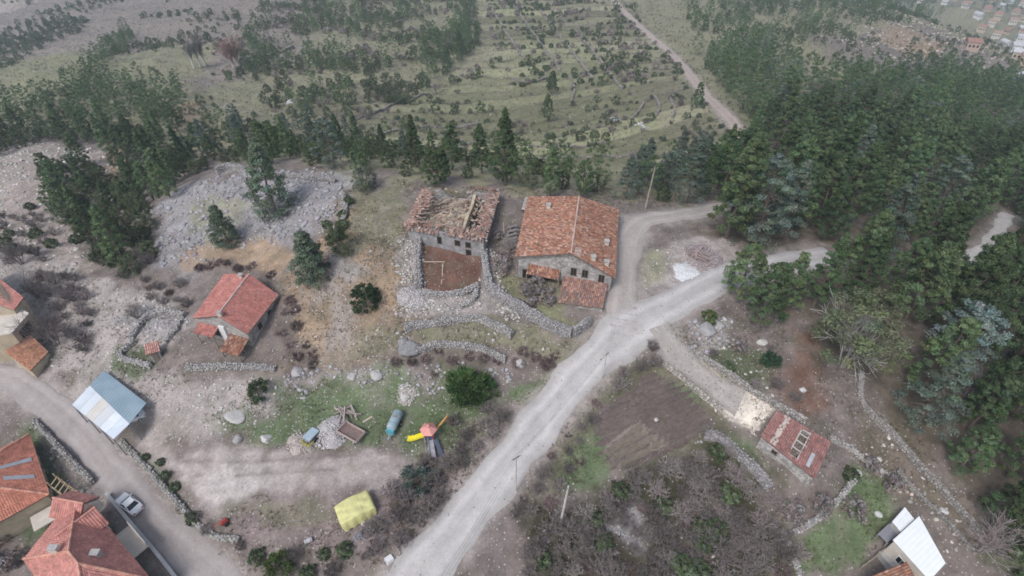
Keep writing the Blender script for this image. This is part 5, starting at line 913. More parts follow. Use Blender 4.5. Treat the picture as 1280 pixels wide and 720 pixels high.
M_GR = attrmat('grass_blades', .8, transl=.25); GC = [(.13, .17, .07), (.17, .19, .10), (.22, .21, .13)]; DC = [(.26, .22, .15), (.20, .17, .12), (.30, .25, .19), (.17, .16, .10)]; BC = [(.27, .225, .205), (.30, .25, .23), (.23, .195, .18), (.20, .185, .13)]
tufts('grass', [([(345,480),(560,472),(625,500),(580,562),(330,562),(255,522)], 9, .12, .32, GC), ([(640,490),(690,460),(735,425),(700,465),(660,505)], 9, .12, .3, GC), ([(690,612),(722,540),(768,592),(715,625)], 12, .12, .35, GC), ([(990,720),(1000,680),(1058,635),(1072,585),(1115,600),(1110,640),(1050,730)], 12, .12, .35, [(.12, .19, .06), (.15, .20, .08)]), ([(172,560),(200,580),(262,662),(235,665)], 9, .12, .35, GC), ([(620,330),(710,355),(705,398),(735,412),(630,372)], 7, .12, .35, GC + DC), ([(432,236),(520,230),(505,310),(440,315)], 6, .12, .35, GC + DC), ([(0,545),(48,525),(120,640),(190,720),(60,720)], 6, .12, .4, GC), ([(870,430),(975,430),(980,490),(900,470)], 5, .12, .4, GC + DC), ([(140,430),(200,430),(200,460),(140,470)], 10, .12, .4, GC)], 'rough green grass on the green, verges and plots', 21, M_GR)
tufts('dry_grass', [([(355,345),(430,250),(520,300),(545,420),(480,462),(350,465)], 5, .12, .4, DC), ([(505,400),(735,420),(700,465),(500,450)], 6, .12, .45, DC + BC), ([(290,640),(480,618),(560,590),(560,640),(480,705),(300,700)], 6, .12, .4, DC + BC), ([(640,720),(655,600),(760,450),(830,440),(900,520),(990,600),(1010,720)], 6, .12, .38, BC + DC), ([(830,415),(965,372),(1000,520),(1060,560),(1100,620),(960,620),(900,470)], 4, .15, .5, BC + DC + GC), ([(40,330),(130,350),(210,372),(245,470),(160,522),(40,455)], 2.5, .12, .45, BC), ([(1000,380),(1100,480),(1260,680),(1200,700),(1000,520)], 3, .15, .5, BC + DC), ([(225,640),(300,660),(490,705),(300,730),(230,690)], 6, .15, .5, BC + DC), ([(780,262),(880,255),(885,246),(790,240),(640,240),(440,228),(430,238)], 4, .15, .5, DC), ([(525,560),(640,500),(600,600),(500,700),(480,640)], 7, .15, .6, DC + BC)], 'dry grass, weeds and dead growth over the slopes', 22, M_GR)
FARC = [(.20, .19, .13), (.15, .15, .10), (.24, .20, .17), (.12, .13, .085), (.28, .26, .19)]
tufts('far_scrub', [([(-60,205),(-60,60),(60,-20),(420,-30),(760,-30),(860,60),(940,185),(840,215),(640,205),(430,215),(290,205),(120,165)], .11, .35, 1.2, FARC), ([(780,-30),(1180,-30),(1290,60),(1290,120),(1060,100),(960,70),(900,60),(930,170)], .12, .4, 1.5, FARC)], 'low scrub and tussocks speckling the far hillsides', 23, M_GR)
# ================================================================== vehicles and yard things
M_CARW = plain('white_car_paint', (.90, .90, .91), .3, .03, 1, spec=.5); M_CARG = plain('car_glass', (.025, .03, .035), .15, .2, 3, spec=.5); M_TYRE = plain('tyre_rubber', (.03, .03, .03), .8, .2, 5); M_RIM = plain('grey_rim', (.5, .5, .52), .4, .1, 5, spec=.5); M_LAMP = plain('lamp_lens', (.6, .62, .65), .2, .1, 5, spec=.6); M_RLAMP = plain('red_lamp_lens', (.42, .04, .03), .3, .1, 5)
def loft(mb, secs):
    """closed loft of equal rings"""
    n = len(secs[0]); b = len(mb.v); vs_ = [p for s in secs for p in s]; fs = [tuple(range(n - 1, -1, -1)), tuple(range((len(secs) - 1) * n, len(secs) * n))]
    for i in range(len(secs) - 1):
        for k in range(n): fs.append((i * n + k, i * n + (k + 1) % n, (i + 1) * n + (k + 1) % n, (i + 1) * n + k))
    mb.add(vs_, fs)
def car(p, rz, label, L=4.4, hatch=False):
    e = empty('parked_car', p, label, 'car', None, rz); h = L / 2; W2 = .86
    def ring(x, w_, zb, zt): return [(x, -w_ * .92, zb), (x, w_ * .92, zb), (x, w_, zb + (zt - zb) * .35), (x, w_ * .98, zt - .1), (x, w_ * .86, zt), (x, -w_ * .86, zt), (x, -w_ * .98, zt - .1), (x, -w_, zb + (zt - zb) * .35)]
    m = MB(); loft(m, [ring(x, w_, zb, zt) for x, w_, zb, zt in ((-h, .70, .42, .82), (-h + .12, .80, .30, .96), (-h + .7, W2, .22, 1.0), (-.9, W2, .20, .98), (.6, W2, .20, .95), (h - 1.1, W2, .22, .90), (h - .3, .80, .28, .80), (h - .02, .66, .38, .66))]); b = m.build('body', M_CARW, e, True)
    xr, xb = (-h + .35, -h + .75) if hatch else (-h + .75, -h + 1.35)
    def cring(x, w_, z): return [(x, -w_, z), (x, w_, z)]
    m = MB(); bot = [(xr, -.76, .95), (.95, -.76, .90), (.95, .76, .90), (xr, .76, .95)]; top = [(xb, -.60, 1.40), (.15, -.60, 1.42), (.15, .60, 1.42), (xb, .60, 1.40)]; m.hexa(bot, top); cb = m.build('cabin', M_CARG, e)
    m = MB(); rf = [(xb - .03, -.62, 1.395), (.20, -.62, 1.415), (.20, .62, 1.415), (xb - .03, .62, 1.395)]; m.hexa(rf, [(x * .99, y * .94, z + .05) for x, y, z in rf]); m.build('roof', M_CARW, e)
    for s in (-1, 1):
        for (xa, za, xt, zt_) in ((.97, .90, .17, 1.41), (xr - .02, .95, xb - .02, 1.39), (-.55, .94, -.55, 1.41)): m = MB(); m.beam((xa, s * .77, za), (xt, s * .615, zt_), .09, .05); m.build('pillar', M_CARW, e)
        m = MB(); m.box((h - .12, s * .56, .66), (.22, .32, .15)); m.build('headlight', M_LAMP, e); m = MB(); m.box((-h + .06, s * .60, .80), (.14, .26, .2)); m.build('taillight', M_RLAMP, e); m = MB(); m.box((.72, s * .93, 1.0), (.12, .16, .12)); m.build('mirror', M_CARW, e)
        for x in (-h + .82, h - .85): m = MB(); m.tube((x, s * .66, .31), (x, s * .87, .31), .31, .31, 16); t = m.build('tyre', M_TYRE, e); m = MB(); m.tube((x, s * .80, .31), (x, s * .885, .31), .19, .19, 12); m.build('rim', M_RIM, t)
    return e
ca_, cb_ = P(149, 620, -6.3), P(175, 640, -6.3); d = (cb_ - ca_)[:2]; cpos = (ca_ + cb_) / 2
car((cpos[0], cpos[1], float(hz(cpos[0], cpos[1])) + .05), math.atan2(d[1], d[0]) + math.pi, 'white saloon car parked on the lane beside the concrete wall', 4.3)
ca_ = at(170, 524); car((ca_[0] - .3, ca_[1], ca_[2] + .03), R(25), 'white hatchback half under the metal shed', 3.7, True)
# yellow tarpaulin over a vehicle
p = at(446, 641); yl = empty('covered_vehicle', p, 'vehicle wrapped in a bright yellow tarpaulin on the brown yard', 'covered vehicle'); gy = np.random.default_rng(501)
def tarp(a, b):
    xs_ = np.linspace(-1, 1, 22); V = []
    for i, x in enumerate(np.linspace(-1, 1, 26)):
        for j, y in enumerate(xs_):
            ex = 1 - max(0, abs(x) - .86) / .14; ey = 1 - max(0, abs(y) - .82) / .18; k = max(0, min(ex, 1)) ** .5 * max(0, min(ey, 1)) ** .5
            hgt = 1.75 + .18 * math.cos(x * 1.4) - .16 * abs(x + .3); wv = (fbm(np.array(x * 2.5 + 3), np.array(y * 2.5), 503, 3) - .5) * .22 + .02 * math.sin(y * 9 + x * 4)
            sg = .08 * math.sin(x * 14 + y * 3) * (1 - k) + .06 * math.sin(y * 12) * (1 - k)
            V.append((x * a * (.9 + .1 * k ** .3) + sg * (abs(x) > .8), y * b + sg * (abs(y) > .7), max(.0, k) ** .55 * (hgt + wv * k) - .02))
    n = 22; fs = [(i * n + j, i * n + j + 1, (i + 1) * n + j + 1, (i + 1) * n + j)[::-1] for i in range(25) for j in range(n - 1)]; return V, fs
V, fs = tarp(2.4, 1.6); m_ = mesh_np('tarpaulin', V, fs, plain('yellow_tarpaulin', (.68, .64, .29), .6, .16, 1.2, spec=.35, bump=.2), smooth=True); o = link('tarpaulin', m_, yl, None, R(32))
m = MB(); ro_ = []
for x in (-.9, .7): 
    pts = [(x, y, 1.78 if abs(y) < 1.1 else .9 if abs(y) < 1.5 else .1) for y in (-1.6, -1.45, -1.0, 0, 1.0, 1.45, 1.6)]
    for a, b in zip(pts[:-1], pts[1:]): m.tube(a, b, .025, .025, 5)
m.build('rope', plain('pale_rope', (.5, .46, .25), .9), yl, rz=R(32))
for x in (-1.5, 1.5):
    for s in (-1, 1): m = MB(); m.tube((x, s * 1.15, .3), (x, s * 1.36, .3), .3, .3, 12); m.build('tyre', M_TYRE, yl, rz=R(32))
# brown farm trailer
p = at(441, 546); tr = empty('farm_trailer', p, 'brown box trailer of bare wood and metal parked on the green', 'trailer', None, R(-30)); M_TRB = plain('brown_metal', (.36, .27, .24), .8, .25, 3); M_TRI = plain('brown_boards', (.23, .165, .15), .9, .25, 5)
m = MB(); m.box((0, 0, .85), (3.3, 1.75, .1)); m.build('bed', M_TRI, tr)
for nm, c, s in (('side_board', (0, -.92, 1.12), (3.42, .07, .5)), ('side_board', (0, .92, 1.12), (3.42, .07, .5)), ('tailboard', (1.675, 0, 1.12), (.07, 1.77, .5)), ('headboard', (-1.675, 0, 1.12), (.07, 1.77, .5))): m = MB(); m.box(c, s); m.build(nm, plain('pale_brown_boards', (.47, .37, .34), .85, .15, 3), tr)
m = MB(); m.beam((-1.6, .3, .7), (-2.9, 0, .55), .1, .1); m.beam((-1.6, -.3, .7), (-2.9, 0, .55), .1, .1); m.build('drawbar', M_TRB, tr); m = MB(); m.beam((-1.5, 0, .72), (1.5, 0, .72), .5, .12); m.build('chassis', M_TRB, tr)
for x in (-.9, .9):
    for s in (-1, 1): m = MB(); m.tube((x, s * .62, .34), (x, s * .84, .34), .36, .36, 14); t = m.build('tyre', M_TYRE, tr); m = MB(); m.tube((x, s * .82, .34), (x, s * .86, .34), .18, .18, 10); m.build('rim', M_RIM, t)
wp = empty('log_pile', at(434, 522), 'pile of grey logs and planks behind the brown trailer', 'logs'); gw = np.random.default_rng(511)
for k in range(13): m = MB(); q = np.array(at(434 + gw.uniform(-10, 10), 521 + gw.uniform(-7, 6))) + [0, 0, .15 + .07 * k]; a = gw.normal() * .6 - 1.0; d = np.array([math.cos(a), math.sin(a), gw.normal() * .1]) * gw.uniform(.7, 1.3); m.tube(q - d, q + d, .13, .10, 6, tuple(np.array((.40, .33, .31)) * gw.uniform(.6, 1.25))); part(wp, 'log', m, M_WOOD)
m = MB(); q = np.array(at(460, 525)); m.beam(q + [-.6, -.45, .1], q + [.5, .5, .12], .3, .06, (.52, .44, .35)); o = m.build('plank', M_WOOD); o.location = [-x for x in (0, 0, 0)]; tag(o, 'single pale plank on the grass right of the brown trailer', 'plank')
# blue water bowser
p = at(495, 532); bw = empty('tank_trailer', p, 'blue-grey water tank trailer standing on the green', 'trailer', None, R(76)); M_BLUE = plain('faded_blue_paint', (.27, .37, .42), .55, .22, 2.2, spec=.35, col2=(.38, .45, .48))
m = MB(); secs = []
for x, r in ((-1.5, .35), (-1.42, .58), (-1.25, .68), (0, .70), (1.25, .68), (1.42, .58), (1.5, .35)): secs.append([(x, r * math.cos(a), 1.25 + r * math.sin(a)) for a in np.linspace(0, 2 * math.pi, 18, endpoint=False)])
loft(m, secs); tk = m.build('tank', M_BLUE, bw, True); m = MB(); m.tube((.2, 0, 1.9), (.2, 0, 2.06), .24, .24, 12); m.build('filler_cap', M_TRB, tk); m = MB(); [m.tube((x, 0, 1.25), (x + .06, 0, 1.25), .725, .725, 18) for x in (-.8, .75)]; m.build('strap', plain('dark_blue_strap', (.16, .24, .29), .6), tk)
m = MB(); m.box((0, 0, .52), (3.0, .7, .12)); m.build('chassis', M_TRB, bw); m = MB(); m.beam((-1.4, .25, .5), (-2.7, 0, .45), .09, .09); m.beam((-1.4, -.25, .5), (-2.7, 0, .45), .09, .09); m.build('drawbar', M_BLUE, bw); m = MB(); m.box((-1.65, 0, .85), (.35, 1.1, .7)); m.build('pump_box', plain('teal_paint', (.10, .33, .40), .5, .2, 3), bw)
for s in (-1, 1): m = MB(); m.tube((.1, s * .55, .36), (.1, s * .78, .36), .38, .38, 14); t = m.build('tyre', M_TYRE, bw); m = MB(); m.tube((.1, s * .76, .36), (.1, s * .80, .36), .2, .2, 10); m.build('rim', M_RIM, t)
# small blue and yellow seeder
p = at(390, 550); sdx = empty('seed_drill', p, 'small blue seed drill with a yellow frame at the edge of the yard', 'implement', None, R(60)); m = MB(); m.hexa([(-.7, -.4, .6), (1.0, -.4, .6), (1.0, .4, .6), (-.7, .4, .6)], [(-.8, -.65, 1.25), (1.1, -.65, 1.25), (1.1, .65, 1.25), (-.8, .65, 1.25)]); m.build('hopper', plain('pale_blue_paint', (.38, .46, .53), .55, .2, 3), sdx)
M_YEL = plain('yellow_paint', (.52, .46, .10), .6, .2, 3); m = MB(); m.box((-1.1, 0, .55), (.12, 1.5, .12)); m.box((1.2, 0, .55), (.12, 1.5, .12)); m.beam((-1.1, .7, .55), (1.2, .7, .55), .1, .1); m.beam((-1.1, -.7, .55), (1.2, -.7, .55), .1, .1); m.beam((-1.15, .6, .55), (-1.5, .1, 1.1), .08, .08); m.beam((-1.15, -.6, .55), (-1.5, -.1, 1.1), .08, .08); m.build('frame', M_YEL, sdx)
for s in (-1, 1): m = MB(); m.tube((.1, s * .76, .4), (.1, s * .90, .4), .42, .42, 14); m.build('wheel', M_TYRE, sdx)
for k in range(5): m = MB(); m.beam((-1.1, -.6 + .3 * k, .5), (-1.2, -.6 + .3 * k, .05), .05, .05); m.build('coulter', M_TRB, sdx)
# playground tower
p = at(538, 551); pg = empty('play_tower', p, 'playground tower with a pink hexagonal roof and yellow slide', 'playground'); M_PINKR = plain('coral_plastic', (.70, .31, .27), .5, .08, 2, spec=.35); M_YS = plain('yellow_plastic', (.80, .70, .04), .4, .06, 2, spec=.4); M_OR = plain('orange_plastic', (.72, .36, .09), .45, .08, 2, spec=.4); M_RED = plain('red_paint', (.5, .07, .05), .5, .1, 2); M_GMET = plain('dark_blue_metal', (.09, .11, .15), .5, .2, 2)
for k in range(4): a = math.pi / 4 + k * math.pi / 2; m = MB(); m.tube((math.cos(a) * .85, math.sin(a) * .85, -.3), (math.cos(a) * .85, math.sin(a) * .85, 2.7), .06, .06, 8); m.build('post', M_RED, pg)
m = MB(); m.box((0, 0, 1.2), (1.4, 1.4, .08)); m.build('platform', M_GMET, pg); hx = [(1.15 * math.cos(k * math.pi / 3), 1.15 * math.sin(k * math.pi / 3)) for k in range(6)]
for k in range(6): m = MB(); a, b = hx[k], hx[(k + 1) % 6]; m.hexa([(a[0], a[1], 2.55), (b[0], b[1], 2.55), (b[0] * .3, b[1] * .3, 3.22), (a[0] * .3, a[1] * .3, 3.22)], [(a[0] * 1.02, a[1] * 1.02, 2.66), (b[0] * 1.02, b[1] * 1.02, 2.66), (b[0] * .3, b[1] * .3, 3.3), (a[0] * .3, a[1] * .3, 3.3)]); m.build('roof_panel', M_PINKR, pg)
m = MB(); m.hexa([(x * .31, y * .31, 3.2) for x, y in hx], [(x * .2, y * .2, 3.5) for x, y in hx]); m.build('roof_cap', M_PINKR, pg)
m = MB(); pts = [(-.7, 0, 1.25), (-1.2, 0, 1.1), (-2.2, .05, .45), (-2.7, .1, .25), (-3.1, .15, .22)]
for a, b in zip(pts[:-1], pts[1:]): m.beam(a, b, .62, .05)
sld = m.build('slide', M_YS, pg)
for s in (-1, 1):
    m = MB()
    for a, b in zip(pts[:-1], pts[1:]): m.beam((a[0], a[1] + s * .33, a[2] + .12), (b[0], b[1] + s * .33, b[2] + .12), .06, .24)
    m.build('slide_side', M_YS, sld)
m = MB(); m.tube((.6, .6, 1.3), (2.2, 2.5, 2.1), .12, .12, 8); m.build('climbing_beam', M_OR, pg); m = MB(); m.tube((2.2, 2.5, -.2), (2.2, 2.5, 2.15), .07, .07, 8); m.build('beam_post', M_RED, pg); m = MB(); m.tube((2.2, 2.5, 2.1), (2.8, 1.9, -.2), .06, .06, 8); m.build('beam_strut', M_RED, pg)
for dx, y0 in ((.35, -.7), (1.05, -.6)):
    m = MB(); m.beam((dx * .8, y0, 1.25), (dx * 1.6 + .2, y0 - 1.9, .05), .55, .05); m.build('ramp', M_GMET if dx > .5 else plain('grey_steps', (.33, .32, .36), .6, .2, 2), pg)
for s in (-.2, .2): m = MB(); m.tube((-.3 + s, -.75, 1.9), (.0 + s, -2.4, .6), .04, .04, 6); m.build('handrail', plain('grey_blue_rail', (.3, .33, .42), .5), pg)
# small red tiller on the lane wall and other bits
p = at(282, 655); rt = empty('red_tiller', p, 'small red two wheeled tiller beside the lane wall', 'tiller', None, .8); m = MB(); m.box((0, 0, .55), (.9, .5, .5)); m.hexa([(-.4, -.2, .8), (.4, -.2, .8), (.4, .2, .8), (-.4, .2, .8)], [(-.25, -.15, 1.05), (.3, -.15, 1.05), (.3, .15, 1.05), (-.25, .15, 1.05)]); m.build('engine', plain('dull_red_paint', (.38, .07, .06), .6, .2, 3), rt)
for s in (-1, 1): m = MB(); m.tube((.1, s * .35, .3), (.1, s * .5, .3), .32, .32, 12); m.build('wheel', M_TYRE, rt); m = MB(); m.beam((-.4, s * .15, .7), (-1.4, s * .35, 1.05), .05, .05); m.build('handle', M_RED, rt)
p = at(450, 672); sc_ = empty('metal_scrap', p, 'small heap of bent blue-grey metal scrap below the yellow cover', 'scrap'); gsx = np.random.default_rng(521)
for k in range(7): m = MB(); q = np.array([gsx.normal() * .3, gsx.normal() * .7, .25 + .1 * k]); d = np.array([gsx.normal() * .3, gsx.uniform(.4, 1.0), gsx.normal() * .3]); m.tube(q - d, q + d, .06, .06, 6, (.26, .28, .34)); m.build('bar', M_WOOD, sc_)
p = at(386, 677); pk = empty('scrap_drum', p, 'pale crumpled drum lying among weeds below the brown yard', 'drum', None, .5); m = MB(); m.tube((-.45, 0, .3), (.45, 0, .3), .3, .28, 12); m.build('shell', M_RIM, pk); m = MB(); [m.tube((x, 0, .3), (x + .05, 0, .3), .325, .325, 12) for x in (-.3, .25)]; m.build('hoop', M_TRB, pk)
p = at(487, 700); mk = empty('marker_stone', p, 'white painted block at the edge of the gravel road near the bottom', 'block', None, .7); m = MB(); m.hexa([(-.5, -.4, -.2), (.5, -.4, -.2), (.5, .4, -.2), (-.5, .4, -.2)], [(-.42, -.33, .5), (.44, -.35, .45), (.42, .33, .5), (-.44, .35, .52)]); m.build('block', M_WHITE, mk)
# ================================================================== power line
M_POLE = plain('pale_concrete_pole', (.52, .50, .47), .85, .15, 2); M_WPOLE = plain('wooden_pole', (.40, .33, .28), .9, .2, 3); TOPS = {}
def pole(key, u, v, h, label, mat, lean=(0, 0), arm=1.6, rz=.6, r0=.17):
    p = at(u, v); e = empty('power_pole', p, label, 'pole'); t = np.array([lean[0], lean[1], h]); m = MB(); m.tube((0, 0, -.8), t, r0, r0 * .65, 8); m.build('post', mat, e); d = np.array([math.cos(rz), math.sin(rz), 0]) * arm / 2
    m = MB(); c = t - [0, 0, .35]; m.beam(c - d, c + d, .1, .1); m.build('crossarm', M_FRAME, e); tops = []
    for k in (-1, 0, 1): m = MB(); q = c + d * k * .9 + [0, 0, .05]; m.tube(q, q + [0, 0, .25], .05, .035, 8); m.build('insulator', M_WHITE, e); tops.append(np.array(p) + q + [0, 0, .24])
    TOPS[key] = tops
pole('near', 700, 655, 8.6, 'pale leaning power pole in the thicket right of the gravel road', M_POLE, (.5, .3)); pole('road', 645, 614, 8.0, 'power pole on the verge of the gravel road near the bottom', M_POLE, (0, 0), 1.2, .6, .1); pole('mid', 752, 474, 5.5, 'thin power pole on the verge at the road junction', M_POLE, (.2, .1), .7, .6, .08); pole('crest', 806, 262, 8.5, 'wooden power pole on the crest beside the track bend', M_WPOLE, (.4, 0)); pole('low', 560, 760, 8.0, 'power pole at the bottom edge right of the gravel road', M_POLE)
for a, b, lab in (('crest', 'mid', 'three thin wires from the crest pole to the junction pole'), ('mid', 'road', 'three thin wires from the junction pole along the gravel road'), ('road', 'low', 'three thin wires running along the road to the bottom edge')):
    e = empty('power_line', TOPS[a][1], lab, 'wires')
    for k in range(3):
        m = MB(); A_, B2 = TOPS[a][k], TOPS[b][k]; pts = [A_ + (B2 - A_) * t - np.array([0, 0, 1.0]) * 4 * t * (1 - t) * .7 for t in np.linspace(0, 1, 13)]
        for q, w_ in zip(pts[:-1], pts[1:]): m.tube(q, w_, .010, .010, 4)
        part(e, 'wire', m, plain('wire', (.12, .12, .13), .6))
# ================================================================== vegetation
def cards(cen, dirs, ln, wd, g, face=None):
    """leaf or needle tufts: a diamond of two triangles at each centre, long axis along dirs"""
    n = len(cen); d = dirs / (np.linalg.norm(dirs, axis=1)[:, None] + 1e-9)
    r = g.normal(size=(n, 3)); u = np.cross(d, r); u /= (np.linalg.norm(u, axis=1)[:, None] + 1e-9)
    if face is not None:                              # blades lie over the clump like shingles, so the clump has a lit and a shaded side
        nn = face + g.normal(size=(n, 3)) * .6; nn /= (np.linalg.norm(nn, axis=1)[:, None] + 1e-9)
        d = np.cross(nn, r); d /= (np.linalg.norm(d, axis=1)[:, None] + 1e-9); u = np.cross(nn, d)
    ln = np.broadcast_to(ln, n)[:, None]; wd = np.broadcast_to(wd, n)[:, None]
    V = np.stack([cen - d * ln * .5, cen + u * wd * .5 + d * ln * .1, cen + d * ln * .5, cen - u * wd * .5 + d * ln * .1], 1).reshape(-1, 3)
    return V, np.arange(4 * n).reshape(n, 4)
def unit(g, n):
    v = g.normal(size=(n, 3)); return v / np.linalg.norm(v, axis=1)[:, None]
PROFILE = {
 'dome':  lambda t: np.sqrt(np.clip(1 - ((t - .30) / .72) ** 2, 0, 1)),
 'cone':  lambda t: np.clip(1.02 - t, 0, 1) ** .8 * np.clip(t * 9 + .35, 0, 1),
 'egg':   lambda t: np.sqrt(np.clip(1 - ((t - .42) / .60) ** 2, 0, 1)),
 'spire': lambda t: np.clip(1.03 - t ** 1.5, 0, 1) ** .75 * np.clip(t * 5 + .5, 0, 1),
 'umb':   lambda t: np.sqrt(np.clip(1 - ((t - .55) / .52) ** 2, 0, 1)),
}
def crown_mesh(name, seed, h, r, prof, nclump, ncard, ln, wd, colr, mat, z0=.18, clump=.26, flat=.65, up=.6, lean=0.0, lift=0.0, spiky=False):
    g = np.random.default_rng(seed); cen = []; dr = []; cl = []; fc = []
    lob = g.uniform(.72, 1.18, 9)                    # uneven outline
    for i in range(nclump):
        t = (i + g.random()) / nclump; t = t ** .85; a = i * 2.39996 + g.normal() * .5
        k = lob[int((a % (2 * math.pi)) / (2 * math.pi) * 9) % 9] * g.uniform(.8, 1.1)
        rad = r * float(PROFILE[prof](np.array(t))) * k * (.42 + .58 * math.sqrt(g.random()))
        z = h * (z0 + (1 - z0) * t) + g.normal() * h * .02 - rad * lift
        c = np.array([rad * math.cos(a) + lean * z, rad * math.sin(a), z])
        cr = clump * r * g.uniform(.7, 1.25) * (1 - .35 * t)
        n = int(ncard * g.uniform(.7, 1.3)); o = unit(g, n) * (g.random(n) ** .45)[:, None] * cr; o[:, 2] *= flat
        out = np.array([math.cos(a), math.sin(a), 0]) * .5
        cen.append(c + o); dr.append(o / cr + out + np.array([0, 0, up]) + g.normal(size=(n, 3)) * .35)
        fc.append(o / cr * 1.2 + np.array([math.cos(a), math.sin(a), 0]) * .35 + np.array([0, 0, .35])); tone = g.uniform(.70, 1.35); tint = np.array([1 + g.normal() * .07, 1, 1 + g.normal() * .07])
        cl.append(np.array(colr) * tone * tint * g.uniform(.78, 1.25, n)[:, None])
    cen = np.concatenate(cen); dr = np.concatenate(dr); cl = np.concatenate(cl); n = len(cen)
    V, Fc = cards(cen, dr, ln * g.uniform(.7, 1.3, n), wd * g.uniform(.7, 1.3, n), g, None if spiky else np.concatenate(fc))
    return mesh_np(name, V, Fc, mat, np.repeat(cl, 4, 0))
BARK = attrmat('bark', grain=.35, gscale=6)
def trunk_mesh(name, seed, h, r0, limbs, reach, colr=(.16, .125, .105), top=.95, lo=.3):
    g = np.random.default_rng(seed); m = MB(); p = np.array([0, 0, -.5]); n = 6; pts = [p]
    for i in range(1, n + 1): pts.append(np.array([g.normal() * .04 * h * i / n * .6, g.normal() * .04 * h * i / n * .6, h * top * i / n]))
    for i in range(n): m.tube(pts[i], pts[i + 1], r0 * (1 - .9 * i / n), r0 * (1 - .9 * (i + 1) / n), 6, colr)
    for k in range(limbs):
        t = g.uniform(lo, .92); z = t * n; i = min(int(z), n - 1); b = pts[i] + (pts[i + 1] - pts[i]) * (z - i); a = k * 2.4 + g.normal() * .3
        L = reach * (1.15 - .75 * t) * g.uniform(.6, 1); e = b + np.array([math.cos(a) * L, math.sin(a) * L, L * g.uniform(.15, .55)])
        m.tube(b, e, r0 * .38 * (1.1 - t * .7), r0 * .08, 5, colr)
    return m.mesh(name, BARK)
def twig_mesh(name, seed, h, r, n, colr, mat, wd=.045, stems=5, spread=1.0):
    """leafless shrub or tree: forking twigs as thin tapering slivers"""
    g = np.random.default_rng(seed); A = []; Bq = []; W = []
    def grow(p, d, L, w_, dep):
        if dep == 0 or L < .12: return
        e = p + d * L; A.append(p); Bq.append(e); W.append(w_)
        for _ in range(n if dep > 1 else 0):
            dd = d + g.normal(size=3) * .48 * spread; dd[2] = dd[2] * .8 + .14; dd /= np.linalg.norm(dd)
            grow(p + (e - p) * g.uniform(.45, 1.0), dd, L * g.uniform(.5, .8), w_ * .62, dep - 1)
    for s in range(stems):
        a = s * 2.4 + g.normal() * .4; d = np.array([math.cos(a) * .55 * spread * r / h, math.sin(a) * .55 * spread * r / h, 1.0]); d /= np.linalg.norm(d)
        grow(np.array([math.cos(a), math.sin(a), 0]) * .08 * r, d, h * g.uniform(.34, .46), wd * 2.3, 4)
    A = np.array(A); Bq = np.array(Bq); W = np.maximum(np.array(W), wd * .5); d = Bq - A; d /= np.linalg.norm(d, axis=1)[:, None]
    V = []; C = []
    for k in range(2):
        rv = g.normal(size=d.shape); u = np.cross(d, rv); u /= np.linalg.norm(u, axis=1)[:, None]
        V.append(np.stack([A - u * W[:, None] * .5, A + u * W[:, None] * .5, Bq + u * W[:, None] * .28, Bq - u * W[:, None] * .28], 1).reshape(-1, 3))
        C.append(np.repeat(np.array(colr) * g.uniform(.75, 1.3, len(A))[:, None], 4, 0))
    V = np.concatenate(V); return mesh_np(name, V, np.arange(len(V)).reshape(-1, 4), mat, np.concatenate(C))
M_PINE = attrmat('pine_needles', .75, rand=.36, hue=.018, transl=.18)
M_LEAF = attrmat('evergreen_leaves', .7, rand=.25, hue=.02, transl=.2)
M_CEDAR = attrmat('cedar_needles', .75, rand=.15, hue=.012, transl=.15)
M_TWIG = attrmat('bare_twigs', .9, rand=.38, hue=.02)
PINE_C = (.105, .152, .074); CEDAR_C = (.140, .178, .140); BUSH_C = (.110, .138, .074); TWIG_C = (.265, .23, .22); BRAM_C = (.22, .165, .16)
PR = {}
def proto(kind, parts, radius, height): PR.setdefault(kind, []).append((parts, radius, height))
for k in range(6):
    h = [11, 12.5, 9.5, 12.5, 10.5, 9][k]; r = [2.6, 2.5, 2.9, 2.6, 2.9, 2.3][k]; pf = ['spire', 'spire', 'dome', 'cone', 'spire', 'egg'][k]
    proto('pine', [('trunk', trunk_mesh('pine_trunk', 100 + k, h, .2, 14, r, (.17, .13, .115))), ('crown', crown_mesh('pine_crown', 120 + k, h, r, pf, 112, 84, .36, .115, PINE_C, M_PINE, z0=.15, clump=.22))], r, h)
for k in range(3):
    h = [12, 10, 11][k]; r = [3.6, 3.1, 3.4][k]
    proto('cedar', [('trunk', trunk_mesh('cedar_trunk', 200 + k, h, .26, 18, r)), ('crown', crown_mesh('cedar_crown', 220 + k, h, r, ['cone', 'dome', 'cone'][k], 105, 70, .36, .11, CEDAR_C, M_CEDAR, z0=.10, clump=.23, flat=.28, up=.25, lift=.12))], r, h)
for k in range(3):
    h = [8.5, 7.0, 6.5][k]; r = [2.3, 2.2, 2.1][k]
    proto('fir', [('trunk', trunk_mesh('fir_trunk', 300 + k, h, .16, 10, r * .8)), ('crown', crown_mesh('fir_crown', 320 + k, h, r, 'spire', 100, 80, .30, .11, (.130, .172, .118), M_CEDAR, z0=.05, clump=.30, flat=.55, up=.3, lift=.18))], r, h)
for k in range(4):
    h = [4.2, 5.2, 3.6, 4.6][k]; r = [2.2, 2.3, 2.1, 1.9][k]
    proto('oak', [('trunk', trunk_mesh('evergreen_trunk', 400 + k, h, .13, 8, r * .8)), ('crown', crown_mesh('evergreen_crown', 420 + k, h, r, 'egg', 52, 64, .25, .13, BUSH_C, M_LEAF, z0=.08, clump=.29, flat=.8, up=.4))], r, h)
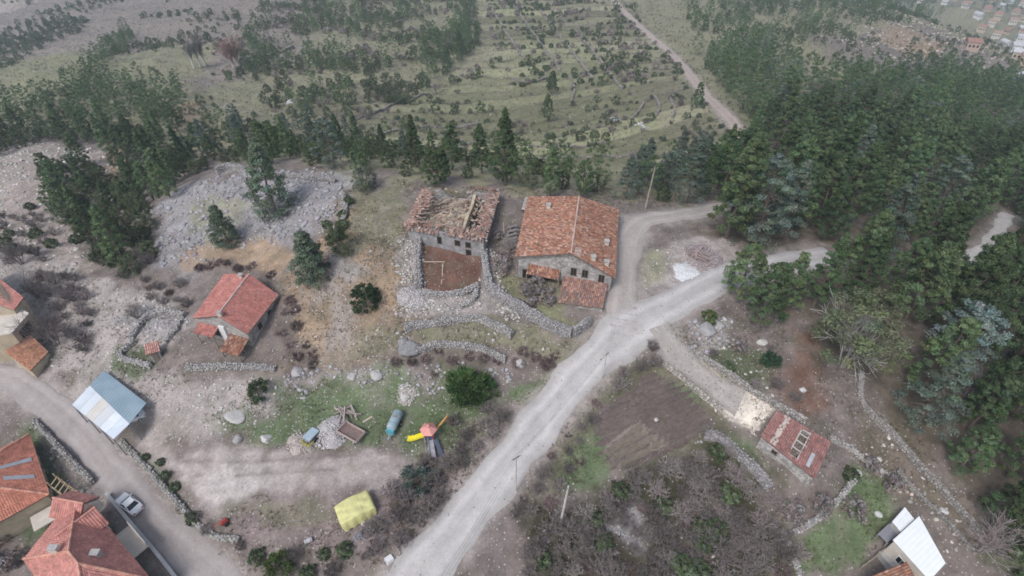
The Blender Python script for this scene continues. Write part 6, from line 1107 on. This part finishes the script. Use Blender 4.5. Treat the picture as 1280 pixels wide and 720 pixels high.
for k in range(4):
    h = [1.9, 2.4, 1.6, 2.1][k]; r = [1.5, 1.6, 1.4, 1.2][k]
    proto('shrub', [('stem', trunk_mesh('shrub_stem', 500 + k, h, .06, 5, r * .7)), ('foliage', crown_mesh('shrub_foliage', 520 + k, h, r, 'egg', 26, 34, .26, .15, (.125, .150, .098), M_LEAF, z0=.05, clump=.40, flat=.8, up=.4))], r, h)
for k in range(4):
    h = [2.6, 3.2, 2.2, 2.8][k]; r = [2.0, 2.2, 1.8, 1.9][k]
    proto('bare', [('twigs', twig_mesh('bare_twigs', 600 + k, h, r, 4, TWIG_C, M_TWIG, .06, 11, 1.15))], r, h)
for k in range(2):
    h = [8, 6.5][k]
    proto('baretree', [('trunk', trunk_mesh('bare_trunk', 700 + k, h * .55, .16, 6, 1.6, (.27, .24, .23))), ('branches', twig_mesh('bare_branches', 710 + k, h, 3.2, 5, TWIG_C, M_TWIG, .05, 7, 1.05))], 3.0, h)
for k in range(3):
    h = [1.2, 1.0, 1.5][k]; r = [1.7, 1.9, 1.6][k]
    proto('bramble', [('canes', twig_mesh('bramble_canes', 800 + k, h * 1.2, r * 1.3, 4, BRAM_C, M_TWIG, .055, 16, 1.5))], r, h)
NM = {'pine': ('pine_tree', 'tree'), 'cedar': ('cedar_tree', 'tree'), 'fir': ('fir_tree', 'tree'), 'oak': ('evergreen_oak', 'tree'), 'shrub': ('evergreen_shrub', 'shrub'), 'bare': ('bare_shrub', 'shrub'), 'baretree': ('bare_tree', 'tree'), 'bramble': ('bramble_patch', 'bramble')}
COUNT = {}; PLANTED = []
def plant(kind, x, y, label, group=None, s=1.0, var=None, g=rng, sz=None, z=None):
    L = PR[kind]; parts, r, h = L[var if var is not None else int(g.integers(len(L)))]; nm, cat = NM[kind]
    z = float(hz(x, y)) - .05 if z is None else z
    COUNT[kind] = COUNT.get(kind, 0) + 1; PLANTED.append((x, y, r * s)); rz = float(g.uniform(0, 6.28)); sc = (s * float(g.uniform(.9, 1.1)), s * float(g.uniform(.9, 1.1)), sz or s)
    if len(parts) == 1:
        o = link(nm, parts[0][1], None, (x, y, z), rz, sc); return tag(o, label, cat, group)
    e = empty(nm, (x, y, z), label, cat, group, rz, sc)
    for pn, me in parts: link(pn, me, e)
    return e
TREES = []                                            # every crown so far: x, y, radius
for u_, v_, r_ in ((446, 640, 3.6), (538, 548, 2.6), (515, 545, 1.5), (441, 542, 3), (495, 528, 3), (390, 548, 2), (160, 630, 3.5), (283, 655, 1.5), (995, 560, 6), (1140, 690, 5.5), (1120, 655, 3), (700, 300, 10), (735, 375, 4), (565, 270, 9), (295, 385, 7), (135, 505, 7), (30, 440, 4), (20, 400, 6), (40, 600, 7), (110, 680, 9), (200, 445, 1.8), (414, 541, 2.5), (487, 700, 1.2), (450, 672, 1.3)):
    p = at(u_, v_); TREES.append((p[0], p[1], r_ / .8))
def scatter(px, spacing, seed, n=6000, poly=None, keep=None, clear=0.0):
    """random points no closer than spacing (metres) inside a polygon given in photo pixels"""
    g = np.random.default_rng(seed); pl = wpoly(px) if poly is None else poly; lo, hi = pl.min(0), pl.max(0); area = np.prod(hi - lo)
    n = int(min(60000, max(300, area / spacing ** 2 * 6))); c = lo + g.random((n, 2)) * (hi - lo)
    c = c[poly_sd(c[:, 0], c[:, 1], pl) < 0]
    m = np.ones(len(c), bool)
    for k, (L, hw) in ROADW.items(): m &= seg_dist(c[:, 0], c[:, 1], L[::4] if len(L) > 16 else L) > hw.mean() + clear + .4
    c = c[m]
    if keep is not None: c = c[keep(c[:, 0], c[:, 1], g)]
    cell = {}; out = []
    for q in c:
        i, j = int(q[0] // spacing), int(q[1] // spacing); ok = True
        for a in (i - 1, i, i + 1):
            for b in (j - 1, j, j + 1):
                for w_ in cell.get((a, b), ()):
                    if (w_[0] - q[0]) ** 2 + (w_[1] - q[1]) ** 2 < spacing ** 2: ok = False
        if ok: cell.setdefault((i, j), []).append(q); out.append(q)
    return np.array(out).reshape(-1, 2)
# --- trees that stand out one by one: kind, base pixel, scale, variant, label
for kind, u, v, s, var, lab in [
 ('fir', 346, 268, 1.62, 0, 'tall conical fir standing on the upper edge of the grey scree'),
 ('fir', 286, 306, 1.18, 1, 'small conical fir alone on the left part of the scree'),
 ('fir', 394, 352, 1.5, 2, 'dark conical fir below the scree by the ochre bank'),
 ('oak', 426, 318, 1.1, 1, 'small evergreen oak beside the dark fir above the ochre bank'),
 ('cedar', 418, 208, 1.02, 1, 'broad bluish cedar behind the crest above the scree'),
 ('pine', 632, 232, 1.18, 3, 'tall dark narrow pine behind the gap between ruin and tiled house'),
 ('pine', 688, 246, .80, 1, 'pine right behind the roof of the big tiled house, left of two'),
 ('pine', 728, 246, .84, 5, 'pine right behind the roof of the big tiled house, right of two'),
 ('pine', 543, 234, .78, 2, 'greyish broad pine behind the ruined house'),
 ('pine', 520, 205, .85, 3, 'slim pine among grass behind the crest left of the ruin'),
 ('cedar', 858, 254, 1.1, 0, 'bluish cedar beside the track bend at the forest edge'),
 ('cedar', 942, 302, 1.6, 1, 'big dark cedar at the junction of track and gravel road'),
 ('cedar', 975, 292, 1.3, 2, 'cedar at the forest edge just right of the big dark cedar'),
 ('pine', 922, 372, 1.0, 2, 'pine on the bank below the gravel road, leftmost of the clump'),
 ('pine', 950, 402, 1.05, 4, 'pine on the bank below the gravel road, middle of the clump'),
 ('pine', 978, 385, .95, 0, 'pine on the bank below the gravel road, rightmost of the clump'),
 ('cedar', 1146, 530, 1.05, 0, 'blue-green cedar in the forest below the pale blue-grey one'),
 ('pine', 560, 90, 1.1, 0, 'green pine in the far clump left of the terraced fields, lower one'),
 ('pine', 575, 72, 1.15, 1, 'green pine in the far clump left of the terraced fields, upper one'),
 ('pine', 684, 152, 1.0, 0, 'lone green pine on the terraced fields, lower of two'),
 ('pine', 690, 118, 1.0, 4, 'green pine on the terraced fields, upper of two'),
 ('pine', 870, 135, .95, 4, 'dark round pine beside the far dirt road'),
 ]:
    p = at(u, v); plant(kind, p[0], p[1], lab, None, s, var); TREES.append((p[0], p[1], 3.6 * s))
# clipped-looking round bush, pale round tree, bright spiky bush, small bush
def single(name, u, v, h, r, prof, nclump, ncard, ln, wd, colr, label, cat='bush', seed=0, up=.5, flat=.9, clump=.34, z0=.02, spiky=False):
    p = at(u, v); e = empty(name, p, label, cat)
    link('stem', trunk_mesh(name + '_stem', seed, h, .1, 8, r * .7), e); link('foliage', crown_mesh(name + '_foliage', seed + 1, h, r, prof, nclump, ncard, ln, wd, colr, M_LEAF, z0=z0, clump=clump, flat=flat, up=up, spiky=spiky), e)
    TREES.append((p[0], p[1], r)); return e
single('round_bush', 459, 384, 3.9, 2.45, 'egg', 75, 60, .26, .17, (.045, .085, .042), 'dense dark round bush on the ochre slope', seed=901, clump=.24)
single('round_tree', 457, 238, 4.6, 2.5, 'egg', 60, 60,   .26, .16, (.165, .195, .14), 'pale green round tree on the crest above the scree', 'tree', 903, clump=.26, z0=.1)
single('spiky_bush', 586, 494, 3.6, 3.5, 'egg', 80, 75, .75, .12, (.10, .16, .055), 'big bright green spiky bush beside the gravel road', seed=905, up=1.1, clump=.26, spiky=True)
single('low_bush', 323, 493, 1.9, 1.9, 'egg', 34, 50, .26, .16, (.07, .11, .05), 'low green bush on the rubble above the green', seed=907)
single('yellow_green_bush', 352, 712, 2.4, 2.1, 'egg', 40, 60, .4, .12, (.13, .17, .055), 'yellowish green bush at the bottom edge near the lane', seed=909, up=.9, spiky=True)
single('teal_bush', 524, 604, 2.0, 2.2, 'egg', 36, 60, .34, .14, (.095, .135, .115), 'bluish green bush at the end of the dirt yard', seed=911, up=.7, spiky=True)
single('pale_bush', 962, 455, 1.7, 1.5, 'egg', 30, 50, .26, .16, (.045, .085, .045), 'small dark bush on the bank below the roadside pines', seed=913)
single('verge_bush', 886, 400, 1.7, 1.2, 'egg', 24, 50, .26, .16, (.09, .13, .05), 'small green bush between gravel road and stone heap', seed=915)
single('blue_cedar', 1186, 452, 10.5, 3.9, 'dome', 90, 60, .42, .17, (.20, .255, .235), 'pale blue-grey cedar standing out in the middle of the forest', 'tree', 917, up=.3, flat=.35, clump=.26, z0=.2); TREES[-1] = (TREES[-1][0], TREES[-1][1], 6.5)
# half-bare old pine with pale limbs
p = at(1052, 458); e = empty('old_pine', p, 'half bare old pine with pale spreading limbs at the forest edge', 'tree')
link('trunk', trunk_mesh('old_pine_trunk', 921, 11.5, .28, 10, 3.5, (.30, .28, .26)), e)
link('bare_limbs', twig_mesh('old_pine_limbs', 922, 12.5, 5.2, 4, (.50, .48, .45), M_TWIG, .07, 8, .95), e)
link('crown', crown_mesh('old_pine_crown', 923, 12.0, 5.6, 'dome', 80, 100, .40, .20, (.17, .20, .115), M_PINE, z0=.35, clump=.23), e); TREES.append((p[0], p[1], 8))
# leafless trees one can pick out
for u, v, s, var, lab in [(72, 432, 1.15, 0, 'bare grey tree behind the tan house at the left edge'), (28, 330, 1.0, 1, 'bare greyish tree above the tan house at the left edge'), (48, 372, .9, 1, 'bare tree between the tan house and the rubble slope'),
   (172, 398, .6, 1, 'small bare tree left of the red roofed house'), (660, 372, .42, 0, 'small bare tree in the yard of the big tiled house'), (1222, 690, .9, 0, 'bare tree at the forest edge near the lower right corner'), (636, 315, .55, 1, 'bare brownish tree between the ruin and the tiled house'),
   (790, 205, .7, 0, 'bare tree on the terrace behind the track, left one'), (806, 218, .6, 1, 'bare tree on the terrace behind the track, right one'), (545, 118, .9, 0, 'lone bare tree in the far grass field'), (458, 150, .9, 1, 'bare tree at the left edge of the far grass field'), (1205, 495, .8, 0, 'bare dead tree among the forest pines')]:
    p = at(u, v); plant('baretree', p[0], p[1], lab, None, s, var)
POP = MB()
for k, (u, v, hh) in enumerate([(243, 86, 13), (251, 84, 14), (257, 82, 13), (293, 86, 15), (299, 85, 16)]):
    p = at(u, v); e = empty('poplar_tree', p, ['leftmost of three pale leafless poplars on the far hillside', 'middle of three pale leafless poplars on the far hillside', 'rightmost of three pale leafless poplars on the far hillside', 'reddish topped leafless poplar on the far hillside, left of the pair', 'reddish topped leafless poplar on the far hillside, right of the pair'][k], 'tree')
    link('trunk', trunk_mesh('poplar_trunk', 930 + k, hh * 1.05, .62, 10, 1.6, (.56, .52, .47), lo=.45), e)
    m_ = twig_mesh('poplar_branches', 940 + k, hh * 1.2, 1.2 if k < 3 else 3, 4, (.40, .37, .34) if k < 3 else (.40, .25, .22), M_TWIG, .15, 8, .3 if k < 3 else .75); link('branches', m_, e)
# --- masses planted as individuals, region by region: kind mix, polygon, spacing, label, group
def region(px, spacing, seed, mix, labels, group, smin=.75, smax=1.15, cap=9999, keep=None, clear=.3, avoid=True):
    pts = scatter(px, spacing, seed, keep=keep, clear=clear); g = np.random.default_rng(seed + 1)
    if avoid and len(pts):
        T = np.array(TREES); pts = np.array([q for q in pts if np.all(np.hypot(T[:, 0] - q[0], T[:, 1] - q[1]) > T[:, 2] * .8)]).reshape(-1, 2)
    if len(pts) == 0: return []
    P3 = np.stack([pts[:, 0], pts[:, 1], hz(pts[:, 0], pts[:, 1])], 1); dep = proj(P3)[2]; pts = pts[np.argsort(dep)]
    kinds = list(mix); pr = np.array([mix[k] for k in kinds]); pr = pr / pr.sum(); rest = []; made = []
    for i, q in enumerate(pts):
        k = kinds[int(g.choice(len(kinds), p=pr))]; s = float(g.uniform(smin, smax))
        lim = 300
        if COUNT.get(k, 0) >= lim or i >= cap: rest.append((k, q[0], q[1], s)); continue
        made.append((plant(k, q[0], q[1], labels[k] if isinstance(labels, dict) else labels, group + (', ' + NM[k][0].replace('_', ' ') if len(kinds) > 1 else ''), s, None, g), s, q))
    name_them(made, smin, smax); return rest
NTH = ['leftmost', 'second from left', 'third from left', 'fourth from left', 'fifth from left', 'sixth from left', 'seventh from left', 'eighth from left', 'ninth from left', 'tenth from left']
def name_them(made, smin, smax):
    """tell trees of one mass apart: by size, by where in the mass they stand, then by order from the left"""
    if len(made) < 2: return
    uv = np.array([proj(np.array([q[0], q[1], float(hz(q[0], q[1]))]))[:2] for _, _, q in made]); sets = {}
    ru = np.argsort(np.argsort(uv[:, 0])) / len(made); rv = np.argsort(np.argsort(uv[:, 1])) / len(made); many = len(made) > 8
    for i, (o, s, q) in enumerate(made):
        t = (s - smin) / (smax - smin); sz = 'large' if t > .67 else 'small' if t < .33 else 'mid-sized'
        cols = ['far left', 'left', 'middle', 'right', 'far right'] if len(made) > 60 else ['left', 'middle', 'right']
        rows_ = ['topmost', 'upper', 'central', 'lower', 'bottom'] if len(made) > 60 else ['upper', 'lower'] if len(made) > 14 else ['']
        zn = (rows_[int(rv[i] * len(rows_))] + ' ' + cols[int(ru[i] * len(cols))]).strip() if many else ''
        w_ = o['label'].split(); lab = ' '.join([sz] + w_) + (', ' + zn + ' part' if zn else '')
        if len(lab.split()) > 13: lab = ' '.join([sz] + w_) + (', ' + zn if zn else '')
        if len(lab.split()) > 13: lab = ' '.join(w_) + (', ' + zn if zn else '')
        sets.setdefault(lab, []).append((uv[i, 0], i))
    for lab, it in sets.items():
        it.sort()
        for k, (_, i) in enumerate(it):
            made[i][0]['label'] = lab + (', ' + (NTH[k] if k < len(NTH) - 1 else 'far to the right') if len(it) > 1 else '')
REST = []
FOREST = [(905,300),(890,255),(905,205),(948,190),(950,168),(912,128),(884,84),(900,58),(955,72),(1010,112),(1095,100),(1180,100),(1420,130),(1500,500),(1330,740),(1262,720),(1232,650),(1180,580),(1085,505),(1085,470),(1020,440),(1000,400),(985,345),(960,320)]
REST += region(FOREST, 5.9, 1001, {'pine': .86, 'cedar': .08, 'oak': .06}, {'pine': 'green pine in the dense forest', 'cedar': 'greyish cedar among the pines of the dense forest', 'oak': 'low evergreen oak among the pines of the dense forest'}, 'trees of the dense forest', .8, 1.55, cap=240, clear=2.2)
TREES += [(a, b, c * 1.3) for a, b, c in PLANTED if a > 40]
REST += region([(1090,502),(1120,470),(1300,470),(1300,700),(1245,655),(1175,590)], 5.0, 1005, {'pine': .9, 'cedar': .1}, {'pine': 'green pine at the forest foot above the low wall', 'cedar': 'greyish cedar at the forest foot above the low wall'}, 'trees at the forest foot', .8, 1.25)
GROVE = [(-60,165),(0,150),(60,125),(100,100),(140,105),(200,115),(232,120),(235,150),(205,190),(240,205),(215,255),(165,245),(130,180),(60,178),(0,195),(-60,205)]
REST += region(GROVE, 4.6, 1011, {'pine': .55, 'oak': .45}, {'pine': 'dark pine in the grove on the left hillside', 'oak': 'round evergreen oak in the grove on the left hillside'}, 'trees of the left grove', .75, 1.1, cap=70)
REST += region([(60,210),(110,205),(140,235),(185,250),(195,300),(185,340),(135,350),(120,300),(75,275),(55,235)], 3.6, 1021, {'oak': .8, 'pine': .2}, {'oak': 'evergreen oak in the thicket left of the scree', 'pine': 'pine in the thicket left of the scree'}, 'trees of the thicket left of the scree', .7, 1.05)
REST += region([(225,190),(285,165),(330,165),(400,160),(470,180),(505,190),(590,205),(620,230),(560,232),(480,222),(430,212),(330,205),(300,205),(235,225)], 4.6, 1031, {'oak': .72, 'pine': .18, 'cedar': .10}, {'oak': 'evergreen oak in the tree belt behind the crest', 'pine': 'pine in the tree belt behind the crest', 'cedar': 'cedar in the tree belt behind the crest'}, 'trees of the belt behind the crest', .55, .95)
REST += region([(590,195),(650,205),(760,228),(765,243),(640,240)], 4.8, 1035, {'oak': .55, 'pine': .45}, {'oak': 'evergreen oak in the hedge behind the tiled house', 'pine': 'pine in the hedge behind the tiled house'}, 'trees behind the tiled house', .6, .9)
REST += region([(780,250),(800,225),(860,200),(920,200),(900,240),(850,262),(825,255)], 4.0, 1041, {'cedar': .4, 'oak': .4, 'pine': .2}, {'cedar': 'cedar beside the track bend behind the crest', 'oak': 'evergreen oak beside the track bend behind the crest', 'pine': 'pine beside the track bend behind the crest'}, 'trees beside the track bend', .6, .95)
# far slopes: strips of dark scrub with oaks and pines
def patchy(th, sc=26, seed=71): return lambda x, y, g: fbm(x / sc, y / sc, seed, 3) > th
SLOPE_L = [(300,60),(330,0),(420,-30),(590,-30),(600,60),(520,120),(440,150),(350,150),(300,110)]
REST += region(SLOPE_L, 4.6, 1051, {'oak': .50, 'pine': .20, 'bare': .30}, {'oak': 'evergreen oak left of the terraced fields', 'pine': 'pine left of the terraced fields', 'bare': 'bare shrub left of the terraced fields'}, 'trees on the far slope', .7, 1.25, cap=130, keep=patchy(.42))
REST += region([(-100,10),(100,-20),(300,-30),(300,60),(200,80),(100,40),(0,70),(-100,90)], 6.5, 1061, {'oak': .6, 'shrub': .4}, {'oak': 'evergreen oak on the far left hillside', 'shrub': 'evergreen shrub on the far left hillside'}, 'shrubs on the far left hillside', .7, 1.2, cap=70, keep=patchy(.60, 40, 73))
REST += region([(120,80),(160,40),(170,45),(130,92),(100,100)], 4.5, 1066, {'pine': .6, 'oak': .4}, {'pine': 'pine in the slanting hillside strip', 'oak': 'evergreen oak in the slanting hillside strip'}, 'strip of trees on the far left hillside', .8, 1.1)
REST += region([(-40,70),(60,40),(110,25),(100,40),(40,65),(-40,100)], 6, 1067, {'oak': 1}, 'evergreen oak in the hazy upper left band', 'trees of the hazy upper left band', .8, 1.2, cap=30)
REST += region([(528,62),(578,40),(592,62),(560,92),(530,92)], 5.2, 1068, {'pine': .7, 'oak': .3}, {'pine': 'pine in the far clump beside the terraced fields', 'oak': 'evergreen oak in the far clump beside the terraced fields'}, 'far clump beside the terraces', .9, 1.2)
REST += region([(850,-30),(1180,-30),(1170,30),(1080,35),(1010,50),(960,90),(985,130),(940,165),(905,120),(860,60)], 6.2, 1071, {'pine': .45, 'oak': .55}, {'pine': 'pine on the far slope right of the dirt road', 'oak': 'evergreen oak on the far slope right of the dirt road'}, 'trees right of the far dirt road', .8, 1.25, cap=90, keep=patchy(.44, 30, 75))
REST += region([(600,-30),(760,-30),(850,90),(900,150),(930,185),(860,210),(800,190),(700,185),(600,190),(440,180),(440,150),(540,110),(620,70)], 3.6, 1081, {'oak': .22, 'shrub': .45, 'bare': .33}, {'oak': 'small evergreen oak on the far terraced fields', 'shrub': 'dark shrub on the far terraced fields', 'bare': 'bare shrub on the far terraced fields'}, 'shrubs on the terraced fields', .6, 1.15, cap=190, keep=lambda x, y, g: (terrace(x, y, hbase(x, y))[1] > .62) & (fbm(x / 16, y / 16, 77, 3) > .52) | (fbm(x / 13, y / 13, 78, 3) > .70))
REST += region([(140,60),(300,30),(340,120),(300,170),(240,170),(230,110)], 6.0, 1091, {'oak': .4, 'shrub': .4, 'bare': .2}, {'oak': 'evergreen oak on the hillside below the poplars', 'shrub': 'evergreen shrub on the hillside below the poplars', 'bare': 'bare shrub on the hillside below the poplars'}, 'shrubs below the poplars', .6, 1.1, keep=patchy(.55, 18, 79))
REST += region([(1000,50),(1160,20),(1290,70),(1290,125),(1180,100),(1060,90)], 8, 1095, {'oak': .5, 'shrub': .5}, {'oak': 'evergreen oak below the distant town', 'shrub': 'evergreen shrub below the distant town'}, 'shrubs below the distant town', .6, 1.1, keep=patchy(.5, 24, 81))
REST += region([(1160,-30),(1420,-30),(1420,60),(1230,10)], 11, 1096, {'oak': .5, 'pine': .5}, {'oak': 'evergreen oak by the distant town', 'pine': 'pine by the distant town'}, 'trees by the distant town', .9, 1.3, cap=40, keep=patchy(.45, 50, 82))
# near bare shrubs and brambles
for n_, (px, sp, sd, mix, lab, grp, a, b) in enumerate([
 ([(540,545),(600,500),(640,520),(600,580),(560,610),(530,590)], 1.8, 1101, {'bare': 1}, 'bare greyish shrub between the playground and the gravel road', 'bare shrubs by the playground', .7, 1.15),
 ([(470,620),(540,600),(560,630),(500,690),(460,690)], 1.8, 1102, {'bare': 1}, 'bare greyish shrub between the yellow cover and the gravel road', 'bare shrubs by the yellow cover', .7, 1.1),
 ([(340,690),(480,690),(470,720),(340,725)], 2.4, 1103, {'bare': .7, 'shrub': .3}, {'bare': 'bare shrub along the bottom edge left of the gravel road', 'shrub': 'green shrub along the bottom edge left of the gravel road'}, 'shrubs along the bottom edge', .5, .9),
 ([(245,645),(290,660),(330,700),(300,720),(255,690)], 2.2, 1104, {'bare': .6, 'shrub': .4}, {'bare': 'bare shrub on the bank above the lower end of the lane', 'shrub': 'green shrub on the bank above the lower end of the lane'}, 'shrubs above the lane', .5, .85),
 ([(180,570),(200,575),(262,660),(240,660)], 1.8, 1105, {'bare': .6, 'shrub': .4}, {'bare': 'bare shrub on the verge between lane and dirt yard', 'shrub': 'green shrub on the verge between lane and dirt yard'}, 'shrubs on the lane verge', .35, .6),
 ([(40,340),(100,350),(120,400),(110,440),(60,425),(45,380)], 1.9, 1106, {'bare': 1}, 'bare purplish shrub on the rubble behind the tan house', 'bare shrubs behind the tan house', .6, 1.1),
 ([(-20,270),(40,260),(80,300),(60,330),(-20,330)], 3.0, 1107, {'bare': .7, 'shrub': .3}, {'bare': 'bare shrub on the pale slope at the left edge', 'shrub': 'evergreen shrub on the pale slope at the left edge'}, 'shrubs at the left edge', .6, 1.0),
 ([(650,720),(690,650),(740,640),(800,600),(880,560),(950,570),(985,620),(1000,720)], 1.45, 1108, {'bare': .70, 'shrub': .13, 'bramble': .17}, {'bare': 'bare greyish shrub in the roadside thicket', 'shrub': 'green shrub in the roadside thicket', 'bramble': 'brown bramble in the roadside thicket'}, 'thicket right of the road', .7, 1.25),
 ([(650,610),(690,560),(735,500),(760,470),(740,530),(720,600),(670,650),(640,650)], 1.5, 1109, {'bare': .6, 'bramble': .4}, {'bare': 'bare shrub under the power line beside the gravel road', 'bramble': 'brown bramble under the power line beside the gravel road'}, 'shrubs under the power line', .45, .85),
 ([(775,445),(815,435),(835,465),(790,480),(770,500)], 2.0, 1110, {'bare': 1}, 'bare dark shrub at the upper end of the soil plot', 'bare shrubs above the soil plot', .6, 1.0),
 ([(870,540),(900,530),(960,600),(970,640),(920,600)], 1.9, 1111, {'bare': 1}, 'bare grey shrub along the wall below the broken roofed hut', 'bare shrubs along the wall', .5, .9),
 ([(505,443),(560,440),(625,448),(615,466),(540,466),(480,462)], 1.7, 1112, {'bramble': 1}, 'dark brown bramble below the terrace wall', 'brambles below the terrace wall', .7, 1.0),
 ([(640,440),(700,440),(698,462),(645,458)], 1.6, 1113, {'bramble': 1}, 'dark brown bramble in the hollow beside the gravel road', 'brambles in the hollow', .7, 1.0),
 ([(345,395),(368,372),(374,420),(400,452),(385,470),(352,440)], 1.7, 1114, {'bramble': 1}, 'purplish bramble in the strip right of the red roofed house', 'brambles right of the red house', .7, 1.0),
 ([(245,335),(290,325),(345,345),(352,370),(325,350),(290,338)], 1.7, 1115, {'bramble': 1}, 'purplish bramble along the bank above the red roofed house', 'brambles above the red house', .7, 1.0),
 ([(180,350),(225,355),(235,385),(190,385)], 2.0, 1116, {'bare': .7, 'bramble': .3}, {'bare': 'bare purplish shrub left of the red roofed house', 'bramble': 'bramble left of the red roofed house'}, 'shrubs left of the red house', .6, .95),
 ([(390,290),(440,250),(450,260),(420,330),(395,320)], 3.0, 1117, {'shrub': 1}, 'small evergreen shrub beside the right edge of the scree', 'shrubs at the scree edge', .6, 1.0),
 ([(60,250),(120,240),(130,290),(190,300),(200,345),(150,345),(95,310)], 3.2, 1118, {'shrub': .7, 'bare': .3}, {'shrub': 'evergreen shrub at the foot of the left thicket', 'bare': 'bare shrub at the foot of the left thicket'}, 'shrubs at the thicket foot', .6, 1.1),
 ([(860,450),(960,430),(1000,500),(1040,560),(1000,520),(930,480)], 2.6, 1119, {'bare': .5, 'shrub': .5}, {'bare': 'bare shrub on the bank above the broken roofed hut', 'shrub': 'green shrub on the bank above the broken roofed hut'}, 'shrubs on the bank above the hut', .45, .85),
 ([(1040,600),(1080,560),(1130,610),(1100,650),(1060,660)], 3.0, 1120, {'bare': .5, 'shrub': .5}, {'bare': 'bare shrub beside the green plot near the white roof', 'shrub': 'green shrub beside the green plot near the white roof'}, 'shrubs beside the green plot', .5, .9),
 ([(1170,690),(1190,650),(1240,640),(1290,680),(1290,740),(1190,740)], 2.6, 1121, {'bare': .6, 'shrub': .4}, {'bare': 'bare shrub near the lower right corner', 'shrub': 'green shrub near the lower right corner'}, 'shrubs in the lower right corner', .6, 1.1),
 ([(960,610),(1010,610),(1030,640),(980,660)], 2.2, 1122, {'bare': 1}, 'bare brownish shrub below the broken roofed hut', 'bare shrubs below the hut', .6, 1.0),
 ([(60,545),(80,545),(135,610),(120,625),(85,600)], 1.9, 1123, {'bare': .8, 'shrub': .2}, {'bare': 'bare shrub on the bank between lane and red roofed houses', 'shrub': 'green shrub on the bank between lane and red roofed houses'}, 'shrubs on the bank by the lane', .4, .75),
 ([(-20,640),(40,640),(35,700),(-20,740)], 2.4, 1124, {'bare': 1}, 'bare reddish shrub in the yard between the red roofed houses', 'bare shrubs between the red houses', .6, 1.0),
 ([(620,300),(640,290),(648,330),(625,345)], 1.8, 1125, {'bare': 1}, 'bare shrub against the left wall of the big tiled house', 'bare shrubs by the tiled house', .5, .9),
 ([(645,352),(690,358),(690,380),(650,385)], 1.7, 1126, {'bare': 1}, 'bare pinkish shrub in front of the big tiled house', 'bare shrubs in front of the tiled house', .4, .7)]):
    REST += region(px, sp, sd, mix, lab, grp, a, b, clear=.2)
# what is past counting: the rest of the wood and scrub far off, as one mass
def mass(name, items, label, cell=None):
    VV, FF, CC = [], [], []; off = 0; g = np.random.default_rng(5)
    low = {}
    for k, x, y, s in items:
        if k not in low:
            low[k] = []
            for parts, r, h in PR[k][:3]:
                kk = 'egg' if k in ('oak', 'shrub', 'bare', 'bramble') else 'dome'
                c_ = {'pine': PINE_C, 'cedar': CEDAR_C, 'oak': BUSH_C, 'shrub': BUSH_C, 'bare': TWIG_C, 'bramble': BRAM_C}[k]
                me = crown_mesh('tmp', 40 + len(low), h, r, kk, 34, 26, .50, .20, c_, None, z0=.1, clump=.34)
                n = len(me.vertices); co = np.empty(n * 3, np.float32); me.vertices.foreach_get('co', co); cc = np.empty(n * 4, np.float32); me.attributes['Col'].data.foreach_get('color', cc)
                low[k].append((co.reshape(-1, 3), cc.reshape(-1, 4)[:, :3])); bpy.data.meshes.remove(me)
        co, cc = low[k][int(g.integers(len(low[k])))]; a = g.uniform(0, 6.28); ca, sa = math.cos(a), math.sin(a)
        q = co * s; q = np.stack([q[:, 0] * ca - q[:, 1] * sa + x, q[:, 0] * sa + q[:, 1] * ca + y, q[:, 2] + float(hz(x, y))], 1)
        VV.append(q); CC.append(cc * g.uniform(.8, 1.2)); FF.append(np.arange(off, off + len(q)).reshape(-1, 4)); off += len(q)
    if VV: tag(link(name, mesh_np(name, np.concatenate(VV), np.concatenate(FF), attrmat('far_foliage', .8, transl=.15), np.concatenate(CC))), label, kind='stuff')
mass('distant_wood', REST, 'far off wood and scrub that reads as one mass')
print('PLANTS', COUNT, 'rest', len(REST))
# ================================================================== haze
hb = MB(); xs = GWID.max() + 60
hb.hexa([(-xs, -60, -330), (xs, -60, -330), (xs, 2420, -330), (-xs, 2420, -330)], [(-xs, -60, 70), (xs, -60, 70), (xs, 2420, 70), (-xs, 2420, 70)])
hm = bpy.data.materials.new('haze'); hm.use_nodes = True; hn = hm.node_tree; hn.nodes.clear()
pv = hn.nodes.new('ShaderNodeVolumePrincipled'); pv.inputs['Color'].default_value = (.76, .88, 1.0, 1); pv.inputs['Density'].default_value = HAZE_DENSITY; pv.inputs['Anisotropy'].default_value = 0.2
ho = hn.nodes.new('ShaderNodeOutputMaterial'); hn.links.new(pv.outputs[0], ho.inputs['Volume'])
tag(hb.build('haze', hm), 'thin pale haze over the valley', kind='stuff')
